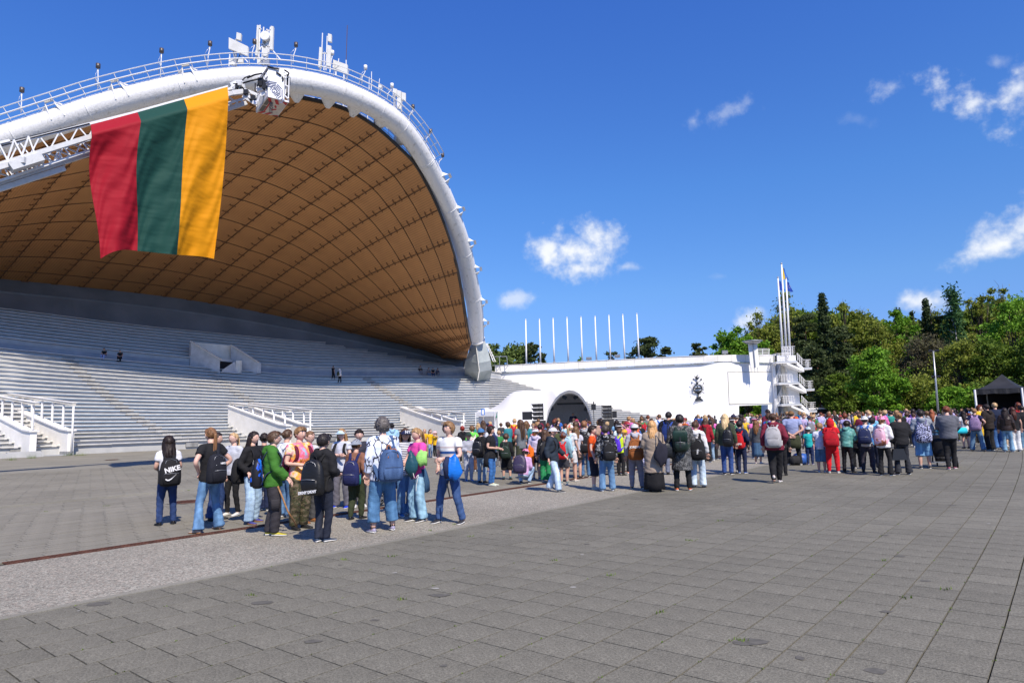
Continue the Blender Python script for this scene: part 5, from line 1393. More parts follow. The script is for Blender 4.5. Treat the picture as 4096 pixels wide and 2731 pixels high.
# ---- fittings on top of the arch
def arch_top(px, py, extra=0):
 i = arch_at(px, py); return on_arch(i, extra, 0), i
lamps = [(21.8, 91.5, 21, 111), (98, 67.5, 97.8, 87), (161.5, 52.2, 160.5, 74.8), (210, 45, 207.8, 62.5), (254.5, 43, 252, 57), (296, 46, 293, 61.6), (332.3, 54, 330.5, 67), (365.5, 68.5, 361.8, 81.7), (392, 86.5, 387.5, 97), (413, 107.7, 409, 119.6), (430.7, 132, 426, 141), (442.7, 156, 439, 163)]
for i, (tx, ty, bx, by) in enumerate(lamps):
 k = arch_at(bx, by); Y = float(AP[int(k)][1]); b_ = at(bx, by + 1.5, Y); tp = at(tx, ty + 1, Y)
 t = empty('arch_lamp', b_); tag(t, f'{["leftmost", "second", "third", "fourth", "fifth", "sixth", "seventh", "eighth", "ninth", "tenth", "eleventh", "rightmost"][i]} canister lamp from the left on a thin post on the arch', 'lamp', 'canister lamps along the arch')
 d = tp - b_
 mb = MB(); mb.tube([(0, 0, 0), (d.x * .08, 0, d.z * .45), (d.x * .8, 0, d.z * .8), d], .045, 6); mb.build('post', STEEL, t)
 mb = MB(); mb.tube([(-.12, -.05, .1), (d.x * .05 - .2, -.1, d.z * .6), (d.x - .02, -.05, d.z - .1)], .015, 4); mb.build('cord', GALV, t)
 mb = MB(); mb.tube([d, d + Vector((0, 0, .05)), d + Vector((0, 0, .42)), d + Vector((0, 0, .44))], [.05, .17, .17, .1], 12); mb.build('canister', plain('lamp_bronze', (.12, .10, .09), .4, .5) if i not in (6, 7, 8) else STEEL, t)
pan_m = noise_mat('antenna_panel', (.58, .58, .55), (.68, .68, .65), scale=1, rough=.5)
def panel(t, quad, Y, th=.25, name='panel', mat=None):
 O = t.location; mb = MB(); p = [at(x, y, Y) - O for x, y in quad]; off = Vector((0, th, 0))
 mb.hexa([p[3], p[2], p[2] + off, p[3] + off, p[0], p[1], p[1] + off, p[0] + off]); return mb.build(name, mat or pan_m, t)
def rod(t, a, b_, Y, w=.08, name='mast', mat=None):
 O = t.location; mb = MB(); mb.bar(at(*a, Y) - O, at(*b_, Y) - O, w); return mb.build(name, mat or STEEL, t)
def ant(px, py, lab):
 k = arch_at(px, py); Y = float(AP[int(k)][1]); t = empty('antenna', at(px, py, Y)); tag(t, lab, 'antenna'); return t, Y
t, Y = ant(236, 62, 'large tilted flat panel antenna with a small box above, left end of the arch crest')
panel(t, [(228.8, 37.2), (247.8, 46.2), (247.6, 55.6), (228.6, 48.3)], Y - .2); panel(t, [(236.6, 32), (241.1, 33.4), (240.6, 40), (236.1, 38.8)], Y, name='small_panel')
rod(t, (236, 39), (236, 66), Y, .14, mat=GALV); rod(t, (230, 54), (229, 66), Y); rod(t, (240, 54), (248, 62), Y, name='brace'); rod(t, (233, 50), (236, 60), Y, .05, 'cable', BLACK); rod(t, (240, 54), (237, 62), Y, .05, 'cable', BLACK)
panel(t, [(229.5, 58), (235, 59), (235, 64.5), (229.5, 64)], Y, name='equipment_box'); panel(t, [(237.5, 57.5), (243, 58), (243, 62), (237.5, 62)], Y, name='equipment_box')
t, Y = ant(265, 62, 'tall antenna mast with two long side panels and a round dish, arch crest')
panel(t, [(256.9, 24.8), (259, 25.1), (257.2, 55.2), (255, 54.8)], Y - .2, name='long_panel'); panel(t, [(270.8, 25.7), (273.4, 26.2), (272.6, 49.4), (269.5, 48.6)], Y - .2, name='long_panel')
panel(t, [(263, 33), (268.3, 33.2), (267.6, 47), (262.5, 47)], Y + .1, name='centre_panel'); panel(t, [(263, 47.5), (268, 48.5), (267, 56.5), (262, 55)], Y - .1, name='equipment_box')
for (a, b_) in (((260.2, 25), (259, 57)), ((263.8, 27), (262, 60)), ((267, 29), (266, 60)), ((270.5, 27), (269.3, 52)), ((257.8, 29), (261.5, 29)), ((266, 31), (271, 30)), ((268.2, 31.5), (268, 52)), ((270, 47), (281, 60)), ((262, 46), (254, 60)), ((261, 44), (272, 48))): rod(t, a, b_, Y, .09)
c = at(264.8, 35, Y - .4) - t.location; v, f = loft([c, c + Vector((0, .3, 0))], [(.42, .42)] * 2, 14); mb = MB(); mb.add(v, f); mb.build('dish', STEEL, t)
panel(t, [(257, 57), (260.5, 57), (260.5, 63), (257, 63)], Y, name='equipment_box'); panel(t, [(261, 57.5), (269, 58), (269, 64), (261, 64)], Y, name='equipment_box', mat=GALV)
t, Y = ant(326, 69, 'antenna cluster with tall panels and a whip right of the crest')
panel(t, [(319.4, 46.8), (322.3, 47.4), (321.2, 67.4), (318.1, 66.5)], Y - .2, name='long_panel'); panel(t, [(327.5, 44.8), (331.2, 45.8), (330, 66), (326.4, 65)], Y - .2, name='long_panel'); panel(t, [(328, 33.2), (331.5, 34.2), (331.4, 41.6), (327.9, 40.7)], Y - .2, name='small_panel')
for (a, b_) in (((322.6, 33), (322, 49)), ((327.3, 36), (326, 70)), ((324.5, 52), (324, 70)), ((321.5, 53), (328, 53.5)), ((320, 66), (320, 71)), ((331, 60), (330, 72))): rod(t, a, b_, Y, .08)
t, Y = ant(340, 76, 'wide flat panel antenna leaning outwards on the arch right of the crest')
panel(t, [(332.8, 59.3), (347.5, 64.6), (347.4, 73), (332.4, 67)], Y - .2); rod(t, (338.8, 58.5), (338.5, 62), Y, .07); rod(t, (336, 66), (336, 75), Y, .1); rod(t, (344, 70), (344, 79), Y, .1)
t, Y = ant(346.3, 77, 'very tall thin dark whip antenna on the arch'); rod(t, (347.3, 25.2), (346.2, 60), Y, .05, 'whip', plain('reddish_whip', (.10, .06, .07), .6)); rod(t, (346.2, 60), (346.2, 78), Y, .08)
t, Y = ant(371, 92, 'thin twin rod antenna right of the flat panel'); rod(t, (371.6, 71.6), (371.4, 89), Y, .06); rod(t, (369.3, 77), (369, 90), Y, .05); rod(t, (368.8, 79.5), (371.8, 78.5), Y, .05, 'crossbar')
t, Y = ant(380, 97, 'small square dish with a rod on the arch shoulder'); rod(t, (379.6, 78.5), (379, 84), Y, .05); panel(t, [(378.5, 84), (381.8, 84.6), (381.4, 87.6), (378.3, 87)], Y, name='dish'); rod(t, (379, 87), (378, 95), Y, .05)
t, Y = ant(399, 110, 'group of three white panel antennas on the right shoulder of the arch')
panel(t, [(392.8, 87.8), (397, 89), (396.9, 95.8), (392.8, 94.6)], Y - .1, name='small_panel'); panel(t, [(397.2, 89.8), (401.2, 91), (400.8, 109.5), (396.7, 107)], Y - .2, name='long_panel'); panel(t, [(401.6, 91.7), (405.7, 93), (405.6, 100.7), (401.5, 99.3)], Y - .1, name='small_panel')
rod(t, (394.5, 94), (394.6, 108), Y, .22, mat=GALV); rod(t, (402, 98), (401.5, 112), Y, .1, mat=GALV); rod(t, (393, 95), (404, 98), Y, .07)
# ---- turntable ladder, rescue cage and the big banner
lad = empty('turntable_ladder', at(-120, 200, 21)); tag(lad, 'grey white turntable ladder reaching in from the left over the benches', 'ladder')
O = lad.location.copy()
lsteel = plain('ladder_grey', (.60, .61, .61), .4); lwhite = plain('ladder_white', (.74, .75, .76), .4)
LA, LB = at(-160, 214, 20.5), at(232, 93, 28.3)         # lower rail line
LA2, LB2 = at(-160, 186, 20.5), at(232, 88, 28.3)       # upper rail line
def lp(s, u, side=0.0):
 p = LA.lerp(LB, s).lerp(LA2.lerp(LB2, s), u); return p + Vector((.25, .95, 0)) * side - O
def lbar(name, a, b_, w, h=None, mat=lsteel):
 mb = MB(); mb.bar(a, b_, w, h or w); return mb.build(name, mat, lad)
for side in (0, 1.0):
 lbar('side_rail', lp(0, 0, side), lp(1.0, 0, side), .16, .17)
 lbar('top_rail', lp(0, 1, side), lp(1.0, 1, side), .09, .09, lwhite)
 n_ = 20
 for i in range(n_):
  a, b_ = i / n_, (i + 1) / n_
  lbar('lattice', lp(a, 0, side), lp(a + .5 / n_, 1, side), .038, .045, lwhite)
  lbar('lattice', lp(a + .5 / n_, 1, side), lp(b_, 0, side), .038, .045, lwhite)
for i in range(44):
 s = i / 44; lbar('rung', lp(s, .05, 0), lp(s, .05, 1.0), .05)
sE = next(k / 200 for k in range(200) if proj(LA.lerp(LB, k / 200))[0] > 36)
for side in (-.12, 1.12):
 lbar('outer_rail', lp(0, -.12, side), lp(sE, -.28, side), .14, .18)
 lbar('outer_top_rail', lp(0, 1.04, side), lp(sE - .06, 1.08, side), .08, .08, lwhite)
 for i in range(12):
  a = i / 12 * sE; lbar('lattice', lp(a, -.15, side), lp(a + .02, 1.05, side), .06, .05, lwhite); lbar('lattice', lp(a + .02, 1.05, side), lp(min(a + .042, sE), -.15, side), .06, .05, lwhite)
for i in range(22):
 s = i / 22 * .98; lbar('bottom_bracket', lp(s, -.3, 0), lp(s + .012, -.02, 0), .06, .07, lsteel)
lbar('bottom_rail', lp(0, -.36, .5), lp(.985, -.34, .5), .10, .08, lwhite)
c = lp(sE * .6, .35, -.2); v, f = loft([c, c + Vector((-.03, -.12, 0))], [(.24, .24)] * 2, 18); mb = MB(); mb.add(v, f); mb.build('pulley', BLACK, lad)
c = lp(sE * .93, -.35, 0)
mb = MB(); mb.box(c, (1.1, .5, .3), mat=(LB - LA).to_track_quat('X', 'Z').to_matrix()); mb.box(c + Vector((0, -.26, 0)), (.3, .1, .22)); mb.build('roller_box', lsteel, lad)
lbar('hose_rail', lp(0, 1.15, 0), lp(sE + .1, 1.12, 0), .04, mat=BLACK)
mb = MB(); mb.tube([lp(.2, .9, -.08), lp(.4, .95, -.08), lp(.56, .92, -.08)], .03, 5); mb.build('cable', BLACK, lad)
tipA = lp(1.0, .3)
YB = 28.6
def bp(px, py, Y=YB): return at(px, py, Y) - O
lbar('tip_arm', lp(1, 0), bp(243, 91.5), .18, .2); lbar('tip_arm', lp(1, 1), bp(236, 83.5), .12, .12, lwhite)
for seg in (((231, 84.5), (237, 81.5)), ((237, 81.5), (242.5, 82)), ((242.5, 82), (244, 88)), ((244, 88), (238, 92)), ((238, 92), (233, 88)), ((236, 86), (250, 94)), ((240, 88), (258, 95)), ((243, 96), (256, 104)), ((246, 92), (252, 101)), ((252, 101), (257, 96))):
 lbar('linkage', bp(*seg[0]), bp(*seg[1]), .11, .13, lwhite if rnd.random() < .5 else lsteel)
for q in ((237, 87), (240.5, 84.5), (247, 93), (254, 99)):
 mb = MB(); mb.box(bp(*q), (.2, .35, .2)); mb.build('hydraulic_block', BLACK if rnd.random() < .5 else lsteel, lad)
for a, b_ in (((231, 90.5), (238, 93.5)), ((240, 82.5), (250, 75.5))):
 mb = MB(); mb.tube([bp(*a), bp((a[0] + b_[0]) / 2, (a[1] + b_[1]) / 2 - 1.5), bp(*b_)], .03, 5); mb.build('hose', BLACK, lad)
cage = empty('rescue_cage', at(271, 100, 28.3)); tag(cage, 'white rescue cage with red striped underside at the tip of the ladder', 'rescue cage')
O = cage.location.copy()
white2 = noise_mat('cage_white', (.78, .78, .78), (.83, .83, .83), scale=3, rough=.4)
def cp(x, y, Y): return at((1000 + x / 6.815) / 4, (250 + y / 6.815) / 4, Y) - O
Yf, Yr, Yk = 27.6, 28.2, 29.6
F = [cp(485, 925, Yf), cp(925, 1030, Yf), cp(928, 250, Yf + .1), cp(490, 120, Yf + .1)]      # front face bottom-left.. top-left
K = [cp(160, 1350, Yf + .55), cp(190, 760, Yf + .6)]
fl = [cp(485, 925, Yf), cp(1055, 1085, Yf + .12), cp(760, 1465, Yf + 1.45), cp(180, 1360, Yf + 1.4)]
def quad(name, ps, mat, off, mi=0):
 mb = MB(); ps = [Vector(p) for p in ps]; mb.hexa([*ps, *[p + Vector(off) for p in ps]]); return mb.build(name, mat, cage)
quad('front_panel', [F[0], F[1], F[2], F[3]], white2, (.0, .05, 0))
quad('floor_frame', fl, white2, (0, 0, .07))
quad('left_panel', [fl[0], fl[3], fl[3] + Vector((0, 0, .30)), fl[0] + Vector((0, 0, .34))], white2, (.04, 0, 0))
redm = plain('warning_red', (.55, .03, .04), .5); greym = plain('tread_plate', (.16, .16, .15), .7); palem = noise_mat('plate_white', (.60, .58, .55), (.72, .70, .68), scale=5, rough=.7)
def under(u, v, d=0): # bilinear on the floor quad
 a = fl[0].lerp(fl[1], u); b_ = fl[3].lerp(fl[2], u); return a.lerp(b_, v) - Vector((0, .0, .004 + d))
def upoly(name, uv, mat, d):
 mb = MB(); ps = [under(u, v, d) for u, v in uv]; n_ = len(ps); mb.add(ps + [p + Vector((0, 0, .003)) for p in ps], [tuple(range(n_)), tuple(range(2 * n_ - 1, n_ - 1, -1))]); return mb.build(name, mat, cage)
upoly('plate', [(.03, .04), (.97, .04), (.97, .96), (.03, .96)], palem, .004)
upoly('tread_panel', [(.03, .12), (.2, .12), (.2, .45), (.03, .45)], greym, .010); upoly('tread_panel', [(.03, .5), (.22, .5), (.22, .85), (.03, .85)], greym, .010)
for (a, b_) in ((.02, .16), (.34, .5), (.68, .84)): upoly('red_stripe', [(a, .03), (b_, .03), (b_ + .18, .26), (a + .18, .26)] if b_ < .8 else [(a, .03), (.97, .03), (.97, .2)], redm, .016)
upoly('red_stripe', [(.22, .25), (.29, .25), (.3, .85), (.23, .85)], redm, .016)
for (a, b_) in ((.02, .2), (.34, .52), (.66, .84)): upoly('red_stripe', [(a, .97), (b_, .97), (b_ + .16, .83), (a + .16, .83)] if b_ < .8 else [(a, .97), (.97, .97), (.97, .9)], redm, .018)
TEXTS = []
def text3(parent, name, body, size, mat, M3, loc, ext=.004, bold=0.0, shear=0.0):
 c = bpy.data.curves.new(name, 'FONT'); c.body = body; c.size = size; c.extrude = ext; c.align_x = 'CENTER'; c.align_y = 'CENTER'; c.offset = bold; c.shear = shear
 c.resolution_u = 2; TEXTS.append(c)
 o = bpy.data.objects.new(name, c); c.materials.append(mat); col.objects.link(o); o.parent = parent
 m4 = M3.to_4x4(); m4.translation = Vector(loc); o.matrix_local = m4; return o
darkp = plain('print_grey', (.13, .15, .24), .6)
ex = (F[1] - F[0]).normalized(); ez_ = (F[3] - F[0]).normalized(); ny = ez_.cross(ex).normalized() * 1.0
if ny.y > 0: ny = -ny
def fpt(u, v): return F[0].lerp(F[1], u).lerp(F[3].lerp(F[2], u), v) + ny * .012
ang = math.atan2(-1, 1.0)
dx = (fpt(.72, .07) - fpt(.18, .39)).normalized(); dz = ny.cross(dx); dz = -dz if dz.z < 0 else dz
text3(cage, 'lettering', 'MAGIRUS', .30, darkp, Matrix((dx, dz, dx.cross(dz))).transposed(), fpt(.44, .21), bold=.003)
for k in range(5):      # striped peak emblem
 w = .48 - .09 * k
 mb = MB(); mb.bar(fpt(.10 + .08 * k, .52 - .055 * k), fpt(.55 - .03 * k, .545 - .05 * k * 1.05), .012, .028); mb.build('emblem_stripe', darkp, cage)
for k in range(4):
 mb = MB(); mb.bar(fpt(.60 - .05 * k, .50 - .045 * k), fpt(.86 - .09 * k, .38 - .045 * k), .012, .028); mb.build('emblem_stripe', darkp, cage)
for k in range(3):
 mb = MB(); mb.bar(fpt(.72 + .10 * k, .30 + .03 * k), fpt(.74 + .09 * k, .17 - .04 * k), .028, .012); mb.build('emblem_stripe', darkp, cage)
ud = (under(.35, .9) - under(.3, .3)).normalized(); uu_ = (under(.8, .5) - under(.3, .5)).normalized()
text3(cage, 'lettering', 'MAGIRUS', .24, darkp, Matrix((ud, uu_, ud.cross(uu_))).transposed(), under(.42, .52, .02), bold=.002)
upoly('red_mark', [(.52, .35), (.56, .33), (.66, .42), (.64, .5), (.54, .42)], redm, .02); upoly('red_mark', [(.5, .6), (.7, .52), (.72, .58), (.54, .68)], redm, .02)
def cbar(a, b_, w=.06, mat=white2, name='frame_bar'):
 mb = MB(); mb.bar(a, b_, w); mb.build(name, mat, cage)
pts = {'fl': F[3], 'fr': F[2]}
bk = Vector((-.55, 1.4, 0));
TL_, TR_ = F[3], F[2]
cbar(TL_, TL_ + (fl[3] - fl[0]) * .9 + Vector((0, 0, .1)), .05); cbar(fl[3], fl[3] + (TL_ - F[0]) * .95, .05)
for k in range(1, 6):
 q = k / 6; b0 = fl[0].lerp(fl[3], q); cbar(b0 + Vector((0, 0, .3)), b0 + (TL_ - F[0]) * .93, .035)
for h_ in (.45, .7, .93):
 cbar(fl[0] + (TL_ - F[0]) * h_, fl[3] + (TL_ - F[0]) * h_, .045, BLACK if h_ > .9 else white2)
rr_ = fl[1];
for a, b_ in (((928, 250), (925, 1030)), ((985, 330), (965, 860)), ((1065, 420), (1045, 960)), ((990, 320), (1065, 400)), ((930, 400), (1070, 400)), ((960, 610), (1050, 660)), ((930, 880), (1050, 1000)), ((1045, 960), (1055, 1085))):
 cbar(cp(*a, Yf + .1), cp(*b_, Yf + .25), .05)
for seg in ([(480, 105), (800, 180)], [(940, 200), (1060, 275), (1060, 300), (1010, 365)], [(720, 255), (845, 350)], [(875, 385), (905, 440), (890, 500)], [(330, 290), (130, 330), (-80, 420)], [(240, 440), (0, 500), (-200, 560)], [(145, 560), (145, 760), (170, 800)]):
 mb = MB(); mb.tube([cp(x, y, Yf + .05) for x, y in seg], .035, 6); mb.build('hose', BLACK, cage)
for (x, y) in ((860, 480), (1010, 480), (300, 540), (420, 620)):
 mb = MB(); mb.box(cp(x, y, Yf + .3), (.22, .22, .35)); mb.build('control_box', BLACK, cage)
for seg in (((170, 780), (380, 700)), ((380, 700), (480, 730)), ((100, 1090), (230, 1110)), ((230, 1110), (300, 900)), ((300, 900), (440, 850))):
 mb = MB(); mb.bar(cp(*seg[0], Yf + .5), cp(*seg[1], Yf + .4), .16); mb.build('support_arm', white2, cage)
ban = empty('banner', at(160, 170, 27.5)); tag(ban, 'huge banner of red, green and yellow vertical bands hanging from the ladder', 'banner')
O = ban.location.copy()
def cloth(name, c):
 m, n, l, b = nt(name); b.inputs['Roughness'].default_value = .7; b.inputs['Specular IOR Level'].default_value = .2
 t = n.new('ShaderNodeTexCoord'); z = n.new('ShaderNodeTexNoise'); mp = n.new('ShaderNodeMapping'); mp.inputs['Rotation'].default_value = (0, .85, 0); mp.inputs['Scale'].default_value = (.45, 1, 1.9)
 z.inputs['Scale'].default_value = .9; z.inputs['Detail'].default_value = 2; l.new(t.outputs['Object'], mp.inputs[0]); l.new(mp.outputs[0], z.inputs['Vector'])
 bp_ = n.new('ShaderNodeBump'); bp_.inputs['Strength'].default_value = .38; bp_.inputs['Distance'].default_value = .25; l.new(z.outputs['Fac'], bp_.inputs['Height']); l.new(bp_.outputs[0], b.inputs['Normal'])
 b.inputs['Base Color'].default_value = (*c, 1)
 tr = n.new('ShaderNodeBsdfTranslucent'); tr.inputs['Color'].default_value = (*c, 1); mx = n.new('ShaderNodeMixShader'); mx.inputs[0].default_value = .15
 l.new(b.outputs[0], mx.inputs[1]); l.new(tr.outputs[0], mx.inputs[2]); l.new(mx.outputs[0], n['Material Output'].inputs['Surface'])
 return m
bands = [('red_band', (.33, .008, .02), [(90.5, 124.5), (137.5, 112)], [(92, 134), (141, 121)], [(100.5, 253), (137.4, 250.5)], 0),
 ('green_band', (.012, .062, .048), [(137.5, 112), (184, 99)], [(141, 121), (187.5, 109)], [(137.4, 250.5), (177, 254.5)], 1),
 ('yellow_band', (.72, .285, .004), [(184, 99), (227.5, 86.6)], [(187.5, 109), (228.5, 96.5)], [(177, 254.5), (214, 256.5)], 2)]
_lx = [proj(LA.lerp(LB, k / 40)) for k in range(41)]
def ladY(px): return float(np.interp(px, [q[0] for q in _lx], [LA.lerp(LB, k / 40).y for k in range(41)]))
for (nm, c, tp, fold, bt_, bi) in bands:
 NU, NV = 26, 60; V = []
 tY = [ladY(tp[0][0]) - .3, ladY(tp[1][0]) - .3]
 for j in range(NV + 1):
  v = j / NV
  for i in range(NU + 1):
   u = i / NU
   a = np.array(tp[0]) * (1 - u) + np.array(tp[1]) * u; f_ = np.array(fold[0]) * (1 - u) + np.array(fold[1]) * u; e = np.array(bt_[0]) * (1 - u) + np.array(bt_[1]) * u
   Y0 = tY[0] * (1 - u) + tY[1] * u
   if v < .08:
    q = v / .08; p = a * (1 - q) + f_ * q; Yc = Y0 + .25 - .35 * q
   else:
    q = (v - .08) / .92; p = f_ * (1 - q) + e * q; Yc = Y0 - .1 + .5 * q; gx = (bi + u) / 3
    p = p + np.array([-4.5 * math.sin(math.pi * q) * (1 - gx) ** 1.3 + 2.2 * math.sin(math.pi * q) * gx ** 3 - 1.8 * math.sin(2 * math.pi * q) * (1 - gx), 0])
    if bi == 0 and q > .9: p[1] += (q - .9) * 10 * (5.5 * (1 - u) ** 3 - 4.0 * math.sin(math.pi * u) * .6)
    if bi == 2 and q > .9: p[1] += (q - .9) * 10 * (2.0 * u ** 4)
    Yc += (.15 * math.sin(4.2 * (u + bi) + 3.5 * q) + .075 * math.sin(9 * (u + bi) + 15 * q + 2 * math.sin(4 * q)) * q + .02 * math.sin(22 * (u + bi) + 30 * q + 3 * math.sin(6 * u))) * min(1, q * 5)
   V.append(at(p[0], p[1], Yc) - O)
 mb = MB(); mb.add(V, [(j * (NU + 1) + i, j * (NU + 1) + i + 1, (j + 1) * (NU + 1) + i + 1, (j + 1) * (NU + 1) + i) for j in range(NV) for i in range(NU)], 0, True)
 mb.build(nm, cloth(nm + '_cloth', c), ban)
mb = MB(); mb.bar(at(90, 124, 26.4) - O, at(228, 86, 28.7) - O, .06); mb.build('head_rail', lwhite, ban)
# ---- people: materials
def objcol_mat(name, kind='cloth'):
 m, n, l, b = nt(name)
 oi = n.new('ShaderNodeObjectInfo'); t = n.new('ShaderNodeTexCoord')
 def noise(sc, det=4, mp=None):
  z = n.new('ShaderNodeTexNoise'); z.inputs['Scale'].default_value = sc; z.inputs['Detail'].default_value = det
  if mp:
   q = n.new('ShaderNodeMapping'); q.inputs['Scale'].default_value = mp; l.new(t.outputs['Object'], q.inputs[0]); l.new(q.outputs[0], z.inputs['Vector'])
  else: l.new(t.outputs['Object'], z.inputs['Vector'])
  return z.outputs['Fac']
 def mix(a, b_, f, bt='MIX'):
  x = n.new('ShaderNodeMixRGB'); x.blend_type = bt
  for i, v in ((0, f), (1, a), (2, b_)):
   if isinstance(v, (int, float)): x.inputs[i].default_value = v
   elif isinstance(v, tuple): x.inputs[i].default_value = (*v, 1)
   else: l.new(v, x.inputs[i])
  return x.outputs[0]
 def ramp(v, stops, interp='LINEAR'):
  r = n.new('ShaderNodeValToRGB'); r.color_ramp.interpolation = interp; l.new(v, r.inputs[0])
  e = r.color_ramp.elements
  while len(e) < len(stops): e.new(.5)
  for i, (p_, c) in enumerate(stops): e[i].position = p_; e[i].color = (*c, 1)
  return r.outputs[0]
 c = oi.outputs['Color']; bump = None
 if kind in ('cloth', 'denim', 'nylon'):
  f = ramp(noise(9 if kind == 'cloth' else 5), [(.3, (.78,) * 3), (.7, (1.08,) * 3)])
  c = mix(c, f, 1, 'MULTIPLY')
  if kind == 'denim':
   g = ramp(noise(7, 3, (1.6, 1.6, .35)), [(.42, (0, 0, 0)), (.72, (1, 1, 1))])
   c2 = mix(oi.outputs['Color'], (1.8, 1.65, 1.5), 1, 'MULTIPLY'); c = mix(c, c2, g)
  bump = noise(28 if kind != 'nylon' else 14, 3, (1, 1, 2.2)); b.inputs['Roughness'].default_value = .85 if kind != 'nylon' else .45
 elif kind == 'hair':
  f = ramp(noise(38, 4, (1, 1, .12)), [(.3, (.5,) * 3), (.7, (1.5,) * 3)]); c = mix(c, f, 1, 'MULTIPLY'); bump = noise(60, 2, (1, 1, .1)); b.inputs['Roughness'].default_value = .45
 elif kind == 'skin':
  f = ramp(noise(14), [(.3, (.93, .88, .85)), (.7, (1.05, 1.03, 1.02))]); c = mix(c, f, 1, 'MULTIPLY'); b.inputs['Roughness'].default_value = .5
  b.inputs['Subsurface Weight'].default_value = .0
 elif kind == 'tiedye':
  w = noise(4.2, 5); c = ramp(w, [(.30, (.05, .22, .14)), (.40, (.75, .06, .22)), (.47, (.8, .62, .5)), (.52, (.85, .42, .02)), (.60, (.85, .12, .25)), (.68, (.25, .5, .6)), (.75, (.7, .1, .2))]); bump = noise(24)
 elif kind == 'camo':
  w = noise(11, 2, (1, 1, 1.5)); c = ramp(w, [(.0, (.02, .018, .012)), (.42, (.075, .06, .035)), (.5, (.045, .05, .022)), (.58, (.13, .10, .065))], 'CONSTANT'); bump = noise(24)
 elif kind == 'camo_bw':
  w = noise(16, 3); c = ramp(w, [(.0, (.012, .012, .014)), (.52, (.012, .012, .014)), (.55, (.3, .31, .33)), (.6, (.03, .03, .035)), (.66, (.45, .46, .47))], 'CONSTANT')
 elif kind == 'blue_flash':
  w = noise(9, 3, (1, 1, .5)); c = ramp(w, [(.0, (.01, .01, .014)), (.52, (.01, .01, .014)), (.56, (.01, .08, .5)), (.64, (.02, .2, .75))], 'CONSTANT')
 elif kind == 'branch':
  w = noise(13, 2, (1, 1, .55)); v = n.new('ShaderNodeTexVoronoi'); v.feature = 'DISTANCE_TO_EDGE'; v.inputs['Scale'].default_value = 9
  q = n.new('ShaderNodeMapping'); q.inputs['Scale'].default_value = (1.3, 1.3, .6); q.inputs['Rotation'].default_value = (0, .6, .3); l.new(t.outputs['Object'], q.inputs[0]); l.new(q.outputs[0], v.inputs['Vector'])
  g = ramp(v.outputs['Distance'], [(.0, (1, 1, 1)), (.05, (1, 1, 1)), (.09, (0, 0, 0))]); g2 = ramp(w, [(.45, (0, 0, 0)), (.5, (1, 1, 1))]); g = mix(g, g2, 1, 'MULTIPLY'); c = mix((.66, .72, .86), (.015, .015, .03), g); bump = noise(20)
 elif kind in ('stripe_navy', 'stripe_wide', 'zebra', 'tweed', 'floral', 'tealtie', 'doodle', 'horse'):
  s = n.new('ShaderNodeSeparateXYZ'); l.new(t.outputs['Object'], s.inputs[0])
  if kind == 'stripe_navy':
   mu = n.new('ShaderNodeMath'); mu.operation = 'MULTIPLY'; mu.inputs[1].default_value = 32; l.new(s.outputs[2], mu.inputs[0]); fr_ = n.new('ShaderNodeMath'); fr_.operation = 'FRACT'; l.new(mu.outputs[0], fr_.inputs[0])
   c = ramp(fr_.outputs[0], [(.0, (.015, .02, .06)), (.5, (.7, .7, .7))], 'CONSTANT')
  elif kind == 'stripe_wide':
   mr_ = n.new('ShaderNodeMapRange'); mr_.inputs[1].default_value = .7; mr_.inputs[2].default_value = 1.32; l.new(s.outputs[2], mr_.inputs[0])
   c = ramp(mr_.outputs[0], [(.0, (.55, .56, .6)), (.36, (.42, .58, .68)), (.46, (.68, .68, .66)), (.56, (.42, .58, .68)), (.62, (.55, .50, .47)), (.70, (.03, .09, .27)), (.77, (.68, .68, .67)), (.85, (.5, .44, .42)), (.90, (.72, .72, .7))], 'CONSTANT')
  elif kind == 'zebra':
   w = n.new('ShaderNodeTexWave'); w.inputs['Scale'].default_value = 9; w.inputs['Distortion'].default_value = 6; w.bands_direction = 'Z'; l.new(t.outputs['Object'], w.inputs[0]); c = ramp(w.outputs['Fac'], [(.0, (.01, .01, .012)), (.5, (.6, .6, .6))], 'CONSTANT')
  elif kind == 'tweed':
   c = ramp(noise(75, 2), [(.38, (.012, .012, .013)), (.5, (.06, .06, .06)), (.62, (.24, .24, .23))])
   ck = n.new('ShaderNodeTexChecker'); ck.inputs['Scale'].default_value = 11; l.new(t.outputs['Object'], ck.inputs[0]); c = mix(c, (.6, .6, .6), ck.outputs['Fac'], 'MULTIPLY')
  elif kind == 'floral': c = ramp(noise(22, 1), [(.0, (.75, .7, .66)), (.5, (.75, .7, .66)), (.54, (.6, .05, .04)), (.66, (.12, .2, .1))], 'CONSTANT')
  elif kind == 'tealtie': c = ramp(noise(7, 4), [(.35, (.035, .13, .12)), (.6, (.10, .30, .27)), (.7, (.2, .42, .38))])
  elif kind == 'doodle': c = ramp(noise(26, 2), [(.0, (.012, .012, .03)), (.47, (.012, .012, .03)), (.5, (.35, .37, .62)), (.56, (.6, .62, .75)), (.62, (.02, .02, .05))], 'CONSTANT')
  elif kind == 'horse': c = ramp(noise(6, 3), [(.38, (.62, .33, .42)), (.5, (.66, .42, .5)), (.58, (.35, .12, .06)), (.7, (.12, .04, .03))])
 l.new(c, b.inputs['Base Color'])
 b.inputs['Specular IOR Level'].default_value = .3
 if bump is not None:
  bp_ = n.new('ShaderNodeBump'); bp_.inputs['Strength'].default_value = .5; bp_.inputs['Distance'].default_value = .012; l.new(bump, bp_.inputs['Height']); l.new(bp_.outputs[0], b.inputs['Normal'])
 return m
_om = {}
def OM(k):
 if k not in _om: _om[k] = objcol_mat('mat_' + k, k)
 return _om[k]
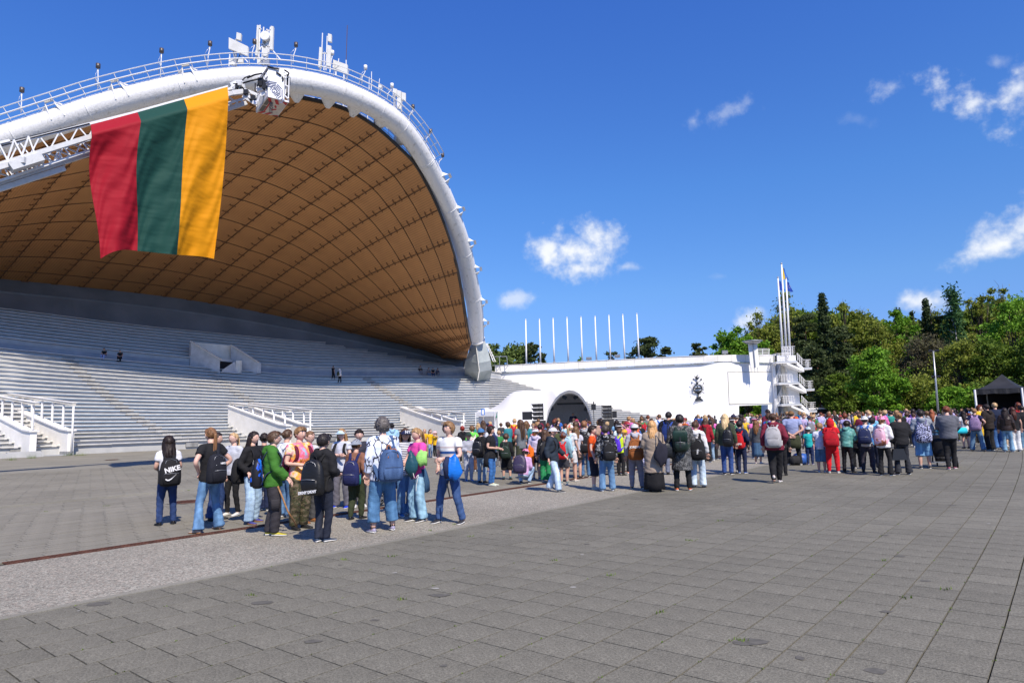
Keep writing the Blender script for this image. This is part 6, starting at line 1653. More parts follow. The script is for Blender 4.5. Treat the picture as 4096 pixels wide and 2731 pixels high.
SKIN = OM('skin'); LIPS = plain('lip_red', (.42, .13, .11), .5); EYEW = plain('eye_white', (.5, .47, .45), .4); DARKE = plain('brow_dark', (.07, .045, .03), .7)
SOLE_W = plain('sole_white', (.7, .69, .66), .6); SOLE_D = plain('sole_dark', (.02, .02, .02), .7); SOLE_G = plain('sole_gum', (.32, .16, .07), .7)
def setcol(o, c): o.color = (*c, 1); return o
def mesh_obj(name, V, F, mats, parent, c=None, smooth=True, mi=None):
 mb = MB(); mb.add(V, F, 0, smooth)
 if mi: mb.m = list(mi)
 o = mb.build(name, mats, parent)
 if c is not None: setcol(o, c)
 return o
BAKE = []
def union_obj(name, shapes, mat, parent, c, vox, wr=0.006, seed=0, kind='cloth'):
 mb = MB()
 for V, F in shapes: mb.add(V, F, 0, True)
 o = mb.build(name, mat, parent); setcol(o, c)
 r = o.modifiers.new('r', 'REMESH'); r.mode = 'VOXEL'; r.voxel_size = vox
 s = o.modifiers.new('s', 'SMOOTH'); s.factor = .6; s.iterations = 3
 BAKE.append((o, wr, seed, kind)); return o
def bake_all():
 if not BAKE: return
 dg = bpy.context.evaluated_depsgraph_get(); done = []
 for (o, wr, seed, kind) in BAKE:
  me = bpy.data.meshes.new_from_object(o.evaluated_get(dg)); done.append((o, me, wr, seed, kind))
 for (o, me, wr, seed, kind) in done:
  o.modifiers.clear(); mats = [m_ for m_ in o.data.materials]; old = o.data; o.data = me; bpy.data.meshes.remove(old)
  me.materials.clear(); [me.materials.append(m_) for m_ in mats]; me.name = o.name.split('.')[0]
  n_ = len(me.vertices); co = np.empty(n_ * 3, np.float32); me.vertices.foreach_get('co', co); co = co.reshape(-1, 3)
  no = np.empty(n_ * 3, np.float32); me.vertices.foreach_get('normal', no); no = no.reshape(-1, 3)
  x, y, z = co[:, 0], co[:, 1], co[:, 2]; s_ = seed * 1.7
  if kind == 'legs':
   d = np.sin(z * 62 + 5 * np.sin(x * 9 + s_) + 4 * np.sin(y * 12 + s_)) * (.35 + .65 * np.clip(1 - z / .9, 0, 1)) + .6 * np.sin(z * 31 + x * 22 + s_ * 2)
  else:
   d = np.sin(z * 44 + 14 * x * np.sin(s_) + 6 * np.sin(y * 8 + s_)) * .6 + .7 * np.sin(x * 34 + z * 19 + s_ * 3) + .4 * np.sin(z * 70 - x * 30 + s_)
  co += no * (d * wr)[:, None]
  me.vertices.foreach_set('co', co.ravel().astype(np.float32))
  me.polygons.foreach_set('use_smooth', [True] * len(me.polygons)); me.update()
 BAKE.clear()
# ---- people: shapes
def head_grid(nu=22, nv=18):
 th = np.linspace(0, 2 * math.pi, nu, endpoint=False); ph = np.linspace(0, math.pi, nv)
 return th, ph
def head_point(a, p, hh, off=0.0):
 """a = azimuth (0 = +X, -90 deg = face), p = polar from top; head height hh centred on 0"""
 x, y, z = math.cos(a) * math.sin(p), math.sin(a) * math.sin(p), math.cos(p)
 rx, ry, rz = .375 * hh, .45 * hh, .5 * hh
 if z < 0:
  t = -z; rx *= 1 - .30 * t * t; ry *= 1 - .16 * t
 X, Y, Z = x * (rx + off), y * (ry + off), z * (rz + off)
 if y > 0: Y *= 1.08 if z > -.2 else 1.0 - .25 * max(0, -z - .2)
 if y < 0:
  Y *= .96
  fx = x
  Y -= .085 * hh * math.exp(-((fx / .13) ** 2) - ((z + .16) / .15) ** 2)             # nose
  Y -= .03 * hh * math.exp(-((fx / .10) ** 2) - ((z - .06) / .16) ** 2)
  for sx in (-.36, .36): Y += .035 * hh * math.exp(-(((fx - sx) / .17) ** 2) - ((z - .06) / .11) ** 2)   # eye sockets
  Y -= .022 * hh * math.exp(-((fx / .22) ** 2) - ((z + .43) / .06) ** 2)               # lips
  Y -= .03 * hh * math.exp(-((fx / .28) ** 2) - ((z + .8) / .2) ** 2)                 # chin
 return (X, Y, Z)
def make_head(mb, hh, M, nu=24, nv=20):
 th, ph = head_grid(nu, nv); V = []; F = []; MI = []
 for p in ph:
  for a in th: V.append(tuple(M @ Vector(head_point(a, p, hh))))
 for i in range(nv - 1):
  for j in range(nu):
   k = (j + 1) % nu; F.append((i * nu + j, (i + 1) * nu + j, (i + 1) * nu + k, i * nu + k)); MI.append(0)
 b0 = len(mb.f); mb.add(V, F, 0, True)
 def pad(cx, cz, w, h, mi, d=.004):
  vs = []; n_ = 8
  for k in range(n_):
   t = 6.283 * k / n_; x_ = cx + w * math.cos(t); z_ = cz + h * math.sin(t)
   p = math.acos(max(-1, min(1, z_))); s_ = math.sin(p); xx = max(-.99, min(.99, x_ / max(s_, .1))); a = -math.acos(xx)
   q = Vector(head_point(a, p, hh)); q.y -= d; vs.append(tuple(M @ q))
  mb.add(vs, [tuple(range(n_))[::-1]], mi, False)
 for sx in (-.36, .36):
  pad(sx, .05, .12, .05, 2, .003); pad(sx, .05, .04, .04, 3, .006); pad(sx, .21, .14, .014, 3, .004)
 pad(0, -.45, .2, .045, 1, .004)
 for sx in (-1, 1):   # ears
  c = Vector((sx * .385 * hh, .02 * hh, -.02 * hh)); v, f = loft([c + Vector((-sx * .02 * hh, 0, 0)), c + Vector((sx * .03 * hh, .01 * hh, 0)), c + Vector((sx * .05 * hh, .03 * hh, 0))], [(.06 * hh, .10 * hh), (.075 * hh, .13 * hh), (.05 * hh, .10 * hh)], 8, ref=(0, 1, 0))
  mb.add([tuple(M @ Vector(p)) for p in v], f, 0, True)
def sloft(secs, seg=16, pw=3.2):
 """rounded-box rings: (centre, a, b)"""
 V = []; F = []; n = len(secs)
 for (c, a, b) in secs:
  for j in range(seg):
   t = 2 * math.pi * j / seg; ct, st = math.cos(t), math.sin(t)
   V.append((c[0] + a * math.copysign(abs(ct) ** (2 / pw), ct), c[1] + b * math.copysign(abs(st) ** (2 / pw), st), c[2]))
 for i in range(n - 1):
  for j in range(seg):
   k = (j + 1) % seg; F.append((i * seg + j, i * seg + k, (i + 1) * seg + k, (i + 1) * seg + j))
 F.append(tuple(range(seg - 1, -1, -1))); F.append(tuple((n - 1) * seg + j for j in range(seg)))
 return np.array(V), F
def hand(mb, wr, el, side, h, curl=.5, detail=True):
 d = (Vector(wr) - Vector(el)).normalized(); L = .105 * h
 up = Vector((0, -1, 0)) if abs(d.y) < .8 else Vector((0, 0, 1))
 s = d.cross(up).normalized() * side; palm_n = s.cross(d).normalized() * side
 w = Vector(wr); P = [w - d * .02 * h, w + d * .012 * h, w + d * .03 * h, w + d * .052 * h]
 v, f = loft([tuple(p) for p in P], [(.017 * h, .013 * h), (.022 * h, .012 * h), (.027 * h, .012 * h), (.024 * h, .009 * h)], 8, ref=tuple(s)); mb.add(v, f, 0, True)
 if not detail:
  v, f = loft([tuple(w + d * .05 * h), tuple(w + d * .08 * h - palm_n * .01 * h), tuple(w + d * .095 * h - palm_n * .03 * h * curl)], [(.022 * h, .009 * h), (.02 * h, .008 * h), (.012 * h, .006 * h)], 6, ref=tuple(s)); mb.add(v, f, 0, True); return
 for k, (o_, ln) in enumerate(((-1.5, .042), (-.5, .05), (.5, .047), (1.5, .037))):
  b = w + d * .048 * h + s * o_ * .0115 * h; q1 = b + d * ln * h * .45 - palm_n * ln * h * .12 * curl; q2 = q1 + (d * (1 - .6 * curl) - palm_n * curl).normalized() * ln * h * .32; q3 = q2 + (d * (1 - curl) - palm_n * (.5 + curl)).normalized() * ln * h * .25
  v, f = loft([tuple(b), tuple(q1), tuple(q2), tuple(q3)], [(.0058 * h,) * 2, (.0055 * h,) * 2, (.005 * h,) * 2, (.0035 * h,) * 2], 6); mb.add(v, f, 0, True)
 b = w + d * .015 * h - s * .018 * h; q1 = b - s * .016 * h + d * .018 * h - palm_n * .006 * h; q2 = q1 + d * .02 * h - palm_n * .012 * h * curl
 v, f = loft([tuple(b), tuple(q1), tuple(q2)], [(.0075 * h,) * 2, (.0065 * h,) * 2, (.004 * h,) * 2], 6); mb.add(v, f, 0, True)
ARM = {  # elbow and wrist for the +X side, fractions of the height
 'down': ((.140, .015, .640), (.148, -.03, .505)), 'hips': ((.205, .05, .665), (.112, -.015, .565)), 'front': ((.138, .0, .645), (.055, -.145, .62)),
 'phone': ((.130, -.02, .650), (.04, -.14, .705)), 'cross': ((.138, -.035, .66), (-.03, -.115, .665)), 'back': ((.150, .06, .645), (.02, .11, .545)),
 'pocket': ((.155, .045, .645), (.112, -.045, .545)), 'up': ((.175, -.07, .80), (.09, -.13, .885)), 'strap': ((.140, .02, .66), (.085, -.10, .75)),
 'out': ((.150, -.02, .65), (.20, -.10, .56)), 'stick': ((.140, -.03, .645), (.12, -.14, .535)), 'push': ((.130, -.05, .66), (.10, -.22, .60)), 'swing': ((.140, .06, .645), (.150, .02, .51)), 'swingf': ((.14, -.05, .65), (.13, -.15, .55)),
 'dig': ((.150, -.05, .66), (.03, -.16, .63)), 'tent': ((.16, -.06, .77), (.06, -.16, .83))}
def smooth_col(L, k=3): return smooth_path(L, k)
def make_person(h, top=('tee', (.1, .1, .1), 'cloth'), legs=('straight', (.03, .05, .12), 'denim'), hair=('short', (.05, .03, .02)), arms=('down', 'down'), skin=(.52, .32, .24), shoes=((.5, .5, .5), 'w'), stance=(.055, 0.0), lean=0.0, head=(0, 0),
 cap=None, glasses=False, extra=(), detail=True, female=False, build=1.0, seed=0, name='person', socks=None, crouch=False, sit=False, hood=False):
 """builds at the origin, facing -Y"""
 root = empty(name)
 kid = h < 1.6
 hh = .200 + max(0, (h - 1.45)) * .05
 chin = h - hh; nb = chin - .022 * h
 sh = nb - .035 * h; shw = (.108 if kid else (.108 if female else .122)) * h * (build ** .5)
 hip = .505 * h; bw = build
 drop = 0.0
 if kid and build == 1.0: build = .86
 bw = 1 + (build - 1) * .55; build = bw
 rot = Matrix.Rotation(lean, 4, 'X')        # + = bend forward
 def U(p):     # upper body transform (pivot at the hip)
  v = Vector((p[0], p[1], p[2] - hip)); v = rot @ v; return (v.x, v.y, v.z + hip - drop)
 LG = []
 for sx in (-1, 1):
  sw, st = stance
  yy = sx * st * h
  H_ = Vector((sx * .047 * h, 0, hip - drop)); A_ = Vector((sx * sw * h, yy, .045 * h + (abs(st) * .18 * h if (yy > 0 and abs(st) > .08) else 0)))
  K_2 = H_.lerp(A_, .52) + Vector((sx * .006 * h, -.022 * h - (abs(st) * .25 * h if yy > 0 else 0), 0))
  if sit:
   H_ = Vector((sx * .05 * h, 0, .0)); K_2 = Vector((sx * .07 * h, -.25 * h, .04 * h)); A_ = Vector((sx * .065 * h, -.26 * h, -.22 * h))
  if crouch:
   H_ = Vector((sx * .055 * h, .06 * h, .17 * h)); K_2 = Vector((sx * .11 * h, -.17 * h, .27 * h)); A_ = Vector((sx * .08 * h, -.02 * h, .045 * h))
  LG.append((H_, K_2, A_))
 if crouch or sit:
  hz = .17 * h if crouch else .0
  def U(p):
   v = Vector((p[0], p[1], p[2] - hip)); v = rot @ v; return (v.x, v.y + (.06 * h if crouch else 0), v.z + hz)
 mb = MB()
 hc = U((0, -.012 * h, chin + hh / 2))
 Mh = Matrix.Translation(hc) @ rot.to_3x3().to_4x4() @ Matrix.Rotation(head[0], 4, 'Z') @ Matrix.Rotation(head[1], 4, 'X')
 make_head(mb, hh, Mh, *((24, 20) if detail else (14, 12)))
 v, f = loft([U((0, .012 * h, sh - .02 * h)), U((0, .006 * h, nb)), U((0, -.002 * h, chin + .03 * h))], [(.042 * h, .036 * h), (.032 * h, .032 * h), (.031 * h, .033 * h)], 12); mb.add(v, f, 0, True)
 arm_pts = []
 for i, sx in enumerate((-1, 1)):
  e, w = ARM[arms[i]]
  S = Vector((sx * (shw - .018 * h), .004 * h, sh - .008 * h)); k_ = (sh / h) / .80
  E = Vector((sx * e[0] * h * (shw / (.115 * h)), e[1] * h, e[2] * h * k_)); W = Vector((sx * w[0] * h, w[1] * h, w[2] * h * k_))
  S, E, W = Vector(U(S)), Vector(U(E)), Vector(U(W)); arm_pts.append((S, E, W))
  P = smooth_path([tuple(S), tuple(S.lerp(E, .5)), tuple(E), tuple(E.lerp(W, .5)), tuple(W)], 3)
  r = np.interp(np.linspace(0, 1, len(P)), [0, .3, .5, .7, 1], [.029, .026, .022, .0215, .0155]) * h * (bw ** .5)
  v, f = loft(P, [(q, q * .92) for q in r], 8 if detail else 6); mb.add(v, f, 0, True)
  hand(mb, W, E, sx, h, .7 if arms[i] in ('front', 'dig', 'push', 'stick', 'phone', 'strap') else .35, detail)
 lt, lc, lm = legs; lk_ = 1.0 if lt in ('shorts', 'jorts', 'skirt', 'mini', 'maxi', 'cropped') else .74
 for (H_, K_2, A_) in LG:
  P = smooth_path([tuple(H_), tuple(H_.lerp(K_2, .5)), tuple(K_2), tuple(K_2.lerp(A_, .4) + Vector((0, .008 * h, 0))), tuple(A_), tuple(A_ - Vector((0, 0, .02 * h)))], 2)
  r = np.interp(np.linspace(0, 1, len(P)), [0, .2, .4, .6, .8, 1], [.05 * lk_, .047 * lk_, .033 * lk_, .034 * lk_, .022, .022]) * h * (bw ** .5)
  v, f = loft(P, [(q, q) for q in r], 8); mb.add(v, f, 0, True)
 v, f = loft([U((0, 0, hip - .03 * h)), U((0, 0, .62 * h)), U((0, 0, .72 * h)), U((0, 0, sh))], [(.075 * h, .055 * h), (.07 * h, .05 * h), (.08 * h, .055 * h), (.06 * h, .04 * h)], 10); mb.add(v, f, 0, True)
 body = mb.build('body', [SKIN, LIPS, EYEW, DARKE], root); setcol(body, skin)
 if female and False: pass
 vox = .0155 if detail else .024
 if sit: vox = .03
 def legloft(H_, K_2, A_, r, end, ease_out=None):
  pts = [H_ + Vector((0, 0, .01 * h)), H_.lerp(K_2, .45), K_2, K_2.lerp(A_, .5) + Vector((0, .004 * h, 0)), A_ + Vector((0, .006 * h, -.012 * h))]
  P = smooth_path([tuple(p) for p in pts], 4); n_ = len(P); t_ = np.linspace(0, 1, n_)
  rr = np.interp(t_, [0, .25, .5, .75, 1], r) * h; m_ = t_ <= end + 1e-6
  return loft(P[m_], [(q, q * 1.02) for q in rr[m_]], 14)
 prof = {'skinny': (.056, .048, .037, .034, .028), 'straight': (.060, .053, .042, .038, .036), 'wide': (.062, .058, .053, .052, .056), 'flare': (.057, .049, .037, .043, .057), 'jogger': (.064, .060, .050, .045, .030), 'cropped': (.062, .060, .054, .053, .053), 'cargo': (.066, .062, .054, .052, .044),
  'shorts': (.064, .066, .064, .06, .06), 'jorts': (.066, .068, .068, .066, .06)}
 if lt in prof:
  end = {'shorts': .42, 'jorts': .64, 'cropped': .9}.get(lt, 1.0); r = tuple(q * (bw ** .5) for q in prof[lt])
  shp = [legloft(*L_, r, end) for L_ in LG]
  if crouch or sit:
   shp.append(loft([U((0, .0, hip - .045 * h)), U((0, 0, hip + .05 * h)), U((0, 0, hip + .09 * h))], [(.10 * h, .085 * h), (.09 * h, .066 * h), (.08 * h, .06 * h)], 16))
  else: shp.append(loft([U((0, 0, hip - .055 * h)), U((0, .004 * h, hip - .015 * h)), U((0, 0, hip + .05 * h)), U((0, 0, hip + .10 * h))], [(.085 * h * bw, .062 * h * bw), (.104 * h * bw, .078 * h * bw), (.092 * h * bw, .068 * h * bw), (.082 * h * bw, .06 * h * bw)], 18))
  union_obj('shorts' if lt in ('shorts', 'jorts') else 'trousers', shp, OM(lm), root, lc, vox, .0028 if detail else .002, seed, 'legs')
 else:
  zend = {'mini': .36, 'skirt': .17, 'maxi': .03}[lt]; fl = {'mini': 1.35, 'skirt': 1.35, 'maxi': 1.25}[lt]
  n_ = 7; secs = []
  for i in range(n_):
   q = i / (n_ - 1); z = hip + .09 * h + (zend * h - hip - .09 * h) * q; a = (.082 + .03 * min(1, q * 3)) * h * bw * (1 + (fl - 1) * q); secs.append(((0, 0, z), a, a * .78))
  V, F = loft([s[0] for s in secs], [(s[1], s[2]) for s in secs], 28)
  V = np.array(V); ang = np.arctan2(V[:, 1], V[:, 0]); q_ = np.clip((hip + .09 * h - V[:, 2]) / h, 0, 1); V[:, :2] *= (1 + .13 * q_ * np.sin(ang * 11 + seed) + .05 * np.sin(ang * 4 + seed))[:, None]; V[:, 2] += .02 * h * q_ * np.sin(ang * 3 + seed)
  mesh_obj('skirt', V, F, OM(lm), root, lc)
 tt, tcl, tm = top
 ease = {'tee': .012, 'shirt': .018, 'sweater': .018, 'hoodie': .024, 'jacket': .024, 'coat': .028, 'vest': .02, 'tank': .006, 'crop': .012}[tt] * h
 zb = {'tee': .475, 'shirt': .46, 'sweater': .485, 'hoodie': .47, 'jacket': .485, 'coat': .27, 'vest': .48, 'tank': .51, 'crop': .55}[tt] * h
 if h < 1.62 and tt == 'tee': zb -= .015 * h
 zs = [zb, max(.53 * h, zb + .03 * h), .60 * h, .68 * h, .75 * h, sh - .012 * h, sh + .012 * h, nb + .004 * h]
 wa = [.094, .094, .087 if female else .09, .094, .102, shw / h - .006, shw / h - .035, .045]; da = [.074, .072, .062, .068, .070, .058, .046, .040]
 if tt == 'coat': zs.insert(1, .42 * h); wa.insert(1, .10); da.insert(1, .08); wa[0] = .115; da[0] = .095
 P = []; Rr = []
 for z, a, b in zip(zs, wa, da):
  P.append(U((0, .004 * h * math.sin((z / h - .5) * 9), z))); e_ = ease * (1 if z < sh - .03 * h else .5 if z < sh + .02 * h else .25); Rr.append((a * h * (bw if z < .8 * h else 1) + e_, b * h * bw + e_))
 shp = [loft(smooth_path(P, 3), [tuple(r_) for r_ in interp(np.arange(len(Rr)), Rr, np.linspace(0, len(Rr) - 1, (len(P) - 1) * 3 + 1))], 22)]
 slv = {'tee': .62 if kid else .55, 'shirt': 1, 'sweater': 1.0, 'hoodie': 1.0, 'jacket': 1.0, 'coat': 1.0, 'vest': 0, 'tank': 0, 'crop': .5}[tt]
 if slv:
  for (S, E, W) in arm_pts:
   inn = Vector(U((0, 0, sh - .02 * h))).lerp(S, .45)
   P = smooth_path([tuple(inn), tuple(S), tuple(S.lerp(E, .5)), tuple(E), tuple(E.lerp(W, .5)), tuple(W)], 4)
   L = np.concatenate([[0], np.cumsum(np.linalg.norm(np.diff(P, axis=0), axis=1))]); d0 = (S - inn).length
   full = L[-1]; lim = d0 + ((E - S).length if slv < 1 else (full - d0)) * (slv if slv < 1 else .98)
   m_ = L <= lim
   q = np.clip((L - d0) / max(full - d0, 1e-6), 0, 1)
   r = np.interp(q, [0, .25, .5, .75, 1], [.034, .030, .027, .025, .021]) * h + ease * (1.0 if slv < 1 else .72)
   if tt in ('hoodie', 'sweater'): r[q > .93] *= .86
   shp.append(loft(P[m_], [(x_, x_) for x_ in r[m_]], 12))
 if tt == 'hoodie' or hood:
  if hood == 'up':
   c = Vector(hc); shp.append(loft([tuple(c + (rot.to_3x3() @ Vector((0, .02 * h, -.09 * h)))), tuple(c + Vector((0, .02 * h, -.03 * h))), tuple(c + Vector((0, .015 * h, .04 * h))), tuple(c + Vector((0, .01 * h, .085 * h)))], [(.055 * h, .05 * h), (.072 * h, .07 * h), (.066 * h, .066 * h), (.02 * h, .02 * h)], 14))
  else:
   a = [U((sx_ * .05 * h, y_ * h, nb + dz * h)) for sx_, y_, dz in ((-.9, -.02, -.004), (-1.1, .03, .008), (-.6, .068, .0), (0, .085, -.012), (.6, .068, .0), (1.1, .03, .008), (.9, -.02, -.004))]
   shp.append(loft(smooth_path(a, 3), [(.026 * h, .02 * h)] * 19, 10, ref=(0, 0, 1)))
   shp.append(loft([U((0, .07 * h, nb)), U((0, .085 * h, nb - .035 * h)), U((0, .075 * h, nb - .075 * h))], [(.055 * h, .03 * h), (.05 * h, .024 * h), (.02 * h, .012 * h)], 12))
 union_obj({'tee': 'tee_shirt', 'coat': 'coat', 'jacket': 'jacket', 'hoodie': 'hoodie'}.get(tt, 'top'), shp, OM(tm), root, tcl, vox, (.003 if detail else .002) * (1.5 if tt in ('hoodie', 'coat', 'shirt') else 1), seed)
 if tt == 'vest':
  pass
 for i, (H_, K_2, A_) in enumerate(LG):
  sx = (-1, 1)[i]; ang_ = sx * .16; c, s_ = math.cos(ang_), math.sin(ang_); L = .15 * h; W_ = .028 * h
  z0 = A_.z - .045 * h; tip = (stance[1] * sx > .08 and not crouch and not sit)
  secs = [(.035, .3, .80, .7), (.02, .75, .95, .9), (-.02, .95, 1.0, .75), (-.06, 1.0, 1.0, .48), (-.095, .85, .98, .36), (-.112, .45, .8, .3)]
  def shoe_mesh(zf0, zf1, grow):
   V = []; n_ = 8
   for (yy, w_, _, hz_) in secs:
    for k in range(n_):
     t_ = 6.283 * k / n_; x_ = math.cos(t_) * W_ * w_ * grow; zz = zf0 + (zf1 * hz_ - zf0) * (.5 + .5 * math.sin(t_)); y_ = yy * h * 1.0
     if tip: zz2 = zz + (yy + .112) * .8 * h * .55; zz = zz2
     V.append((A_.x + x_ * c - (y_) * s_ * -1 * -1, A_.y + y_ * c + x_ * s_, z0 + zz))
   F = []
   for a_ in range(len(secs) - 1):
    for k in range(n_): F.append((a_ * n_ + k, a_ * n_ + (k + 1) % n_, (a_ + 1) * n_ + (k + 1) % n_, (a_ + 1) * n_ + k))
   F.append(tuple(range(n_))[::-1]); F.append(tuple((len(secs) - 1) * n_ + k for k in range(n_)))
   return V, F
  sc, sl = shoes
  V, F = shoe_mesh(.008 * h, .052 * h, 1.0); so = mesh_obj('shoe', V, F, OM('nylon'), root, sc)
  V, F = shoe_mesh(0, .034 * h, 1.1); V = [(x, y, min(z, 1e9)) for x, y, z in V]
  if not tip: V = [(x, y, min(z, z0 + .016 * h)) for x, y, z in V]
  else: V = [(x, y, z - .004 * h) for x, y, z in V]
  mesh_obj('sole', V, F, {'w': SOLE_W, 'd': SOLE_D, 'g': SOLE_G}[sl], so)
  if socks and lt in ('shorts', 'jorts', 'skirt', 'mini', 'cropped'):
   v, f = loft([tuple(A_ + Vector((0, 0, -.01 * h))), tuple(A_.lerp(K_2, .14 if lt != 'cropped' else .08)), tuple(A_.lerp(K_2, .3 if socks[1] else .16))], [(.025 * h,) * 2, (.0245 * h,) * 2, (.028 * h,) * 2], 10); mesh_obj('sock', v, f, OM('cloth'), root, socks[0])
 hs, hcol = hair
 th, ph = head_grid(26 if detail else 16, 22 if detail else 14); nu, nv = len(th), len(ph)
 rr_ = random.Random(seed * 13 + 5)
 def hp(p): return tuple(Mh @ Vector(p))
 V = []; F = []; keep = {}
 base = {'short': .10 if not cap else .05, 'crop': .05, 'curly': .22, 'bob': .13, 'long': .09, 'pony': .06, 'bun': .06, 'wavy': .13}[hs] * hh
 ph1, ph2 = rr_.uniform(0, 6), rr_.uniform(0, 6)
 LIM = {'short': (-.62, -.5, -.12, .10, .40, .42), 'crop': (-.5, -.4, .0, .2, .5, .52), 'curly': (-.75, -.7, -.35, .0, .40, .45), 'bob': (-.85, -.85, -.6, -.35, .34, .38), 'long': (-.95, -.9, -.5, -.1, .5, .58), 'pony': (-.6, -.45, -.05, .25, .55, .6), 'bun': (-.55, -.4, .0, .3, .55, .6), 'wavy': (-.95, -.9, -.6, -.3, .42, .5)}[hs]
 base *= .85
 for i, p in enumerate(ph):
  for j, a in enumerate(th):
   z = math.cos(p); back = math.sin(a) * math.sin(p)
   o_ = base * (.75 + .35 * max(0, z) + .25 * max(0, back))
   o_ += hh * .015 * math.sin(a * 7 + p * 9 + ph1) + hh * .010 * math.sin(a * 13 - p * 5 + ph2)
   o_ += hh * .014 * rr_.uniform(-1, 1)
   if hs == 'curly': o_ += hh * .05 * rr_.uniform(-1, 1)
   if hs == 'short' and not cap and back < -.3 and z > .1: o_ += .03 * hh
   o_ *= max(.12, min(1, (z - np.interp(-math.sin(a), [-1, -.3, .15, .45, .75, 1], LIM)) / .2 + .12))
   V.append(hp(head_point(a, p, hh, o_ + .004)))
 def inhair(i, j):
  p, a = ph[i], th[j % nu]; z = math.cos(p); fr = -math.sin(a)      # fr 1 at the face
  lim = np.interp(fr, [-1, -.3, .15, .45, .75, 1], LIM)
  return z > lim + .05 * math.sin(a * 9 + ph1)
 for i in range(nv - 1):
  for j in range(nu):
   if inhair(i + 1, j) and inhair(i + 1, j + 1): F.append((i * nu + j, (i + 1) * nu + j, (i + 1) * nu + (j + 1) % nu, i * nu + (j + 1) % nu))
 mb = MB(); mb.add(V, F, 0, True)
 def lock(pts, r0, n_=5):
  P = smooth_path(pts, 3); r = np.interp(np.linspace(0, 1, len(P)), [0, .3, .8, 1], [r0 * .8, r0, r0 * .8, r0 * .15])
  v, f = loft(P, [(q, q * .7) for q in r], n_); mb.add([hp(p_) for p_ in v], f, 0, True)
 iM = Mh.inverted()
 if hs in ('long', 'wavy'):
  Lh = rr_.uniform(.17, .26) * h if hs == 'long' else rr_.uniform(.15, .2) * h; wv = .018 * h if hs == 'wavy' else .007 * h
  nl = 15 if detail else 8
  for k in range(nl):
   t_ = -.08 + (math.pi + .16) * k / (nl - 1); x0 = math.cos(t_) * .42 * hh; y0 = math.sin(t_) * .46 * hh + .02 * hh
   s_ = rr_.uniform(.85, 1.1); z1 = -.35 * hh
   lock([(x0, y0, .12 * hh), (x0 * 1.06, y0 * 1.06 + .01, -.3 * hh), (x0 * 1.08 + rr_.uniform(-1, 1) * wv, y0 * .95 + .045 * h * max(.2, math.sin(t_)), -.5 * hh - Lh * .35), (x0 * 1.02 + rr_.uniform(-1, 1) * wv, y0 * .8 + .055 * h * max(.1, math.sin(t_)), -.5 * hh - Lh * .7), (x0 * .9 + rr_.uniform(-1, 1) * wv, y0 * .8 + .058 * h * max(0, math.sin(t_)), -.5 * hh - Lh * s_)], .115 * hh)
 if hs == 'pony':
  Lh = rr_.uniform(.15, .24) * h
  for k in range(7 if detail else 4):
   dx = rr_.uniform(-1, 1) * .05 * hh
   lock([(0, .45 * hh, .12 * hh), (dx, .66 * hh, .05 * hh), (dx * 2, .66 * hh, -.3 * hh), (dx * 3 + rr_.uniform(-.01, .01), .56 * hh + rr_.uniform(0, .02), -.3 * hh - Lh * .6), (dx * 2, .5 * hh + .02, -.3 * hh - Lh * rr_.uniform(.85, 1.05))], .085 * hh)
  v, f = loft([hp((0, .48 * hh, .14 * hh)), hp((0, .56 * hh, .12 * hh))], [(.075 * hh,) * 2] * 2, 8); mb.add(v, f, 0, True)
 if hs == 'bun':
  for k in range(5):
   c = (rr_.uniform(-.05, .05) * hh, (.56 + rr_.uniform(-.03, .03)) * hh, (.12 + rr_.uniform(-.06, .06)) * hh); r0 = .15 * hh
   v, f = loft([(c[0], c[1], c[2] - r0), (c[0], c[1], c[2] - r0 * .6), (c[0], c[1], c[2]), (c[0], c[1], c[2] + r0 * .6), (c[0], c[1], c[2] + r0)], [(r0 * .1,) * 2, (r0 * .8,) * 2, (r0,) * 2, (r0 * .8,) * 2, (r0 * .1,) * 2], 8); mb.add([hp(p_) for p_ in v], f, 0, True)
 if hs in ('short', 'crop', 'bob', 'wavy', 'pony', 'bun') and detail and not cap:
  for k in range(34):
   a = rr_.uniform(.2, 2.94) if rr_.random() < .7 else rr_.uniform(0, 6.28); p0 = rr_.uniform(.15, 1.0 if hs != 'bob' else 1.3)
   if math.sin(a) < 0 and p0 > .6: continue
   q = [head_point(a + .10 * k2 * rr_.choice((-1, 1)), p0 + k2 * .22, hh, base * (.9 + .25 * math.sin(k2))) for k2 in range(4)]
   lock(q, .05 * hh, 4)
 if hs in ('short', 'bob', 'wavy') and not cap:     # fringe and loose tufts
  for k in range(8 if detail else 4):
   x_ = rr_.uniform(-.3, .3) * hh; lock([(x_ * .7, -.2 * hh, .58 * hh), (x_, -.44 * hh, .46 * hh), (x_ * 1.15, -.485 * hh, .30 * hh)], .042 * hh)
 if hs == 'curly':
  for k in range(60 if detail else 20):
   a = rr_.uniform(0, 6.28); p = rr_.uniform(.0, 1.9)
   if math.sin(a) < -.2 and p > 1.1: continue
   q = Vector(head_point(a, p, hh, base * 1.0)); r0 = rr_.uniform(.06, .10) * hh
   v, f = loft([(q.x, q.y, q.z - r0), (q.x, q.y, q.z), (q.x, q.y, q.z + r0)], [(r0 * .4,) * 2, (r0,) * 2, (r0 * .4,) * 2], 6); mb.add([hp(p_) for p_ in v], f, 0, True)
 setcol(mb.build('hair', OM('hair'), root), hcol)
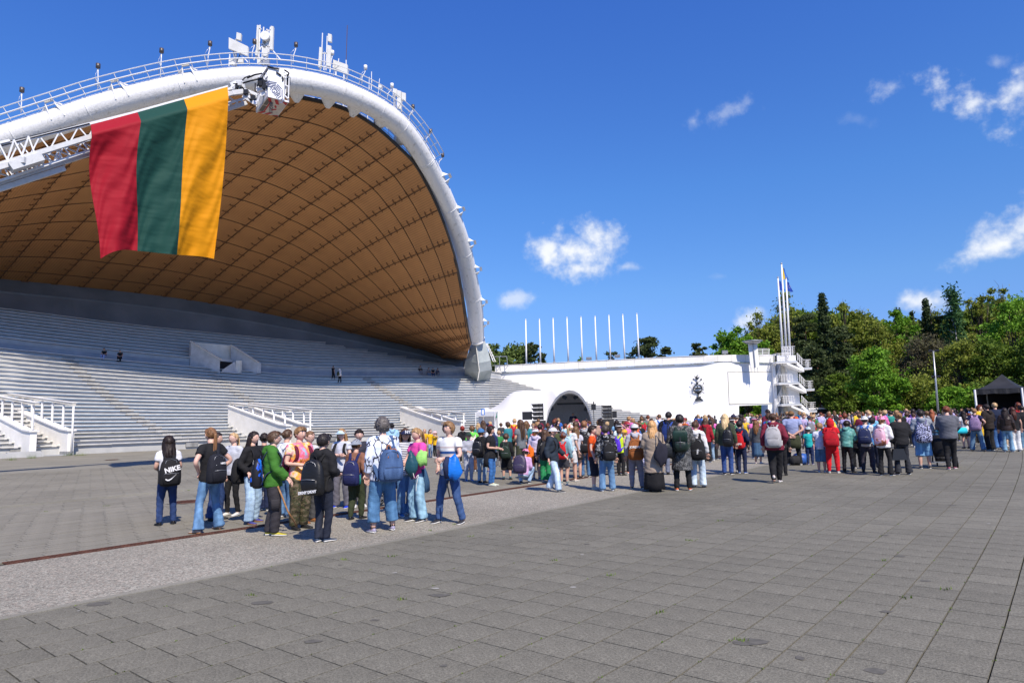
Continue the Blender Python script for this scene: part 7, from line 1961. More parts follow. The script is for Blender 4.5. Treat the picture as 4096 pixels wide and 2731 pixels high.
 if cap:
  cc, cdir, ck = cap     # colour, brim direction relative to the face (radians), kind
  mb = MB(); V = []; F = []; n1, n2 = 20, 8; mR = Matrix.Rotation(cdir, 4, 'Z')
  for i in range(n2 + 1):
   p = i / n2 * 1.42
   for j in range(n1):
    a = 6.2832 * j / n1; V.append(hp(head_point(a, p, hh, (.10 - .03 * math.cos(p) if ck != 'beanie' else .12) * hh)))
  for i in range(n2):
   for j in range(n1): F.append((i * n1 + j, (i + 1) * n1 + j, (i + 1) * n1 + (j + 1) % n1, i * n1 + (j + 1) % n1))
  mb.add(V, F, 0, True); setcol(mb.build('cap' if ck != 'beanie' else 'beanie', OM('cloth' if ck in ('plain', 'beanie') else ck), root), cc); co_ = root.children[-1] if False else None
  if ck != 'beanie':
   mb = MB(); V = []; m_ = 9
   for k in range(m_):
    a = -math.pi / 2 + (k / (m_ - 1) - .5) * 2.0
    for (r_, z_) in ((.50, .12), (.80 if abs(k - 4) < 3 else .66, .04)):
     V.append(hp(mR @ Vector((math.cos(a) * r_ * hh * .92, math.sin(a) * r_ * hh * 1.05, z_ * hh + .02 * hh))))
   nV = len(V); V += [(x, y, z + .006) for x, y, z in V]
   F = [(2 * k, 2 * k + 1, 2 * k + 3, 2 * k + 2) for k in range(m_ - 1)]; F += [tuple(nV + q for q in f_[::-1]) for f_ in F]
   mb.add(V, F, 0, True); setcol(mb.build('brim', OM('cloth'), root), tuple(q * .9 for q in cc))
  else:
   setcol(MB().tube([hp((math.cos(6.2832 * k / 16) * .47 * hh, math.sin(6.2832 * k / 16) * .55 * hh, .12 * hh)) for k in range(17)], .035 * hh, 6).build('beanie_cuff', OM('cloth'), root), (.02, .03, .06))
 if glasses:
  mb = MB()
  for sx in (-1, 1):
   c = Vector((sx * .16 * hh, -.47 * hh, .03 * hh)); ring_ = [c + Vector((math.cos(t_) * .1 * hh, -.01, math.sin(t_) * .075 * hh)) for t_ in np.linspace(0, 6.2832, 11)]
   mb.tube([hp(p_) for p_ in ring_], .010 * hh, 4); mb.bar(hp((sx * .27 * hh, -.45 * hh, .06 * hh)), hp((sx * .40 * hh, .0, .04 * hh)), .012 * hh)
  mb.bar(hp((-.06 * hh, -.49 * hh, .05 * hh)), hp((.06 * hh, -.49 * hh, .05 * hh)), .012 * hh); mb.build('glasses', BLACK if glasses is True else GALV, root)
 root['_h'] = h; root['_geo'] = (shw, sh, hip, nb)
 for e in extra:
  if e[0] == 'waist':      # garment tied round the waist
   c = e[1]; V, F = loft([U((0, .0, hip + .065 * h)), U((0, .01 * h, hip)), U((0, .03 * h, hip - .10 * h)), U((0, .035 * h, hip - .19 * h))], [(.10 * h * bw, .08 * h * bw), (.118 * h * bw, .095 * h * bw), (.125 * h * bw, .10 * h), (.12 * h * bw, .10 * h)], 24)
   V = np.array(V); V[:, 1] = np.where(V[:, 1] < -.02 * h, V[:, 1] * .2 - .0, V[:, 1]); V[:, 2] += .012 * np.sin(V[:, 0] * 60)
   V[:, 1] = np.where((V[:, 2] < hip - .02 * h) & (V[:, 1] < 0.02 * h), .02 * h, V[:, 1])
   mesh_obj('tied_jacket', V, F, OM(e[2] if len(e) > 2 else 'cloth'), root, c)
   v, f = loft([U((-.03 * h, -.085 * h * bw, hip + .05 * h)), U((.0, -.10 * h * bw, hip + .05 * h)), U((.02 * h, -.10 * h * bw, hip - .05 * h))], [(.015 * h,) * 2, (.02 * h,) * 2, (.012 * h,) * 2], 8); mesh_obj('tied_sleeve', v, f, OM(e[2] if len(e) > 2 else 'cloth'), root, c)
  if e[0] == 'pockets':
   for sx, (H_, K_2, A_) in zip((-1, 1), LG):
    c = H_.lerp(K_2, .85) + Vector((sx * .052 * h, 0, 0)); mb = MB(); V, F = sloft([(c + Vector((0, 0, -.05 * h)), .012 * h, .04 * h), (c + Vector((0, 0, .045 * h)), .016 * h, .042 * h), (c + Vector((0, 0, .055 * h)), .006 * h, .042 * h)], 12); mesh_obj('cargo_pocket', V, F, OM('cloth'), root, e[1])
  if e[0] == 'stripe':
   for sx, (H_, K_2, A_) in zip((-1, 1), LG):
    if sx == -1: continue
    mb = MB(); P = [p_ + Vector((sx * .056 * h, 0, 0)) for p_ in (H_, H_.lerp(K_2, .5), K_2, K_2.lerp(A_, .5), A_)];
    for a_, b_ in zip(P[:-1], P[1:]): mb.bar(a_, b_, .006, .02)
    setcol(mb.build('side_stripe', OM('cloth'), root), e[1])
  if e[0] == 'print':       # lettering on a garment: text, size, colour, (x, y, z) fractions, facing -1 front / 1 back
   c = e[3]; M3 = Matrix(((1, 0, 0), (0, 0, -1), (0, 1, 0))) if e[5] < 0 else Matrix(((-1, 0, 0), (0, 0, 1), (0, 1, 0)))
   text3(root, 'lettering', e[1], e[2], plain('print_' + e[1], c, .7), Matrix(((1, 0, 0), (0, 0, 1), (0, -1, 0))).transposed() if e[5] < 0 else Matrix(((-1, 0, 0), (0, 0, 1), (0, 1, 0))).transposed(), e[4], .002, .002)
 return root
def make_bag(h, geo, c, kind='cloth', w=1.0, hgt=1.0, drop=0.0, x=0.0, text=None, straps=True, strapc=None, lean=0.0, low=False, flap=False):
 """backpack worn on a figure of height h that stands at the origin facing -Y"""
 shw, sh, hip, nb = geo
 t = empty('backpack'); zt = sh - .015 * h - drop * h; H = .285 * h * hgt; W = .098 * h * w; D = .052 * h
 y0 = .085 * h + D
 secs = [(0, .55, .55), (.03, .88, .85), (.12, 1.0, 1.05), (.35, 1.02, 1.1), (.6, .98, 1.0), (.82, .86, .82), (.94, .66, .62), (1, .35, .35)]
 V, F = sloft([((x, y0 + .01 * h * math.sin(q * 3), zt - H + H * q), W * a, D * b) for q, a, b in secs], 20, 2.8)
 setcol(mesh_obj('bag', V, F, OM(kind), t), c)
 V, F = sloft([((x, y0 + D * 1.02, zt - H + H * q), W * a, D * b) for q, a, b in ((.07, .5, .2), (.1, .72, .35), (.3, .78, .42), (.42, .76, .36), (.46, .55, .2))], 16, 3.2)
 setcol(mesh_obj('front_pocket', V, F, OM(kind), t), tuple(q * .92 for q in c))
 mb = MB(); mb.tube([(x - W * .66, y0 + D * 1.4, zt - H * .555), (x, y0 + D * 1.52, zt - H * .54), (x + W * .66, y0 + D * 1.4, zt - H * .555)], .0035, 5); mb.tube([(x - W * .7, y0 + D * .78, zt - H * .38), (x - W * .45, y0 + D * .85, zt - H * .1), (x, y0 + D * .82, zt - H * .045), (x + W * .45, y0 + D * .85, zt - H * .1), (x + W * .7, y0 + D * .78, zt - H * .38)], .0035, 5); mb.build('zips', GALV if sum(c) < .2 else BLACK, t)
 mb = MB(); mb.tube(smooth_path([(x - .02 * h, y0 - D * .5, zt - .01), (x - .015 * h, y0 - D * .4, zt + .025 * h), (x + .015 * h, y0 - D * .4, zt + .025 * h), (x + .02 * h, y0 - D * .5, zt - .01)], 3), .006, 6); setcol(mb.build('handle', OM('cloth'), t), strapc or c)
 if straps:
  for sx in (-1, 1):
   if straps == 'one' and sx == 1: continue
   P = smooth_path([(x + sx * .04 * h, y0 - D * .7, zt - .02 * h), (sx * shw * .55, .03 * h, sh + .028 * h), (sx * shw * .62, -.05 * h, sh - .005 * h), (sx * shw * .72, -.088 * h, sh - .09 * h), (sx * shw * .92, -.04 * h, sh - .17 * h), (sx * shw * .85, .05 * h, sh - .21 * h), (x + sx * W * .9, y0 - D * .6, zt - H * .9)], 4)
   v, f = loft(P, [(.020 * h, .005 * h)] * len(P), 8, ref=(1, 0, 0)); setcol(mesh_obj('strap', v, f, OM('cloth'), t), strapc or c)
 if flap:
  V, F = sloft([((x, y0 + D * .9, zt - H * q), W * a, D * b) for q, a, b in ((.52, .96, .3), (.5, 1.02, .5), (.1, 1.0, .5), (.0, .8, .4))], 16, 4); setcol(mesh_obj('flap', V, F, OM('nylon'), t), flap)
  mb = MB(); mb.box((x, y0 + D * 1.45, zt - H * .55), (.03, .01, H * .5)); mb.build('buckle_strap', BLACK, t)
 if text:
  body, sz, tcn_, (tx, tz_), rot_ = text
  M3 = Matrix(((-1, 0, 0), (0, 0, 1), (0, 1, 0))).transposed() @ Matrix.Rotation(rot_, 3, 'Z')
  text3(t, 'lettering', body, sz, plain('print_' + body, tcn_, .6), M3, (x + tx * W, y0 + D * 1.24 + (.0 if tz_ > .5 else D * .32), zt - H + H * tz_), .003, sz * .04)
 return t
def swoosh(t, x, y, z, s, c=(.8, .8, .8), rot_=0.0):
 pts = [(-1, .0), (-.8, -.26), (-.5, -.36), (-.1, -.28), (1, .38), (.2, -.02), (-.3, -.16), (-.62, -.14), (-.8, .02), (-.86, .16)]
 cr_, sr_ = math.cos(rot_), math.sin(rot_); V = [(x - (px_ * cr_ - pz * sr_) * s, y, z + (px_ * sr_ + pz * cr_) * s) for px_, pz in pts]
 n_ = len(V); mb = MB(); mb.add(V + [(a, b + .004, d) for a, b, d in V], [tuple(range(n_)), tuple(range(2 * n_ - 1, n_ - 1, -1))] + [(i, (i + 1) % n_, n_ + (i + 1) % n_, n_ + i) for i in range(n_)]); mb.build('tick_mark', plain('mark_white', c, .6), t)
# ---- the people, one by one
BLK = (.012, .012, .014); WHT = (.64, .64, .64); NVY = (.012, .02, .06); DKG = (.05, .05, .055); GRY = (.2, .2, .21); LGR = (.42, .43, .46); BEI = (.34, .27, .2)
JEAN = (.065, .14, .27); JEAND = (.018, .04, .12); JEANL = (.26, .38, .52); RED = (.45, .01, .02); PNK = (.75, .07, .35); GRN = (.045, .16, .02)
H_BR = (.075, .04, .022); H_DK = (.02, .012, .009); H_BL = (.30, .17, .075); H_LB = (.45, .30, .15); H_RD = (.14, .035, .012); H_BK = (.022, .017, .016); H_GR = (.10, .09, .085); H_MB = (.15, .08, .035)
SK = (.56, .33, .25); SK2 = (.62, .40, .32)
_seed = [0]
FIG = []
def put(foot, tp, face, label, group='children and adults in the foreground', bag=None, bagdesc=None, desc=None, z=0.0, Y=None, h=None, **kw):
 _seed[0] += 1
 p = G(*foot) if Y is None else atz(foot[0], Y, z)
 hh_ = (zat(tp[0], tp[1], p.y) - z) / (1.035 if kw.get('cap') else 1.02)
 if kw.get('lean'): hh_ /= (1 - .45 * (1 - math.cos(kw['lean'])))
 if h: hh_ = h
 hh_ = max(1.15, min(1.95, hh_))
 r = make_person(hh_, seed=_seed[0], **kw)
 r.location = (p.x, p.y, z); r.rotation_euler = (0, 0, R(face) - math.atan2(p.x, p.y))
 tag(r, label, 'person', group)
 if bag:
  b = make_bag(hh_, tuple(r['_geo']), **bag); tilt = kw.get('lean', 0)
  b.location = r.location; b.rotation_euler = r.rotation_euler
  if tilt:
   hip = r['_geo'][2]; Mx = Matrix.Translation(r.location) @ Matrix.Rotation(r.rotation_euler.z, 4, 'Z') @ Matrix.Translation((0, 0, hip)) @ Matrix.Rotation(tilt, 4, 'X') @ Matrix.Translation((0, 0, -hip)); b.location = Mx.translation; b.rotation_euler = Mx.to_euler()
  tag(b, bagdesc, 'backpack', 'backpacks worn in the crowd'); r['_bag'] = b.name
  return r, b
 return r, None
fg = 'school children standing in the foreground group'
r, b = put((166.1, 524.2), (171.9, 434.6), 190, 'girl with long dark wavy hair in white blouse and navy jeans, leftmost in the foreground', fg,
 bag=dict(c=BLK, w=1.15, hgt=1.12, drop=.03, text=('NIKE', .115, (.78, .78, .78), (-.1, .60), .22)), bagdesc='black backpack with big white lettering worn by the leftmost long haired girl',
 hair=('wavy', H_DK), top=('tee', (.74, .74, .76), 'cloth'), legs=('straight', JEAND, 'denim'), arms=('front', 'front'), shoes=(BLK, 'd'), female=True, stance=(.075, .01))
swoosh(b, -.0, .085 * r['_h'] + .052 * r['_h'] * 2.62, r['_geo'][1] - .265 * r['_h'], .10, rot_=.3)
r, b = put((208.5, 530.8), (209.7, 425.8), 215, 'tall girl with blond ponytail in black tee shirt and flared blue jeans, hands on hips', fg,
 bag=dict(c=(.012, .013, .02), w=1.0, drop=.05, x=.05, straps='one', text=('NIKE', .04, (.78, .78, .78), (-.3, .68), .05)), bagdesc='black backpack with a small white mark hanging from one shoulder of the flared jeans girl',
 hair=('pony', (.20, .10, .045)), top=('tee', BLK, 'cloth'), legs=('flare', (.09, .19, .35), 'denim'), arms=('hips', 'hips'), shoes=((.5, .4, .32), 'g'), female=True, stance=(.135, .03), skin=SK2)
swoosh(b, .05 + .03, .085 * r['_h'] + .052 * r['_h'] * 2.08, r['_geo'][1] - .17 * r['_h'], .04)
put((214.5, 519.5), (206.5, 431.5), 60, 'girl mostly hidden behind the ponytail girl, wearing wide navy jeans', fg, hair=('long', H_DK), top=('tee', (.66, .66, .7), 'cloth'), legs=('wide', JEAND, 'denim'), arms=('down', 'down'), shoes=(BLK, 'd'), female=True, stance=(.08, 0))
put((232.3, 514.6), (231.4, 431.4), -45, 'girl with fair ponytail, glasses and pale grey sweatshirt over black leggings', fg, hair=('pony', H_LB), top=('sweater', (.5, .52, .58), 'cloth'), legs=('skinny', BLK, 'cloth'), arms=('down', 'down'), shoes=((.66, .65, .6), 'w'), female=True, glasses='wire', skin=SK2, stance=(.065, .02))
r, b = put((251.5, 522.3), (256.5, 430), 50, 'girl with long straight dark hair in black sweater and pale wide jeans', fg, bag=dict(c=BLK, drop=.08, x=-.07), bagdesc='black backpack slung behind the girl in pale wide jeans',
 hair=('long', H_DK), top=('sweater', BLK, 'cloth'), legs=('wide', JEANL, 'denim'), arms=('pocket', 'down'), shoes=((.06, .06, .25), 'g'), female=True, stance=(.10, .05), skin=SK2)
put((263, 510.3), (262, 431.6), 185, 'dark haired girl in black top and navy trousers behind the pale jeans girl', fg, hair=('bun', H_DK), top=('tee', BLK, 'cloth'), legs=('wide', NVY, 'cloth'), shoes=((.5, .5, .46), 'w'), female=True)
r, b = put((271.8, 535), (275.7, 429.7), 88, 'boy in green hooded jacket and glasses holding a wooden stick', fg, bag=dict(c=(.02, .03, .08), kind='blue_flash', w=1.05, drop=.05), bagdesc='black backpack with blue flashes worn by the boy in the green hooded jacket',
 hair=('short', H_BR), top=('hoodie', GRN, 'cloth'), legs=('cargo', (.035, .032, .038), 'cloth'), arms=('stick', 'stick'), shoes=((.5, .42, .03), 'w'), glasses=True, extra=(('pockets', (.032, .03, .035)),), stance=(.035, .03), skin=SK2)
put((286, 516.4), (285.8, 427.7), 130, 'girl with tied brown hair in white top, between the green and tie dye boys', fg, bag=dict(c=(.6, .62, .65), w=.9), bagdesc='pale backpack worn by the girl behind the boy in green',
 hair=('bun', H_BR), top=('sweater', (.68, .70, .74), 'cloth'), legs=('wide', JEAN, 'denim'), shoes=((.7, .7, .7), 'w'), female=True)
put((298.8, 528), (295.9, 425.6), 38, 'boy in colourful tie dye tee shirt and camouflage trousers with maroon straps', fg, bag=dict(c=(.12, .01, .03), w=.9, drop=.03), bagdesc='maroon strapped backpack worn by the boy in the tie dye shirt',
 hair=('short', (.22, .12, .05)), top=('tee', (.8, .5, .1), 'tiedye'), legs=('cargo', (.1, .08, .05), 'camo'), arms=('front', 'front'), shoes=((.02, .02, .02), 'd'), skin=SK2, build=1.12, extra=(('print', 'MIAMI', .075, (.55, .2, .03), (0, -.135, 1.10), -1),), stance=(.06, .0))
put((308.5, 521.5), (312.2, 429.2), 40, 'fair haired boy with glasses in white tee shirt, half hidden behind the black hoodie boy', fg, hair=('crop', (.17, .09, .045)), top=('tee', WHT, 'cloth'), legs=('straight', (.07, .07, .075), 'cloth'), shoes=((.25, .10, .03), 'g'), glasses=True, skin=SK2, stance=(.06, 0))
r, b = put((322.5, 541.2), (320.3, 432.3), 140, 'black haired boy in black hoodie seen from behind, nearest to the camera', fg,
 bag=dict(c=(.012, .012, .013), w=1.25, hgt=1.15, drop=.02, kind='nylon', text=('DKNY DKNY', .055, (.75, .75, .75), (0, .10), .12)), bagdesc='big black backpack with white lettering round its base worn by the nearest boy',
 hair=('short', H_BK), top=('hoodie', BLK, 'cloth'), legs=('straight', (.012, .016, .03), 'denim'), arms=('front', 'front'), shoes=((.03, .05, .09), 'w'), glasses=True, skin=SK2, stance=(.04, .015))
r, b = put((341.8, 507), (335.1, 426.5), -30, 'girl in pale blue cap with long ponytail, arms crossed over a grey tee shirt', fg, bag=dict(c=BLK, w=.9), bagdesc='black backpack worn by the girl in the pale blue cap',
 hair=('long', H_BL), top=('tee', (.52, .54, .6), 'cloth'), legs=('wide', (.13, .125, .15), 'cloth'), arms=('cross', 'cross'), shoes=((.02, .05, .5), 'w'), cap=((.5, .66, .74), 0, 'plain'), female=True, skin=SK2, stance=(.085, 0))
r, b = put((356, 518.5), (351.4, 436.5), 155, 'small boy in brown sweatshirt, grey cap and olive trousers beside the curly haired woman', fg, bag=dict(c=(.015, .02, .09), w=1.1, drop=.04, hgt=1.1), bagdesc='navy backpack with a green bottle worn by the small boy in brown',
 hair=('crop', H_BR), top=('sweater', (.22, .10, .06), 'cloth'), legs=('jogger', (.035, .045, .02), 'cloth'), arms=('swing', 'front'), shoes=(BLK, 'd'), cap=((.28, .31, .36), math.pi * .9, 'plain'), stance=(.05, .05))
v, f = loft([(-.13, .14, .62), (-.13, .14, .72), (-.13, .14, .78)], [(.03, .03), (.03, .03), (.02, .02)], 10); setcol(mesh_obj('water_bottle', v, f, OM('nylon'), b), (.03, .25, .2))
put((359, 506), (356.4, 428.2), 8, 'dark haired boy in dark vest facing the camera behind the curly haired woman', fg, hair=('short', H_DK), top=('jacket', (.03, .03, .045), 'cloth'), legs=('straight', (.03, .03, .04), 'cloth'), shoes=((.6, .6, .6), 'w'), skin=SK2)
r, b = put((383, 531), (371.3, 417.3), 198, 'woman with curly grey hair, sunglasses and a white blouse with dark branch print', fg,
 bag=dict(c=(.045, .09, .20), kind='denim', w=1.12, drop=.07, x=-.05, strapc=(.05, .10, .22)), bagdesc='blue canvas backpack with tan leather handles worn by the curly haired woman',
 hair=('curly', H_GR), top=('shirt', (.7, .74, .85), 'branch'), legs=('cropped', (.06, .15, .29), 'denim'), arms=('front', 'swing'), shoes=((.33, .30, .42), 'w'), glasses=True, female=True, build=1.22, stance=(.095, .015), socks=(BLK, False), skin=SK2)
tan = plain('tan_leather', (.28, .10, .03), .6)
gy = .085 * r['_h'] + .052 * r['_h'] * 1.3; zt = r['_geo'][1] - .085 * r['_h']
mb = MB(); mb.tube(smooth_path([(-.14, gy + .06, zt - .13), (-.12, gy, zt), (-.02, gy + .01, zt - .02), (.02, gy + .06, zt - .13)], 3), .012, 6); mb.tube(smooth_path([(-.06, gy - .05, zt - .02), (-.05, gy - .06, zt + .06), (0, gy - .06, zt + .04), (.0, gy - .04, zt - .04)], 3), .012, 6); mb.build('leather_handle', tan, b)
put((392, 474), (382.5, 426.3), 190, 'man in pale blue hooded top and black cap behind the curly haired woman', 'people beyond the foreground group', hair=('crop', H_DK), top=('hoodie', (.30, .50, .66), 'cloth'), legs=('straight', BLK, 'cloth'), cap=(BLK, math.pi, 'plain'), arms=('front', 'front'), Y=24.5, h=1.68)
put((395, 471.5), (393, 430.5), 120, 'person in black hooded jacket bending forward right of the curly haired woman', 'people beyond the foreground group', hair=('short', H_DK), top=('hoodie', BLK, 'cloth'), legs=('straight', BLK, 'cloth'), shoes=((.66, .66, .64), 'w'), lean=.5, hood='up', arms=('front', 'front'))
r, b = put((405.5, 515), (407.8, 425.6), 20, 'girl in navy cap with white initials and navy striped tee shirt', fg, hair=('long', H_BR), top=('tee', NVY, 'stripe_navy'), legs=('wide', (.07, .15, .28), 'denim'), arms=('pocket', 'front'), cap=((.012, .018, .07), 0, 'plain'), female=True, shoes=((.05, .16, .35), 'w'), extra=(('waist', (.02, .04, .10), 'denim'),))
hh_ = r['_h']; text3(r, 'lettering', 'NY', .075, plain('print_ny', (.75, .75, .75), .6), Matrix(((1, 0, 0), (0, 0, 1), (0, -1, 0))).transposed(), (0, -.145, hh_ - .052), .003, .002)
put((418.2, 520.4), (417.4, 426.3), -55, 'girl in bright pink tee shirt with braided hair looking down into a bag', fg, hair=('pony', (.33, .20, .09)), top=('tee', PNK, 'cloth'), legs=('wide', (.20, .36, .50), 'denim'), arms=('dig', 'dig'), shoes=(BLK, 'w'), female=True, head=(0, .25), skin=SK2, stance=(.06, .02), extra=(('waist', (.03, .08, .16), 'denim'),))
put((450.4, 522.3), (449.7, 420.2), -35, 'fair boy in wide striped tee shirt and blue jeans holding a blue bag', fg, hair=('bob', (.23, .13, .06)), top=('tee', WHT, 'stripe_wide'), legs=('straight', (.035, .075, .19), 'denim'), arms=('pocket', 'dig'), shoes=((.03, .03, .035), 'w'), skin=SK2, stance=(.125, .03))
yk = 'children in yellow shirts near the benches'
for i, (x, y, ty, fc, lab, hr) in enumerate([(425, 456.5, 428, -20, 'leftmost child in yellow shirt behind the pink shirt girl', H_LB), (430.5, 456.5, 428.3, 40, 'middle child in yellow shirt, between two others near the ramp', H_BR), (435.3, 457.2, 429.6, -50, 'rightmost child in yellow shirt with pink cap and black leggings', H_BL)]):
 put((x, y), (x, ty), fc, lab, yk, hair=('pony', hr), top=('tee', (.75, .42, .01), 'cloth'), legs=('skinny', BLK if i == 2 else JEANL, 'cloth'), arms=('down', 'up' if i == 2 else 'down'), shoes=((.4, .4, .4), 'w'), cap=((.75, .5, .5), 0, 'plain') if i == 2 else None, detail=False, female=True)
cw = 'front row of the crowd before the stage'
put((463, 462), (461.9, 425.2), 200, 'red haired person in black jacket just left of the neon green hoodie', cw, hair=('bob', (.22, .02, .012)), top=('hoodie', BLK, 'cloth'), legs=('straight', BLK, 'cloth'), detail=False, female=True)
put((468.9, 480.2), (468.5, 430.2), 15, 'boy in pale grey tracksuit and black cap at the left end of the crowd', cw, hair=('crop', H_BR), top=('sweater', (.36, .37, .42), 'cloth'), legs=('jogger', (.36, .38, .44), 'cloth'), arms=('front', 'front'), cap=((.02, .04, .03), 0, 'plain'), shoes=((.05, .12, .3), 'w'))
put((472.9, 471), (470.5, 424.8), 190, 'child in neon green hoodie and brown trousers at the left end of the crowd', cw, bag=dict(c=(.6, .5, .48), kind='floral', drop=.04), bagdesc='white backpack with red flowers at the left end of the crowd', hair=('short', H_MB), top=('hoodie', (.16, .62, .08), 'cloth'), legs=('straight', (.14, .06, .03), 'cloth'))
put((482, 482.2), (482.8, 426.8), 150, 'child in blue striped beanie and black jacket with pale jeans', cw, bag=dict(c=BLK, w=1.1, kind='nylon'), bagdesc='shiny black backpack worn by the child in the striped beanie', hair=('crop', H_BR), top=('hoodie', BLK, 'cloth'), legs=('straight', (.20, .28, .36), 'denim'), cap=((.05, .16, .34), 0, 'beanie'), shoes=(BLK, 'd'))
put((491.6, 485), (494, 424.8), 70, 'laughing dark haired woman in black tee shirt with jacket tied at her waist', cw, hair=('bob', H_DK), top=('tee', BLK, 'cloth'), legs=('skinny', (.03, .11, .30), 'denim'), arms=('front', 'front'), shoes=((.6, .66, .5), 'w'), female=True, build=1.15, extra=(('waist', BLK),))
put((507, 479), (506.7, 432.2), 170, 'short haired boy in black shorts and black sweater with pale legs', cw, bag=dict(c=(.015, .03, .02), w=1.1, drop=.03), bagdesc='black backpack with green specks worn by the boy in black shorts', hair=('crop', H_BR), top=('sweater', BLK, 'cloth'), legs=('jorts', BLK, 'cloth'), shoes=(BLK, 'd'), socks=((.05, .35, .45), False), stance=(.075, 0))
put((521.8, 471.2), (521.9, 428), 178, 'boy in grey tee shirt and black cap worn backwards, left of the stage mouth', cw, bag=dict(c=(.015, .015, .017), w=1.15, drop=.02), bagdesc='black backpack with round badge worn by the boy in the grey tee shirt', hair=('crop', H_DK), top=('tee', (.16, .18, .21), 'cloth'), legs=('straight', BLK, 'cloth'), cap=(BLK, math.pi, 'plain'), arms=('front', 'front'))
put((524.7, 483), (525, 452.2), 160, 'crouching girl in pink cap and lilac top with jeans', cw, h=1.42, crouch=True, lean=.35, bag=None, hair=('pony', H_DK), top=('sweater', (.52, .33, .55), 'cloth'), legs=('straight', (.25, .36, .52), 'denim'), cap=((.78, .25, .42), 0, 'plain'), arms=('front', 'front'), shoes=(BLK, 'w'), female=True)
put((536.8, 479), (541.0, 426), 165, 'girl in white cap and pale lilac hooded top with an orange bag', cw, hair=('pony', (.2, .09, .03)), top=('hoodie', (.55, .5, .66), 'cloth'), legs=('shorts', NVY, 'cloth'), cap=((.66, .68, .76), math.pi, 'plain'), shoes=((.05, .07, .2), 'w'), female=True, socks=(WHT, True))
put((546, 481), (548.5, 428.2), 185, 'long brown haired girl in black top and green trousers', cw, bag=dict(c=BLK, w=1.0), bagdesc='dark speckled backpack worn by the long brown haired girl', hair=('long', H_BR), top=('sweater', BLK, 'cloth'), legs=('wide', (.02, .22, .08), 'cloth'), female=True)
put((554.2, 491), (555, 424.8), 70, 'boy in white cap and dark hooded jacket striding right in pale jeans', cw, bag=dict(c=(.02, .02, .022), w=1.05, drop=.02), bagdesc='black backpack worn by the boy in the white cap and dark jacket', hair=('crop', H_BR), top=('hoodie', (.02, .03, .045), 'cloth'), legs=('wide', (.36, .48, .62), 'denim'), arms=('swing', 'swingf'), cap=(WHT, 0, 'plain'), stance=(.05, .10), shoes=(BLK, 'w'), skin=SK)
put((564.5, 484.2), (561.4, 430), 165, 'girl in grey cap and pale teal sweater with grey shorts', cw, bag=dict(c=(.5, .01, .015), w=.9), bagdesc='red backpack with lime bottle worn by the girl in the grey cap', hair=('bun', H_RD), top=('sweater', (.16, .28, .33), 'cloth'), legs=('shorts', (.05, .05, .06), 'cloth'), cap=((.12, .115, .13), 0, 'plain'), socks=((.3, .42, .4), True), shoes=((.35, .34, .3), 'w'), female=True)
put((571.5, 481), (564.5, 422), 155, 'girl with fair ponytail, flowered cap and white top in the front row', cw, bag=dict(c=(.42, .60, .68), w=1.05), bagdesc='pale blue backpack worn by the girl with the flowered cap', hair=('pony', H_LB), top=('tee', WHT, 'cloth'), legs=('shorts', WHT, 'cloth'), cap=((.7, .6, .55), 0, 'floral'), female=True, shoes=((.6, .5, .4), 'w'), stance=(.06, .05))
put((577.5, 477.5), (580, 425), 175, 'girl in dark top and black skirt right of the flowered cap girl', cw, hair=('long', H_MB), top=('tee', (.5, .5, .56), 'cloth'), legs=('mini', BLK, 'cloth'), female=True, shoes=(BLK, 'd'))
put((586, 476.6), (587.8, 419.6), 175, 'tall boy with sandy curls in white and black checked shirt', cw, bag=dict(c=BLK, w=1.3, hgt=1.15, drop=.03), bagdesc='large black backpack with small white cat mark worn by the sandy haired boy', hair=('short', (.24, .11, .05)), top=('hoodie', (.5, .5, .5), 'zebra'), legs=('straight', JEAN, 'denim'), shoes=(BLK, 'w'))
put((594.1, 488.5), (595.3, 424.4), 85, 'boy in orange tee shirt and dark shorts with white socks', cw, hair=('short', H_DK), top=('tee', (.72, .085, .01), 'cloth'), legs=('jorts', (.012, .014, .025), 'cloth'), arms=('down', 'down'), shoes=((.5, .5, .46), 'w'), socks=(WHT, False), skin=SK2)
put((607.7, 490.5), (606.5, 423.6), 185, 'boy in black and white camouflage jacket and blue jeans', cw, bag=dict(c=(.014, .014, .016), w=.95, x=-.05, drop=.04), bagdesc='black backpack on the boy in the black and white camouflage jacket', hair=('short', (.06, .045, .035)), top=('hoodie', BLK, 'camo_bw'), legs=('wide', (.10, .20, .35), 'denim'), shoes=((.4, .55, .7), 'w'), stance=(.08, .02))
put((621.2, 474.8), (618.4, 426.8), 150, 'boy in neon yellow vest over grey tee shirt with black trousers', cw, bag=dict(c=(.09, .03, .5), w=1.0), bagdesc='purple backpack with white astronaut worn by the boy in the neon vest', hair=('crop', H_BR), top=('vest', (.55, .78, .02), 'cloth'), legs=('jogger', BLK, 'cloth'), shoes=(BLK, 'd'))
put((626, 473), (623.6, 427.2), 165, 'child in bright yellow cap and neon vest', cw, hair=('pony', H_BL), top=('tee', (.55, .75, .03), 'cloth'), legs=('jogger', BLK, 'cloth'), cap=((.85, .45, .0), 0, 'plain'), female=True, shoes=((.8, .3, .2), 'w'))
r, b = put((637.2, 488.5), (636.4, 421.2), 182, 'boy in white cap, grey hooded top and grey joggers', cw, bag=dict(c=(.26, .085, .022), w=1.2, hgt=1.12, drop=.02, text=('JORDAN', .07, (.75, .75, .75), (0, .62), 0)), bagdesc='rust brown backpack with white lettering worn by the boy in grey joggers', hair=('crop', H_DK), top=('hoodie', (.42, .42, .47), 'cloth'), legs=('jogger', (.24, .23, .28), 'cloth'), cap=(WHT, 0.0, 'plain'), stance=(.075, 0), shoes=(BLK, 'w'))
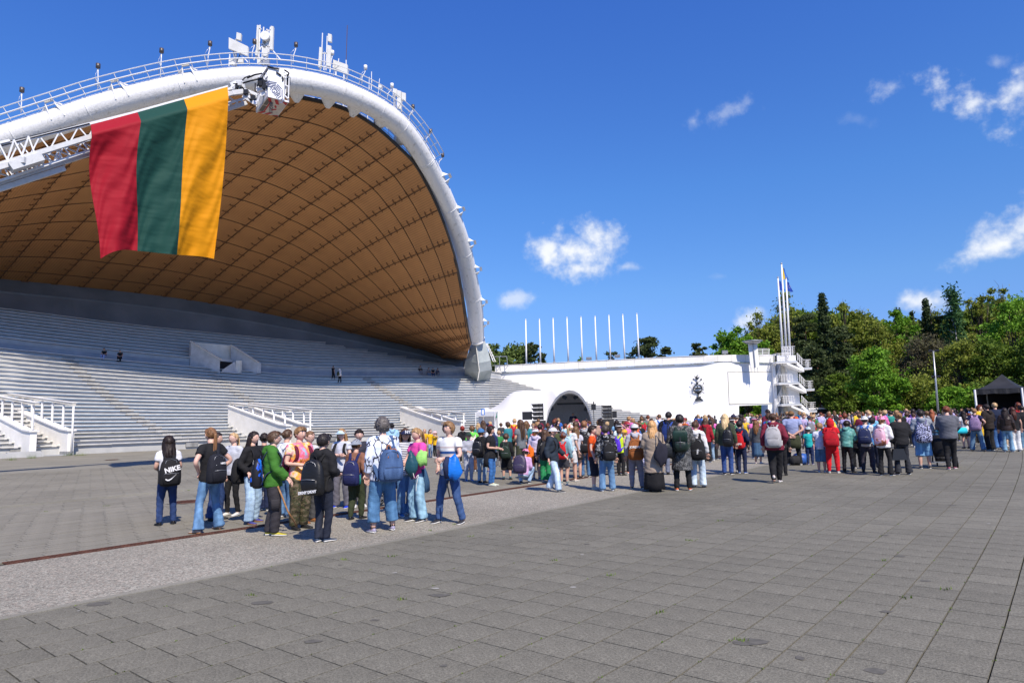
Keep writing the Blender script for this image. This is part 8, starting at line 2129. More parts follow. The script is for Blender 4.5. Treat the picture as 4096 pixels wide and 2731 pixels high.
put((655.2, 491), (656.3, 419.6), 178, 'woman with long blond hair in beige trench coat and long black skirt', cw, hair=('wavy', (.52, .30, .13)), top=('coat', (.33, .26, .20), 'cloth'), legs=('maxi', BLK, 'cloth'), arms=('down', 'front'), female=True, build=1.1, shoes=(BLK, 'd'))
put((671.5, 474), (673, 410.2), 168, 'tall man with short dark hair in black hooded top', cw, bag=dict(c=(.02, .04, .16), w=1.0, kind='nylon', strapc=(.03, .07, .3)), bagdesc='dark blue backpack worn by the tall man in the black hooded top', hair=('crop', H_BK), top=('hoodie', BLK, 'cloth'), legs=('straight', (.12, .14, .2), 'denim'), shoes=(BLK, 'd'))
put((683.5, 490), (685, 413), 183, 'man in grey tweed overcoat with dark tousled hair and orange trainers', cw, bag=dict(c=(.012, .025, .02), w=.98, kind='nylon', flap=(.015, .04, .03), x=.03), bagdesc='dark green flap backpack worn by the man in the tweed coat', hair=('short', H_BK), top=('coat', (.08, .08, .08), 'tweed'), legs=('straight', BLK, 'cloth'), arms=('front', 'down'), shoes=((.75, .17, .05), 'w'), stance=(.085, .01))
r, b = put((698.8, 486.8), (696, 419.4), 172, 'boy in white hooded top and pale ripped jeans', cw, bag=dict(c=(.013, .013, .015), w=1.15, hgt=1.15, drop=.05, x=-.05, text=('NIKE', .05, (.78, .78, .78), (-.1, .4), 1.4)), bagdesc='black backpack with small white mark worn by the boy in pale ripped jeans', hair=('crop', H_BR), top=('hoodie', WHT, 'cloth'), legs=('wide', (.40, .50, .60), 'denim'), shoes=((.3, .3, .3), 'd'), stance=(.07, 0))
put((707.5, 462), (706.5, 417.3), 170, 'girl in red hooded jacket and black trousers left of the pink tee shirt', cw, hair=('long', H_BR), top=('hoodie', (.3, .008, .02), 'cloth'), legs=('wide', BLK, 'cloth'), female=True)
put((713.8, 459), (713, 416), 165, 'girl in pink tee shirt and wide black trousers with long brown hair', cw, hair=('long', H_BR), top=('tee', (.78, .16, .45), 'cloth'), legs=('wide', BLK, 'cloth'), arms=('front', 'front'), female=True)
put((728.2, 474.2), (727.4, 412.6), 172, 'woman with very long pale blond hair in olive jacket and blue jeans', cw, bag=dict(c=BLK, w=.85, x=-.08, drop=.05, kind='nylon', straps='one'), bagdesc='black leather backpack on the shoulder of the pale blond woman', hair=('long', (.62, .45, .24)), top=('jacket', (.05, .06, .035), 'cloth'), legs=('straight', (.025, .06, .20), 'denim'), female=True, build=1.1, shoes=(BLK, 'w'))
put((734.5, 471.5), (734.1, 419), 5, 'boy in black cap and tan hooded top facing the camera', cw, hair=('crop', H_DK), top=('hoodie', (.45, .30, .18), 'cloth'), legs=('skinny', BLK, 'cloth'), arms=('cross', 'cross'), cap=(BLK, 0, 'plain'), skin=SK2)
put((742.5, 473), (740.8, 419.4), 165, 'boy in navy tracksuit with white side stripe', cw, bag=dict(c=(.5, .01, .015), w=1.0, drop=.03, text=('PUMA', .07, (.75, .75, .75), (-.2, .32), 0)), bagdesc='red and black backpack worn by the boy in the navy tracksuit', hair=('short', H_BK), top=('hoodie', (.012, .02, .06), 'cloth'), legs=('straight', (.012, .02, .06), 'cloth'), arms=('pocket', 'front'), shoes=((.03, .1, .35), 'w'), extra=(('stripe', (.6, .6, .6)),))
put((758.5, 463), (758.5, 418.8), 170, 'girl in navy cap with long denim skirt and grey top', cw, hair=('long', (.18, .08, .03)), top=('sweater', (.07, .075, .085), 'cloth'), legs=('skirt', (.035, .08, .15), 'denim'), cap=(NVY, 0, 'plain'), female=True, shoes=((.7, .55, .5), 'w'))
put((777, 482.2), (767.5, 412), 175, 'woman in maroon hooded top and black joggers walking away', cw, bag=dict(c=(.40, .39, .39), w=1.15, hgt=1.05), bagdesc='pale grey backpack worn by the woman in the maroon hooded top', hair=('bun', H_BR), top=('hoodie', (.17, .015, .035), 'cloth'), legs=('jogger', BLK, 'cloth'), arms=('pocket', 'swing'), female=True, build=1.25, stance=(.03, .09), shoes=((.7, .6, .56), 'w'), lean=.06)
put((782.6, 474.8), (781, 418.8), 178, 'person in black jacket behind the woman in maroon', cw, hair=('bob', H_BK), top=('jacket', BLK, 'cloth'), legs=('straight', BLK, 'cloth'), shoes=(BLK, 'd'))
put((794.8, 464.6), (797.9, 408.6), 180, 'broad man in lavender tee shirt and tan cap with hands clasped behind his back', cw, hair=('crop', H_BR), top=('tee', (.28, .32, .5), 'cloth'), legs=('straight', (.013, .013, .015), 'cloth'), arms=('back', 'back'), cap=((.20, .11, .045), 0, 'plain'), build=1.25, stance=(.105, 0), shoes=((.2, .2, .2), 'w'), extra=(('waist', (.04, .045, .02)),), skin=SK)
put((810.6, 464.2), (809, 424.8), 175, 'small boy in turquoise tee shirt and pale cap', cw, hair=('crop', H_BR), top=('tee', (.02, .42, .42), 'cloth'), legs=('jogger', (.015, .03, .09), 'cloth'), cap=((.45, .55, .6), .4, 'plain'), shoes=((.05, .05, .2), 'w'))
put((822.3, 471.8), (825.5, 421.6), 172, 'boy in oversized white tee shirt and denim shorts looking down', cw, hair=('short', H_BL), top=('tee', (.66, .68, .78), 'cloth'), legs=('jorts', (.07, .16, .28), 'denim'), arms=('front', 'front'), head=(0, .3), shoes=((.4, .44, .48), 'w'), lean=.18)
r, b = put((834, 472.6), (832, 417.2), 178, 'child in bright red tracksuit with a teal hood', cw, bag=dict(c=(.42, .006, .015), w=1.35, hgt=1.05, drop=.02), bagdesc='large red sports backpack worn by the child in the red tracksuit', hair=('short', H_DK), top=('tee', (.6, .012, .02), 'cloth'), legs=('jogger', (.62, .012, .02), 'cloth'), arms=('front', 'front'), shoes=((.5, .5, .5), 'w'), hood='up', lean=.1, stance=(.075, 0))
put((848.9, 472), (846.5, 419.4), 165, 'child with teal tie dye jacket over the shoulders, bending down', cw, hair=('short', H_DK), top=('hoodie', (.08, .25, .22), 'tealtie'), legs=('straight', BLK, 'nylon'), arms=('dig', 'dig'), lean=.3, shoes=(BLK, 'd'), stance=(.075, 0))
put((858, 468), (857.5, 424), 190, 'dark haired girl in black behind the teal jacket child', cw, hair=('long', H_DK), top=('hoodie', BLK, 'cloth'), legs=('straight', BLK, 'cloth'), female=True)
put((869, 471.8), (865.2, 413.8), 172, 'boy in white tee shirt with a white and navy cap and grey joggers', cw, bag=dict(c=(.02, .03, .09), w=1.1, strapc=(.03, .12, .4), text=None), bagdesc='navy backpack with orange piping worn by the boy in the white tee shirt', hair=('crop', H_DK), top=('tee', WHT, 'cloth'), legs=('jogger', (.045, .04, .055), 'cloth'), cap=((.66, .66, .63), math.pi, 'plain'), arms=('front', 'front'), shoes=(BLK, 'd'), socks=(WHT, False), stance=(.085, 0))
put((876, 468.8), (875, 416), 160, 'person in light blue hooded jacket behind the boy in the white tee shirt', cw, hair=('short', H_BK), top=('hoodie', (.1, .40, .72), 'cloth'), legs=('cargo', (.015, .02, .04), 'cloth'), shoes=((.6, .6, .6), 'w'))
put((886.3, 475), (881.5, 413.6), 160, 'girl in pink cap, white blouse and black flared trousers', cw, bag=dict(c=(.7, .4, .5), kind='horse', w=.95), bagdesc='pink backpack with horse picture worn by the girl in the pink cap', hair=('pony', (.2, .09, .04)), top=('hoodie', (.7, .7, .7), 'cloth'), legs=('flare', BLK, 'cloth'), cap=((.78, .3, .5), -.9, 'plain'), arms=('front', 'front'), female=True, shoes=(BLK, 'w'), stance=(.075, .01))
put((903.9, 474), (902.3, 410.8), 200, 'woman in black jacket over pink hem and black trousers with hair in a bun', cw, hair=('bun', (.26, .14, .06)), top=('jacket', (.014, .014, .016), 'cloth'), legs=('flare', (.025, .027, .035), 'cloth'), arms=('front', 'down'), female=True, build=1.15, shoes=(BLK, 'w'), stance=(.085, 0), skin=SK2)
put((925.6, 468), (921, 408.5), 188, 'boy in grey hooded top and long denim shorts with white socks', cw, bag=dict(c=(.1, .1, .2), kind='doodle', w=1.25, hgt=1.15, drop=.03), bagdesc='blue and white doodle patterned backpack worn by the boy in denim shorts', hair=('short', H_BK), top=('hoodie', (.26, .29, .34), 'cloth'), legs=('jorts', (.13, .28, .48), 'denim'), arms=('front', 'front'), shoes=(BLK, 'w'), socks=(WHT, False), stance=(.07, .02))
put((952, 468.7), (947.6, 404.6), 180, 'woman with red brown bun in grey fleece and black leggings pushing a pushchair', cw, hair=('bun', (.16, .045, .02)), top=('jacket', (.115, .12, .14), 'cloth'), legs=('skinny', BLK, 'cloth'), arms=('push', 'push'), female=True, build=1.25, stance=(.04, .07), shoes=((.3, .08, .12), 'w'), skin=SK2)
rw = 'young people standing left of the black gazebo'
put((935, 446.5), (933.5, 409.2), 190, 'red haired girl in zebra striped top left of the pushchair woman', rw, hair=('long', (.28, .08, .03)), top=('sweater', (.3, .3, .3), 'zebra'), legs=('straight', JEAN, 'denim'), female=True, shoes=((.6, .6, .6), 'w'))
put((909.5, 445), (909.5, 411.5), 170, 'girl in lilac tee shirt between the bun woman and the doodle backpack', rw, hair=('bob', H_BR), top=('tee', (.5, .38, .68), 'cloth'), legs=('straight', BLK, 'cloth'), female=True)
put((966.8, 447.8), (966.8, 409.7), 200, 'girl with long dark hair in white top and black shorts', rw, hair=('long', H_DK), top=('tee', (.7, .7, .7), 'cloth'), legs=('shorts', BLK, 'cloth'), female=True, shoes=(BLK, 'd'))
put((978.3, 450.5), (974.3, 407.3), 175, 'girl in navy tee shirt and wide blue jeans with fair hair', rw, bag=dict(c=(.28, .19, .33), w=1.15, hgt=1.1, strapc=(.33, .22, .38)), bagdesc='lilac backpack worn by the girl in the navy tee shirt', hair=('bun', H_BL), top=('tee', (.012, .015, .06), 'cloth'), legs=('wide', (.09, .17, .27), 'denim'), arms=('hips', 'hips'), female=True, stance=(.11, 0), shoes=((.5, .4, .3), 'g'))
put((991.3, 450), (984.7, 403.4), -130, 'tall boy in dark brown hooded top and black joggers', rw, hair=('short', H_DK), top=('hoodie', (.025, .018, .015), 'cloth'), legs=('wide', (.013, .013, .014), 'cloth'), arms=('front', 'front'), skin=SK, shoes=((.25, .27, .3), 'w'))
put((999.4, 448.6), (993.5, 401.8), 190, 'tall fair haired boy in navy sweater and wide jeans', rw, hair=('short', H_LB), top=('sweater', (.012, .02, .05), 'cloth'), legs=('wide', (.04, .11, .28), 'denim'), shoes=((.6, .6, .6), 'w'))
put((1009, 451.4), (1003, 406.9), 178, 'woman with long dark hair in brown leather jacket and pale blue jeans', rw, hair=('long', H_DK), top=('jacket', (.03, .018, .014), 'nylon'), legs=('flare', (.14, .26, .38), 'denim'), female=True, stance=(.07, .0))
put((1017, 451), (1015.4, 406), 200, 'girl with auburn hair in black top, black skirt and white trousers', rw, hair=('long', (.06, .018, .01)), top=('tee', BLK, 'cloth'), legs=('wide', (.7, .7, .7), 'cloth'), female=True)
put((1026, 449), (1023.5, 404.2), 195, 'person in black cut by the right edge of the picture', rw, hair=('short', H_DK), top=('tee', BLK, 'cloth'), legs=('straight', (.1, .2, .3), 'denim'))
put((573.8, 430), (574.4, 414.6), 5, 'grey haired man in dark blue suit standing at the microphones on stage', 'people on the stage', Y=53, z=.35, h=1.8, hair=('crop', (.1, .08, .07)), top=('jacket', (.015, .02, .06), 'cloth'), legs=('straight', (.015, .02, .05), 'cloth'), arms=('front', 'front'), detail=False)
def bench_spot(px, py):
 """find the point of the stand seen at this pixel"""
 best = None
 d = Vector(ray(px, py));
 for Yc in np.arange(45, 100, .25):
  p = Vector((0, 0, EYE)) + d * (Yc / d.y)
  for grid in ('L', 'U'):
   pass
  j = int(np.argmin(np.hypot(W_[:, 0] - p.x, W_[:, 1] - p.y)))
  k = None
  for jj in range(max(0, j - 25), min(NS, j + 26), 1):
   a = B_[jj]; b_ = T_[jj]; t_ = np.array([b_[0] - a[0], b_[1] - a[1]]); L = np.hypot(*t_); n_ = t_ / L; r_ = np.array([p.x - a[0], p.y - a[1]]); off = abs(r_[0] * n_[1] - r_[1] * n_[0])
   if k is None or off < k[0]: k = (off, jj, (r_ @ n_) / L)
  jj, q = k[1], k[2]
  zs_ = [(0, 0.)] + [(np.linalg.norm((rows_[i][jj] - B_[jj])[:2]) / np.linalg.norm((T_[jj] - B_[jj])[:2]), rows_[i][jj][2]) for i in range(NL + 1)] + [(1, T_[jj][2])]
  zz = np.interp(q, [a[0] for a in zs_], [a[1] for a in zs_])
  if p.z <= zz + .25: return p
 return None
sit_specs = [(106.7, 357.3, -20, 'person in pale blue trousers sitting on the shaded benches, leftmost of the pair', dict(hair=('bob', H_BR), top=('tee', BLK, 'cloth'), legs=('wide', (.22, .30, .55), 'cloth'))),
 (122.2, 359.0, -10, 'person all in black with pale straps sitting on the shaded benches, right of the pair', dict(hair=('short', H_DK), top=('tee', BLK, 'cloth'), legs=('wide', BLK, 'cloth'))),
 (420.2, 371.5, 10, 'leftmost of four seated people near the arch foot, in black jacket', dict(hair=('short', H_DK), top=('jacket', BLK, 'cloth'), legs=('straight', (.3, .3, .34), 'cloth'))),
 (428.3, 374.0, 15, 'second of four seated people near the arch foot, in grey top', dict(hair=('short', H_DK), top=('jacket', (.14, .15, .17), 'cloth'), legs=('straight', (.1, .18, .32), 'denim'))),
 (433.0, 374.2, 0, 'third of four seated people near the arch foot, dressed in black', dict(hair=('crop', H_DK), top=('tee', BLK, 'cloth'), legs=('straight', JEAND, 'denim'))),
 (437.3, 374.4, 20, 'rightmost of four seated people near the arch foot, in slate top', dict(hair=('bob', H_DK), top=('jacket', (.06, .07, .1), 'cloth'), legs=('straight', (.15, .18, .22), 'denim')))]
for (x, y, fc, lab, kw) in sit_specs:
 p = bench_spot(x, y + 1.5)
 if p is None: continue
 _seed[0] += 1
 r = make_person(1.66, seed=_seed[0], sit=True, detail=False, lean=.22, arms=('dig', 'dig'), shoes=((.3, .3, .3), 'w'), **kw)
 dirv = Vector((.6, -.8, 0)); r.location = p + Vector((0, -.35, .26)); r.rotation_euler = (0, 0, R(25 + fc)); tag(r, lab, 'person', 'people sitting on the shaded benches')
for (x, yb, yt, lab, kw) in ((333.8, 380.0, 367.3, 'person in black tee shirt climbing the bench steps, ahead of the one in white', dict(hair=('crop', H_BR), top=('tee', BLK, 'cloth'), legs=('straight', BLK, 'cloth'))),
 (340.2, 383.0, 370.5, 'person in white hooded top with green backpack climbing the bench steps', dict(hair=('crop', H_BR), top=('hoodie', (.8, .8, .8), 'cloth'), legs=('straight', BLK, 'cloth'), hood='up'))):
 p = bench_spot(x, yb); _seed[0] += 1
 hgt = (yb - yt) * p.y / FPX
 r = make_person(1.75, seed=_seed[0], detail=False, stance=(.05, .08), arms=('swing', 'swingf'), shoes=((.4, .4, .4), 'w'), **kw)
 r.location = p + Vector((0, -.3, .05)); r.rotation_euler = (0, 0, R(150)); tag(r, lab, 'person', 'two people climbing the bench steps')
 if 'white' in lab and 'hooded' in lab:
  b = make_bag(1.75, tuple(r['_geo']), c=(.06, .07, .03), w=.9); b.location = r.location; b.rotation_euler = r.rotation_euler; tag(b, 'olive green backpack worn by the white hooded person on the steps', 'backpack')
# ---- crowd kinds (each copied many times)
VAR = []
vs = [dict(h=1.5, hair=('short', H_BR), top=('tee', GRY, 'cloth'), legs=('straight', JEAN, 'denim'), arms=('down', 'front')), dict(h=1.5, hair=('long', H_BR), top=('tee', GRY, 'cloth'), legs=('wide', JEAN, 'denim'), arms=('front', 'front'), female=True),
 dict(h=1.5, hair=('crop', H_BR), top=('hoodie', GRY, 'cloth'), legs=('jogger', BLK, 'cloth'), arms=('pocket', 'pocket')), dict(h=1.5, hair=('pony', H_BL), top=('hoodie', GRY, 'cloth'), legs=('skinny', BLK, 'cloth'), arms=('down', 'down'), female=True),
 dict(h=1.5, hair=('short', H_DK), top=('tee', GRY, 'cloth'), legs=('jorts', BLK, 'cloth'), arms=('strap', 'down'), cap=(GRY, .1, 'plain')), dict(h=1.5, hair=('bun', H_BR), top=('jacket', GRY, 'cloth'), legs=('straight', JEAN, 'denim'), arms=('front', 'down'), female=True),
 dict(h=1.7, hair=('crop', H_DK), top=('jacket', GRY, 'cloth'), legs=('straight', JEAN, 'denim'), arms=('down', 'pocket'), build=1.1), dict(h=1.7, hair=('wavy', H_BL), top=('coat', GRY, 'cloth'), legs=('straight', BLK, 'cloth'), arms=('front', 'strap'), female=True),
 dict(h=1.5, hair=('crop', H_BL), top=('tee', GRY, 'cloth'), legs=('straight', BLK, 'cloth'), arms=('up', 'down'), cap=(GRY, math.pi, 'plain')), dict(h=1.5, hair=('bob', H_BR), top=('sweater', GRY, 'cloth'), legs=('wide', JEAN, 'denim'), arms=('phone', 'phone'), female=True),
 dict(h=1.5, hair=('curly', H_DK), top=('tee', GRY, 'cloth'), legs=('straight', JEAN, 'denim'), arms=('front', 'down')), dict(h=1.7, hair=('long', H_DK), top=('tee', GRY, 'cloth'), legs=('mini', BLK, 'cloth'), arms=('down', 'front'), female=True)]
for v_ in vs:
 _seed[0] += 1; v_ = dict(v_); h_ = v_.pop('h')
 r = make_person(h_, seed=_seed[0], detail=False, **v_); b = None
 bb = make_bag(h_, tuple(r['_geo']), c=BLK, w=1.05)
 VAR.append((r, bb, h_, v_))
bake_all()
hairn = [('dark', H_DK), ('brown', H_BR), ('chestnut', H_MB), ('fair', H_BL), ('blond', H_LB), ('black', H_BK), ('auburn', H_RD)]
topn = [('black', BLK), ('black', (.016, .016, .02)), ('charcoal', (.035, .036, .04)), ('navy', NVY), ('grey', (.17, .17, .18)), ('pale grey', LGR), ('white', WHT), ('white', (.68, .68, .7)), ('red', (.42, .012, .02)), ('maroon', (.13, .01, .03)), ('pink', (.68, .16, .36)), ('blue', (.03, .12, .42)), ('sky blue', (.2, .42, .66)),
 ('green', (.04, .2, .06)), ('olive', (.06, .07, .03)), ('teal', (.03, .22, .22)), ('yellow', (.75, .46, .03)), ('orange', (.65, .12, .015)), ('beige', (.38, .29, .2)), ('lilac', (.42, .34, .6)), ('brown', (.11, .06, .035)), ('black', (.01, .01, .012))]
legn = [('blue jeans', JEAN), ('dark jeans', JEAND), ('pale jeans', JEANL), ('black trousers', BLK), ('black trousers', BLK), ('grey trousers', (.12, .12, .13)), ('olive trousers', (.05, .055, .03))]
def where(px):
 for lim, s in ((500, 'before the white gazebo'), (535, 'left of big loudspeakers'), (560, 'left half of stage mouth'), (592, 'right half of stage mouth'), (630, 'before the right loudspeakers'), (672, 'before the lowest benches'), (712, 'under the wall emblem'), (740, 'left of the wall gateway'), (772, 'before the wall gateway'), (800, 'before the stair tower'), (842, 'before the dark pines'), (870, 'left of the round maple'), (905, 'before the round maple'), (935, 'left of the light mast'), (960, 'right of the light mast'), (985, 'left of the black gazebo'), (2000, 'before the black gazebo')):
  if px < lim: return s
used = set(); taken = [(o.location.x, o.location.y) for o in scn.objects if o.get('category') == 'person']
used_var = set()
def copy_fig(root):
 r = root.copy(); col.objects.link(r)
 for ch in root.children:
  c = ch.copy(); col.objects.link(c); c.parent = r
  for g2 in ch.children:
   d = g2.copy(); col.objects.link(d); d.parent = c
 return r
cr = random.Random(23)
spots = []
tries = 0
while len(spots) < 205 and tries < 20000:
 tries += 1
 px = cr.uniform(478, 1032); u = cr.random()
 if px < 660: ymin = 20.5 + max(0, (500 - px)) * .1; ymax = 43
 elif px < 800: ymin = 24; ymax = 48
 else: ymin = 29; ymax = 52
 if px > 975: ymax = 39
 Y = ymin + (ymax - ymin) * u ** 1.25
 p = atz(px, Y, 0)
 if any((p.x - a) ** 2 + (p.y - b_) ** 2 < .42 for a, b_ in taken): continue
 taken.append((p.x, p.y)); spots.append((px, Y, p))
spots.sort(key=lambda s: s[1])
for n_, (px, Y, p) in enumerate(spots):
 vi = cr.randrange(len(VAR)); r0, b0, h0, v_ = VAR[vi]
 for _ in range(60):
  hn, hc_ = cr.choice(hairn); tn, tcx = cr.choice(topn); ln, lcx = cr.choice(legn)
  hv = v_['hair'][0]; ht = {'short': 'short', 'crop': 'cropped', 'long': 'long', 'pony': 'ponytailed', 'bun': 'tied-up', 'wavy': 'wavy', 'bob': 'bobbed', 'curly': 'curly'}[hv]
  gt = {'tee': 'tee shirt', 'hoodie': 'hooded top', 'jacket': 'jacket', 'coat': 'coat', 'sweater': 'sweater'}[v_['top'][0]]
  if v_['legs'][0] == 'mini': ln = ln.split()[0] + ' skirt'
  if v_['legs'][0] == 'jorts': ln = ln.split()[0] + ' shorts'
  w_ = where(px)
  lab = f'person with {ht} {hn} hair, {tn} {gt}, {ln}, {w_}'
  if lab not in used: used.add(lab); break
 first = vi not in used_var; used_var.add(vi)
 r = r0 if first else copy_fig(r0)
 h_ = cr.gauss(1.52, .09) if h0 < 1.6 else cr.gauss(1.70, .07); h_ = max(1.3, min(1.86, h_)); s_ = h_ / h0
 r.location = (p.x, p.y, 0); r.scale = (s_, s_, s_)
 base_face = 180 + cr.gauss(8, 26) if cr.random() < .8 else cr.uniform(0, 360)
 r.rotation_euler = (0, 0, R(base_face) - math.atan2(p.x, p.y))
 tag(r, lab, 'person', 'crowd of people on the plaza before the stage')
 for ch in r.children:
  nm = ch.name.split('.')[0]; j = lambda c: tuple(max(0, q * cr.uniform(.9, 1.1)) for q in c)
  if nm == 'hair': setcol(ch, hc_)
  elif nm in ('trousers', 'shorts', 'skirt'): setcol(ch, lcx)
  elif nm in ('cap', 'brim'): setcol(ch, cr.choice([BLK, WHT, NVY, (.3, .02, .03), (.2, .2, .2)]) if nm == 'cap' else tcx)
  elif nm == 'body': setcol(ch, j(SK if cr.random() < .5 else SK2))
  elif nm == 'shoe': setcol(ch, cr.choice([BLK, WHT, GRY, (.1, .1, .3)]))
  elif nm not in ('sole', 'glasses'): setcol(ch, j(tcx))
 if cr.random() < .42:
  for _ in range(30):
   bn, bc_ = cr.choice([('black', BLK), ('black', BLK), ('black', (.018, .018, .02)), ('navy', (.015, .025, .09)), ('grey', GRY), ('red', (.4, .01, .02)), ('blue', (.02, .12, .45)), ('pink', (.6, .2, .35)), ('pale blue', (.3, .5, .6)), ('green', (.03, .15, .06)), ('purple', (.12, .04, .3))])
   bl = f'{bn} backpack on {hn}-haired person in {tn} {gt}, {w_}'
   if bl not in used: used.add(bl); break
  b = copy_fig(b0); b.location = r.location; b.scale = r.scale; b.rotation_euler = r.rotation_euler
  tag(b, bl, 'backpack', 'backpacks worn in the crowd')
  for ch in b.children:
   if ch.name.split('.')[0] in ('bag', 'front_pocket', 'handle', 'strap'): setcol(ch, bc_)
for vi, (r0, b0, h0, v_) in enumerate(VAR):      # the bag patterns themselves are not part of the scene
 for o in [b0] + (list(r0.children) + [r0] if vi not in used_var else []):
  for ch in list(o.children): bpy.data.objects.remove(ch)
  bpy.data.objects.remove(o)
mbh = MB();
for _ in range(170):
 px = cr.uniform(640, 1010); Y = cr.uniform(53, 60); p = atz(px, Y, 0); h_ = cr.uniform(1.45, 1.8); mi = cr.randrange(6)
 a = cr.uniform(0, 3)
 v, f = loft([(p.x, p.y, 0), (p.x, p.y, h_ * .48), (p.x, p.y, h_ * .52)], [(.12, .09), (.15, .1), (.1, .08)], 8); mbh.add(v, f, 5, True)
 v, f = loft([(p.x, p.y, h_ * .48), (p.x, p.y, h_ * .62), (p.x, p.y, h_ * .79), (p.x, p.y, h_ * .84)], [(.16, .11), (.15, .11), (.2, .11), (.06, .06)], 8); mbh.add(v, f, mi, True)
 for z_, m_ in ((0, 6 if a < 1 else 7),):
  v, f = loft([(p.x, p.y, h_ * .84), (p.x, p.y, h_ * .88), (p.x, p.y, h_ * .95), (p.x, p.y, h_)], [(.05, .05), (.075, .09), (.085, .10), (.03, .04)], 8); mbh.add(v, f, 7 + cr.randrange(3) if a > .6 else 6, True)
o = mbh.build('distant_crowd', [plain('far_a', BLK), plain('far_b', (.6, .6, .6)), plain('far_c', (.3, .02, .03)), plain('far_d', (.03, .1, .3)), plain('far_e', (.3, .25, .2)), plain('far_f', (.04, .06, .12)), plain('far_skin', (.5, .3, .22)), plain('far_h1', H_DK), plain('far_h2', H_BR), plain('far_h3', H_BL)])
tag(o, 'far rows of the crowd at the back of the plaza', 'crowd', kind='stuff')
# ---- things carried and pushed
def place_by(foot, face=0):
 p = G(*foot); return p, R(face) - math.atan2(p.x, p.y)
p = G(272.5, 535); t = empty('wooden_stick', at(279.5, 491, p.y - .1)); tag(t, 'long crooked wooden stick held by the boy in green', 'stick')
mb = MB(); P = [at(277.6, 485.3, p.y - .1), at(282.5, 497, p.y - .12), at(287.6, 510, p.y - .1), at(291.5, 516.5, p.y - .05), at(296.8, 525.5, p.y + .25)]
mb.tube([q - t.location for q in smooth_path([tuple(q) for q in P], 3)] if False else [Vector(q) - t.location for q in smooth_path([tuple(q) for q in P], 3)], .014, 7); mb.build('stick', noise_mat('peeled_wood', (.20, .09, .035), (.42, .24, .11), scale=14, rough=.8), t)
p = G(418.2, 520.4)
def crumple(name, c, r, colr, label, cat, kind='nylon', seed=1, handle=False):
 t = empty(name, c); tag(t, label, cat); q = random.Random(seed)
 V, F = sloft([((0, 0, -r[2] + 2 * r[2] * k), r[0] * a, r[1] * a) for k, a in ((0, .35), (.08, .75), (.3, 1.0), (.6, .95), (.85, .7), (1, .3))], 18, 2.4)
 V = [(x * (1 + .24 * math.sin(9 * z / r[2] + 5 * x / r[0] + seed)), y * (1 + .22 * math.sin(7 * x / r[0])), z * (1 + .16 * math.sin(6 * x / r[0] + seed))) for x, y, z in V]
 setcol(mesh_obj('fabric', V, F, OM(kind), t), colr)
 if handle:
  mb = MB(); mb.tube(smooth_path([(-r[0] * .3, 0, r[2] * .9), (-r[0] * .15, 0, r[2] * handle), (r[0] * .15, 0, r[2] * handle), (r[0] * .3, 0, r[2] * .9)], 4), .010, 6); setcol(mb.build('strap', OM('cloth'), t), colr)
 return t
crumple('drawstring_bag', at(411.3, 463.5, p.y - .28), (.11, .08, .2), (.015, .07, .10), 'dark teal drawstring bag held by the girl in pink', 'bag', seed=2)
crumple('green_cloth', at(422.5, 457.5, p.y - .26), (.10, .07, .13), (.30, .62, .16), 'crumpled lime green garment held by the girl in pink', 'garment', 'cloth', seed=4)
mb = MB(); t = [o for o in scn.objects if o.name.startswith('drawstring_bag')][0]; O = t.location
mb.tube([Vector(q) - O for q in smooth_path([tuple(at(x, y, p.y - .34)) for x, y in ((413, 472), (415, 478), (418.5, 474), (416.5, 484), (416, 491))], 3)], .005, 5); mb.build('cord', WHITE, t)
p = G(450.4, 522.3)
b = crumple('blue_bag', at(453.3, 467, p.y - .3), (.13, .09, .2), (.01, .16, .62), 'bright blue open backpack held by the boy in stripes', 'bag', seed=6)
V, F = sloft([((-.10, -.02, -.17), .045, .07), ((-.12, -.02, .06), .055, .085), ((-.09, -.02, .18), .035, .06)], 14, 2.5); setcol(mesh_obj('lining', V, F, OM('cloth'), b), (.02, .03, .08))
mb = MB(); mb.bar((-.1, -.05, -.25), (-.06, -.05, -.46), .02); mb.build('loose_strap', BLACK, b)
p = G(356, 508); crumple('patterned_bag', p + Vector((.35, .3, .22)), (.17, .13, .24), (.2, .2, .2), 'black and white patterned bag standing behind the olive trousers', 'bag', 'camo_bw', seed=8)
p = G(524.7, 483); t = make_bag(1.42, (.14, .62, .3, .8), c=(.045, .035, .075), kind='nylon', w=1.3, hgt=1.15, straps=False); t.location = p + Vector((-.08, -.22, .14)); t.rotation_euler = (R(8), 0, R(165)); tag(t, 'purple black patterned backpack on the crouching girl in the pink cap', 'backpack')
p = G(655.2, 491)
crumple('tote_bag', at(661.5, 453, p.y - .28), (.15, .05, .26), (.018, .018, .03), 'dark canvas tote bag hanging from the woman in beige', 'bag', 'cloth', seed=3, handle=2.1)
crumple('shoulder_bag', at(669.5, 449.5, p.y - .1), (.13, .06, .18), (.012, .014, .018), 'shiny black shoulder bag right of the tote bag', 'bag', 'nylon', seed=5, handle=3.0)
p = G(903.9, 474)
t = empty('handbag', at(898.2, 452.8, p.y - .05)); tag(t, 'black trapezoid handbag held by the woman with pink hem', 'handbag')
mb = MB(); mb.hexa([(-.21, -.07, -.17), (.21, -.07, -.17), (.21, .07, -.17), (-.21, .07, -.17), (-.13, -.04, .12), (.13, -.04, .12), (.13, .04, .12), (-.13, .04, .12)]); mb.build('body', plain('black_leather', (.013, .013, .014), .4), t)
for y in (-.03, .03): mb = MB(); mb.tube(smooth_path([(-.07, y, .12), (-.05, y, .28), (.03, y, .30), (.07, y, .12)], 4), .009, 6); mb.build('handle', BLACK, t)
p = G(536.8, 479)
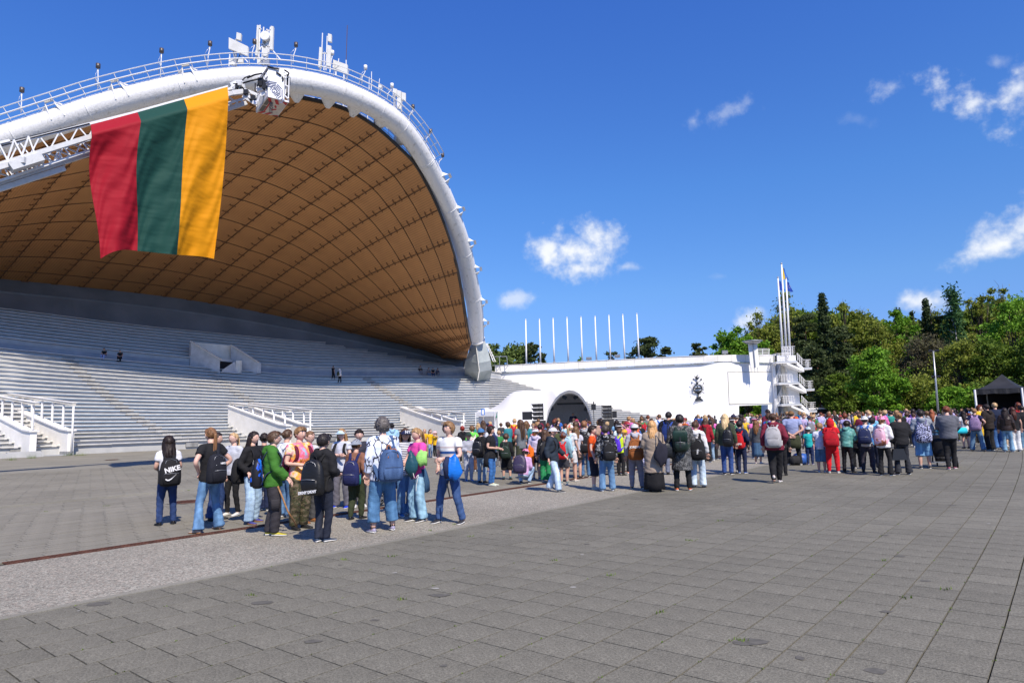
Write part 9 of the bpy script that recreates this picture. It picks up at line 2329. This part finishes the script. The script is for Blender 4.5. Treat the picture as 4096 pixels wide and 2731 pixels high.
crumple('orange_bag', at(530.5, 455, p.y - .25), (.12, .06, .27), (.75, .15, .01), 'orange cloth bag hanging beside the girl in the white cap', 'bag', 'cloth', seed=9)
p = G(952, 467.5); t = empty('pushchair', (p.x + .12, p.y + .55, 0), -math.atan2(p.x, p.y) + R(180)); tag(t, 'black pushchair with big rear wheels and a rolled turquoise mat', 'pushchair')
for sx in (-.33, .33):
 w = MB(); v, f = loft([(sx - .03, .25, .15), (sx + .03, .25, .15)], [(.15, .15)] * 2, 20); w.add(v, f); wo = w.build('rear_wheel', SOLE_D, t)
 w = MB(); v, f = loft([(sx - .034, .25, .15), (sx + .034, .25, .15)], [(.07, .07)] * 2, 12); w.add(v, f); w.build('hub', GALV, wo)
 mb = MB(); mb.bar((sx * .8, .25, .15), (sx * .72, .1, .55), .035); mb.bar((sx * .72, .1, .55), (sx * .75, .3, 1.0), .03); mb.bar((sx * .72, .1, .55), (sx * .5, -.5, .12), .03); mb.build('side_frame', BLACK, t)
 w = MB(); v, f = loft([(sx * .5 - .02, -.5, .1), (sx * .5 + .02, -.5, .1)], [(.1, .1)] * 2, 14); w.add(v, f); w.build('front_wheel', SOLE_D, t)
mb = MB(); mb.bar((-.25, .3, 1.0), (.25, .3, 1.0), .035); mb.build('handle_bar', BLACK, t)
mb = MB(); mb.bar((-.3, .25, .15), (.3, .25, .15), .03); mb.build('axle', GALV, t)
V, F = sloft([((0, -.05, .2), .2, .28), ((0, -.05, .35), .24, .3), ((0, .0, .5), .24, .26), ((0, .05, .7), .24, .16), ((0, .05, .92), .23, .14)], 18, 3.5); setcol(mesh_obj('seat', V, F, OM('nylon'), t), BLK)
V, F = sloft([((0, -.05, .14), .2, .26), ((0, -.05, .3), .22, .3)], 16, 4); setcol(mesh_obj('basket', V, F, OM('nylon'), t), (.02, .02, .022))
t2 = empty('rolled_mat', at(952, 430.3, p.y + .6)); tag(t2, 'rolled turquoise mat lying across the pushchair', 'mat'); wv = Vector((.93, -.05, 0)) * .42
mb = MB(); mb.tube([-wv, wv], .09, 18); setcol(mb.build('roll', OM('cloth'), t2), (.02, .50, .62))
mb = MB(); mb.tube([wv * 1.0, wv * 1.01], .03, 10); mb.build('core', BLACK, t2)
for (x, y, s_, c_, lab, kd) in ((784, 464, .2, (.5, .38, .55), 'pale lilac bag on the ground left of the lavender shirt man', 'cloth'), (802, 464.5, .24, (.03, .1, .35), 'blue bag on the ground right of the lavender shirt man', 'nylon'), (797.5, 464.8, .2, (.02, .02, .022), 'black rucksack on the ground between the lavender shirt man and the turquoise boy', 'cloth'), (641, 466, .2, (.3, .32, .36), 'patterned bag on the ground behind the grey joggers boy', 'doodle')):
 crumple('ground_bag', G(x, y) + Vector((0, .1, s_ * .8)), (s_, s_ * .7, s_ * .8), c_, lab, 'bag', kd, seed=int(x))
# ---- text curves become meshes
dg = bpy.context.evaluated_depsgraph_get()
for o in [o for o in scn.objects if o.type == 'FONT']:
 me = bpy.data.meshes.new_from_object(o.evaluated_get(dg))
 n_ = bpy.data.objects.new('lettering', me); col.objects.link(n_)
 n_.parent = o.parent; n_.matrix_parent_inverse = o.matrix_parent_inverse.copy(); n_.matrix_basis = o.matrix_basis.copy()
 bpy.data.objects.remove(o)
for o in list(scn.objects):
 if o.name.startswith('lettering.') and False: pass
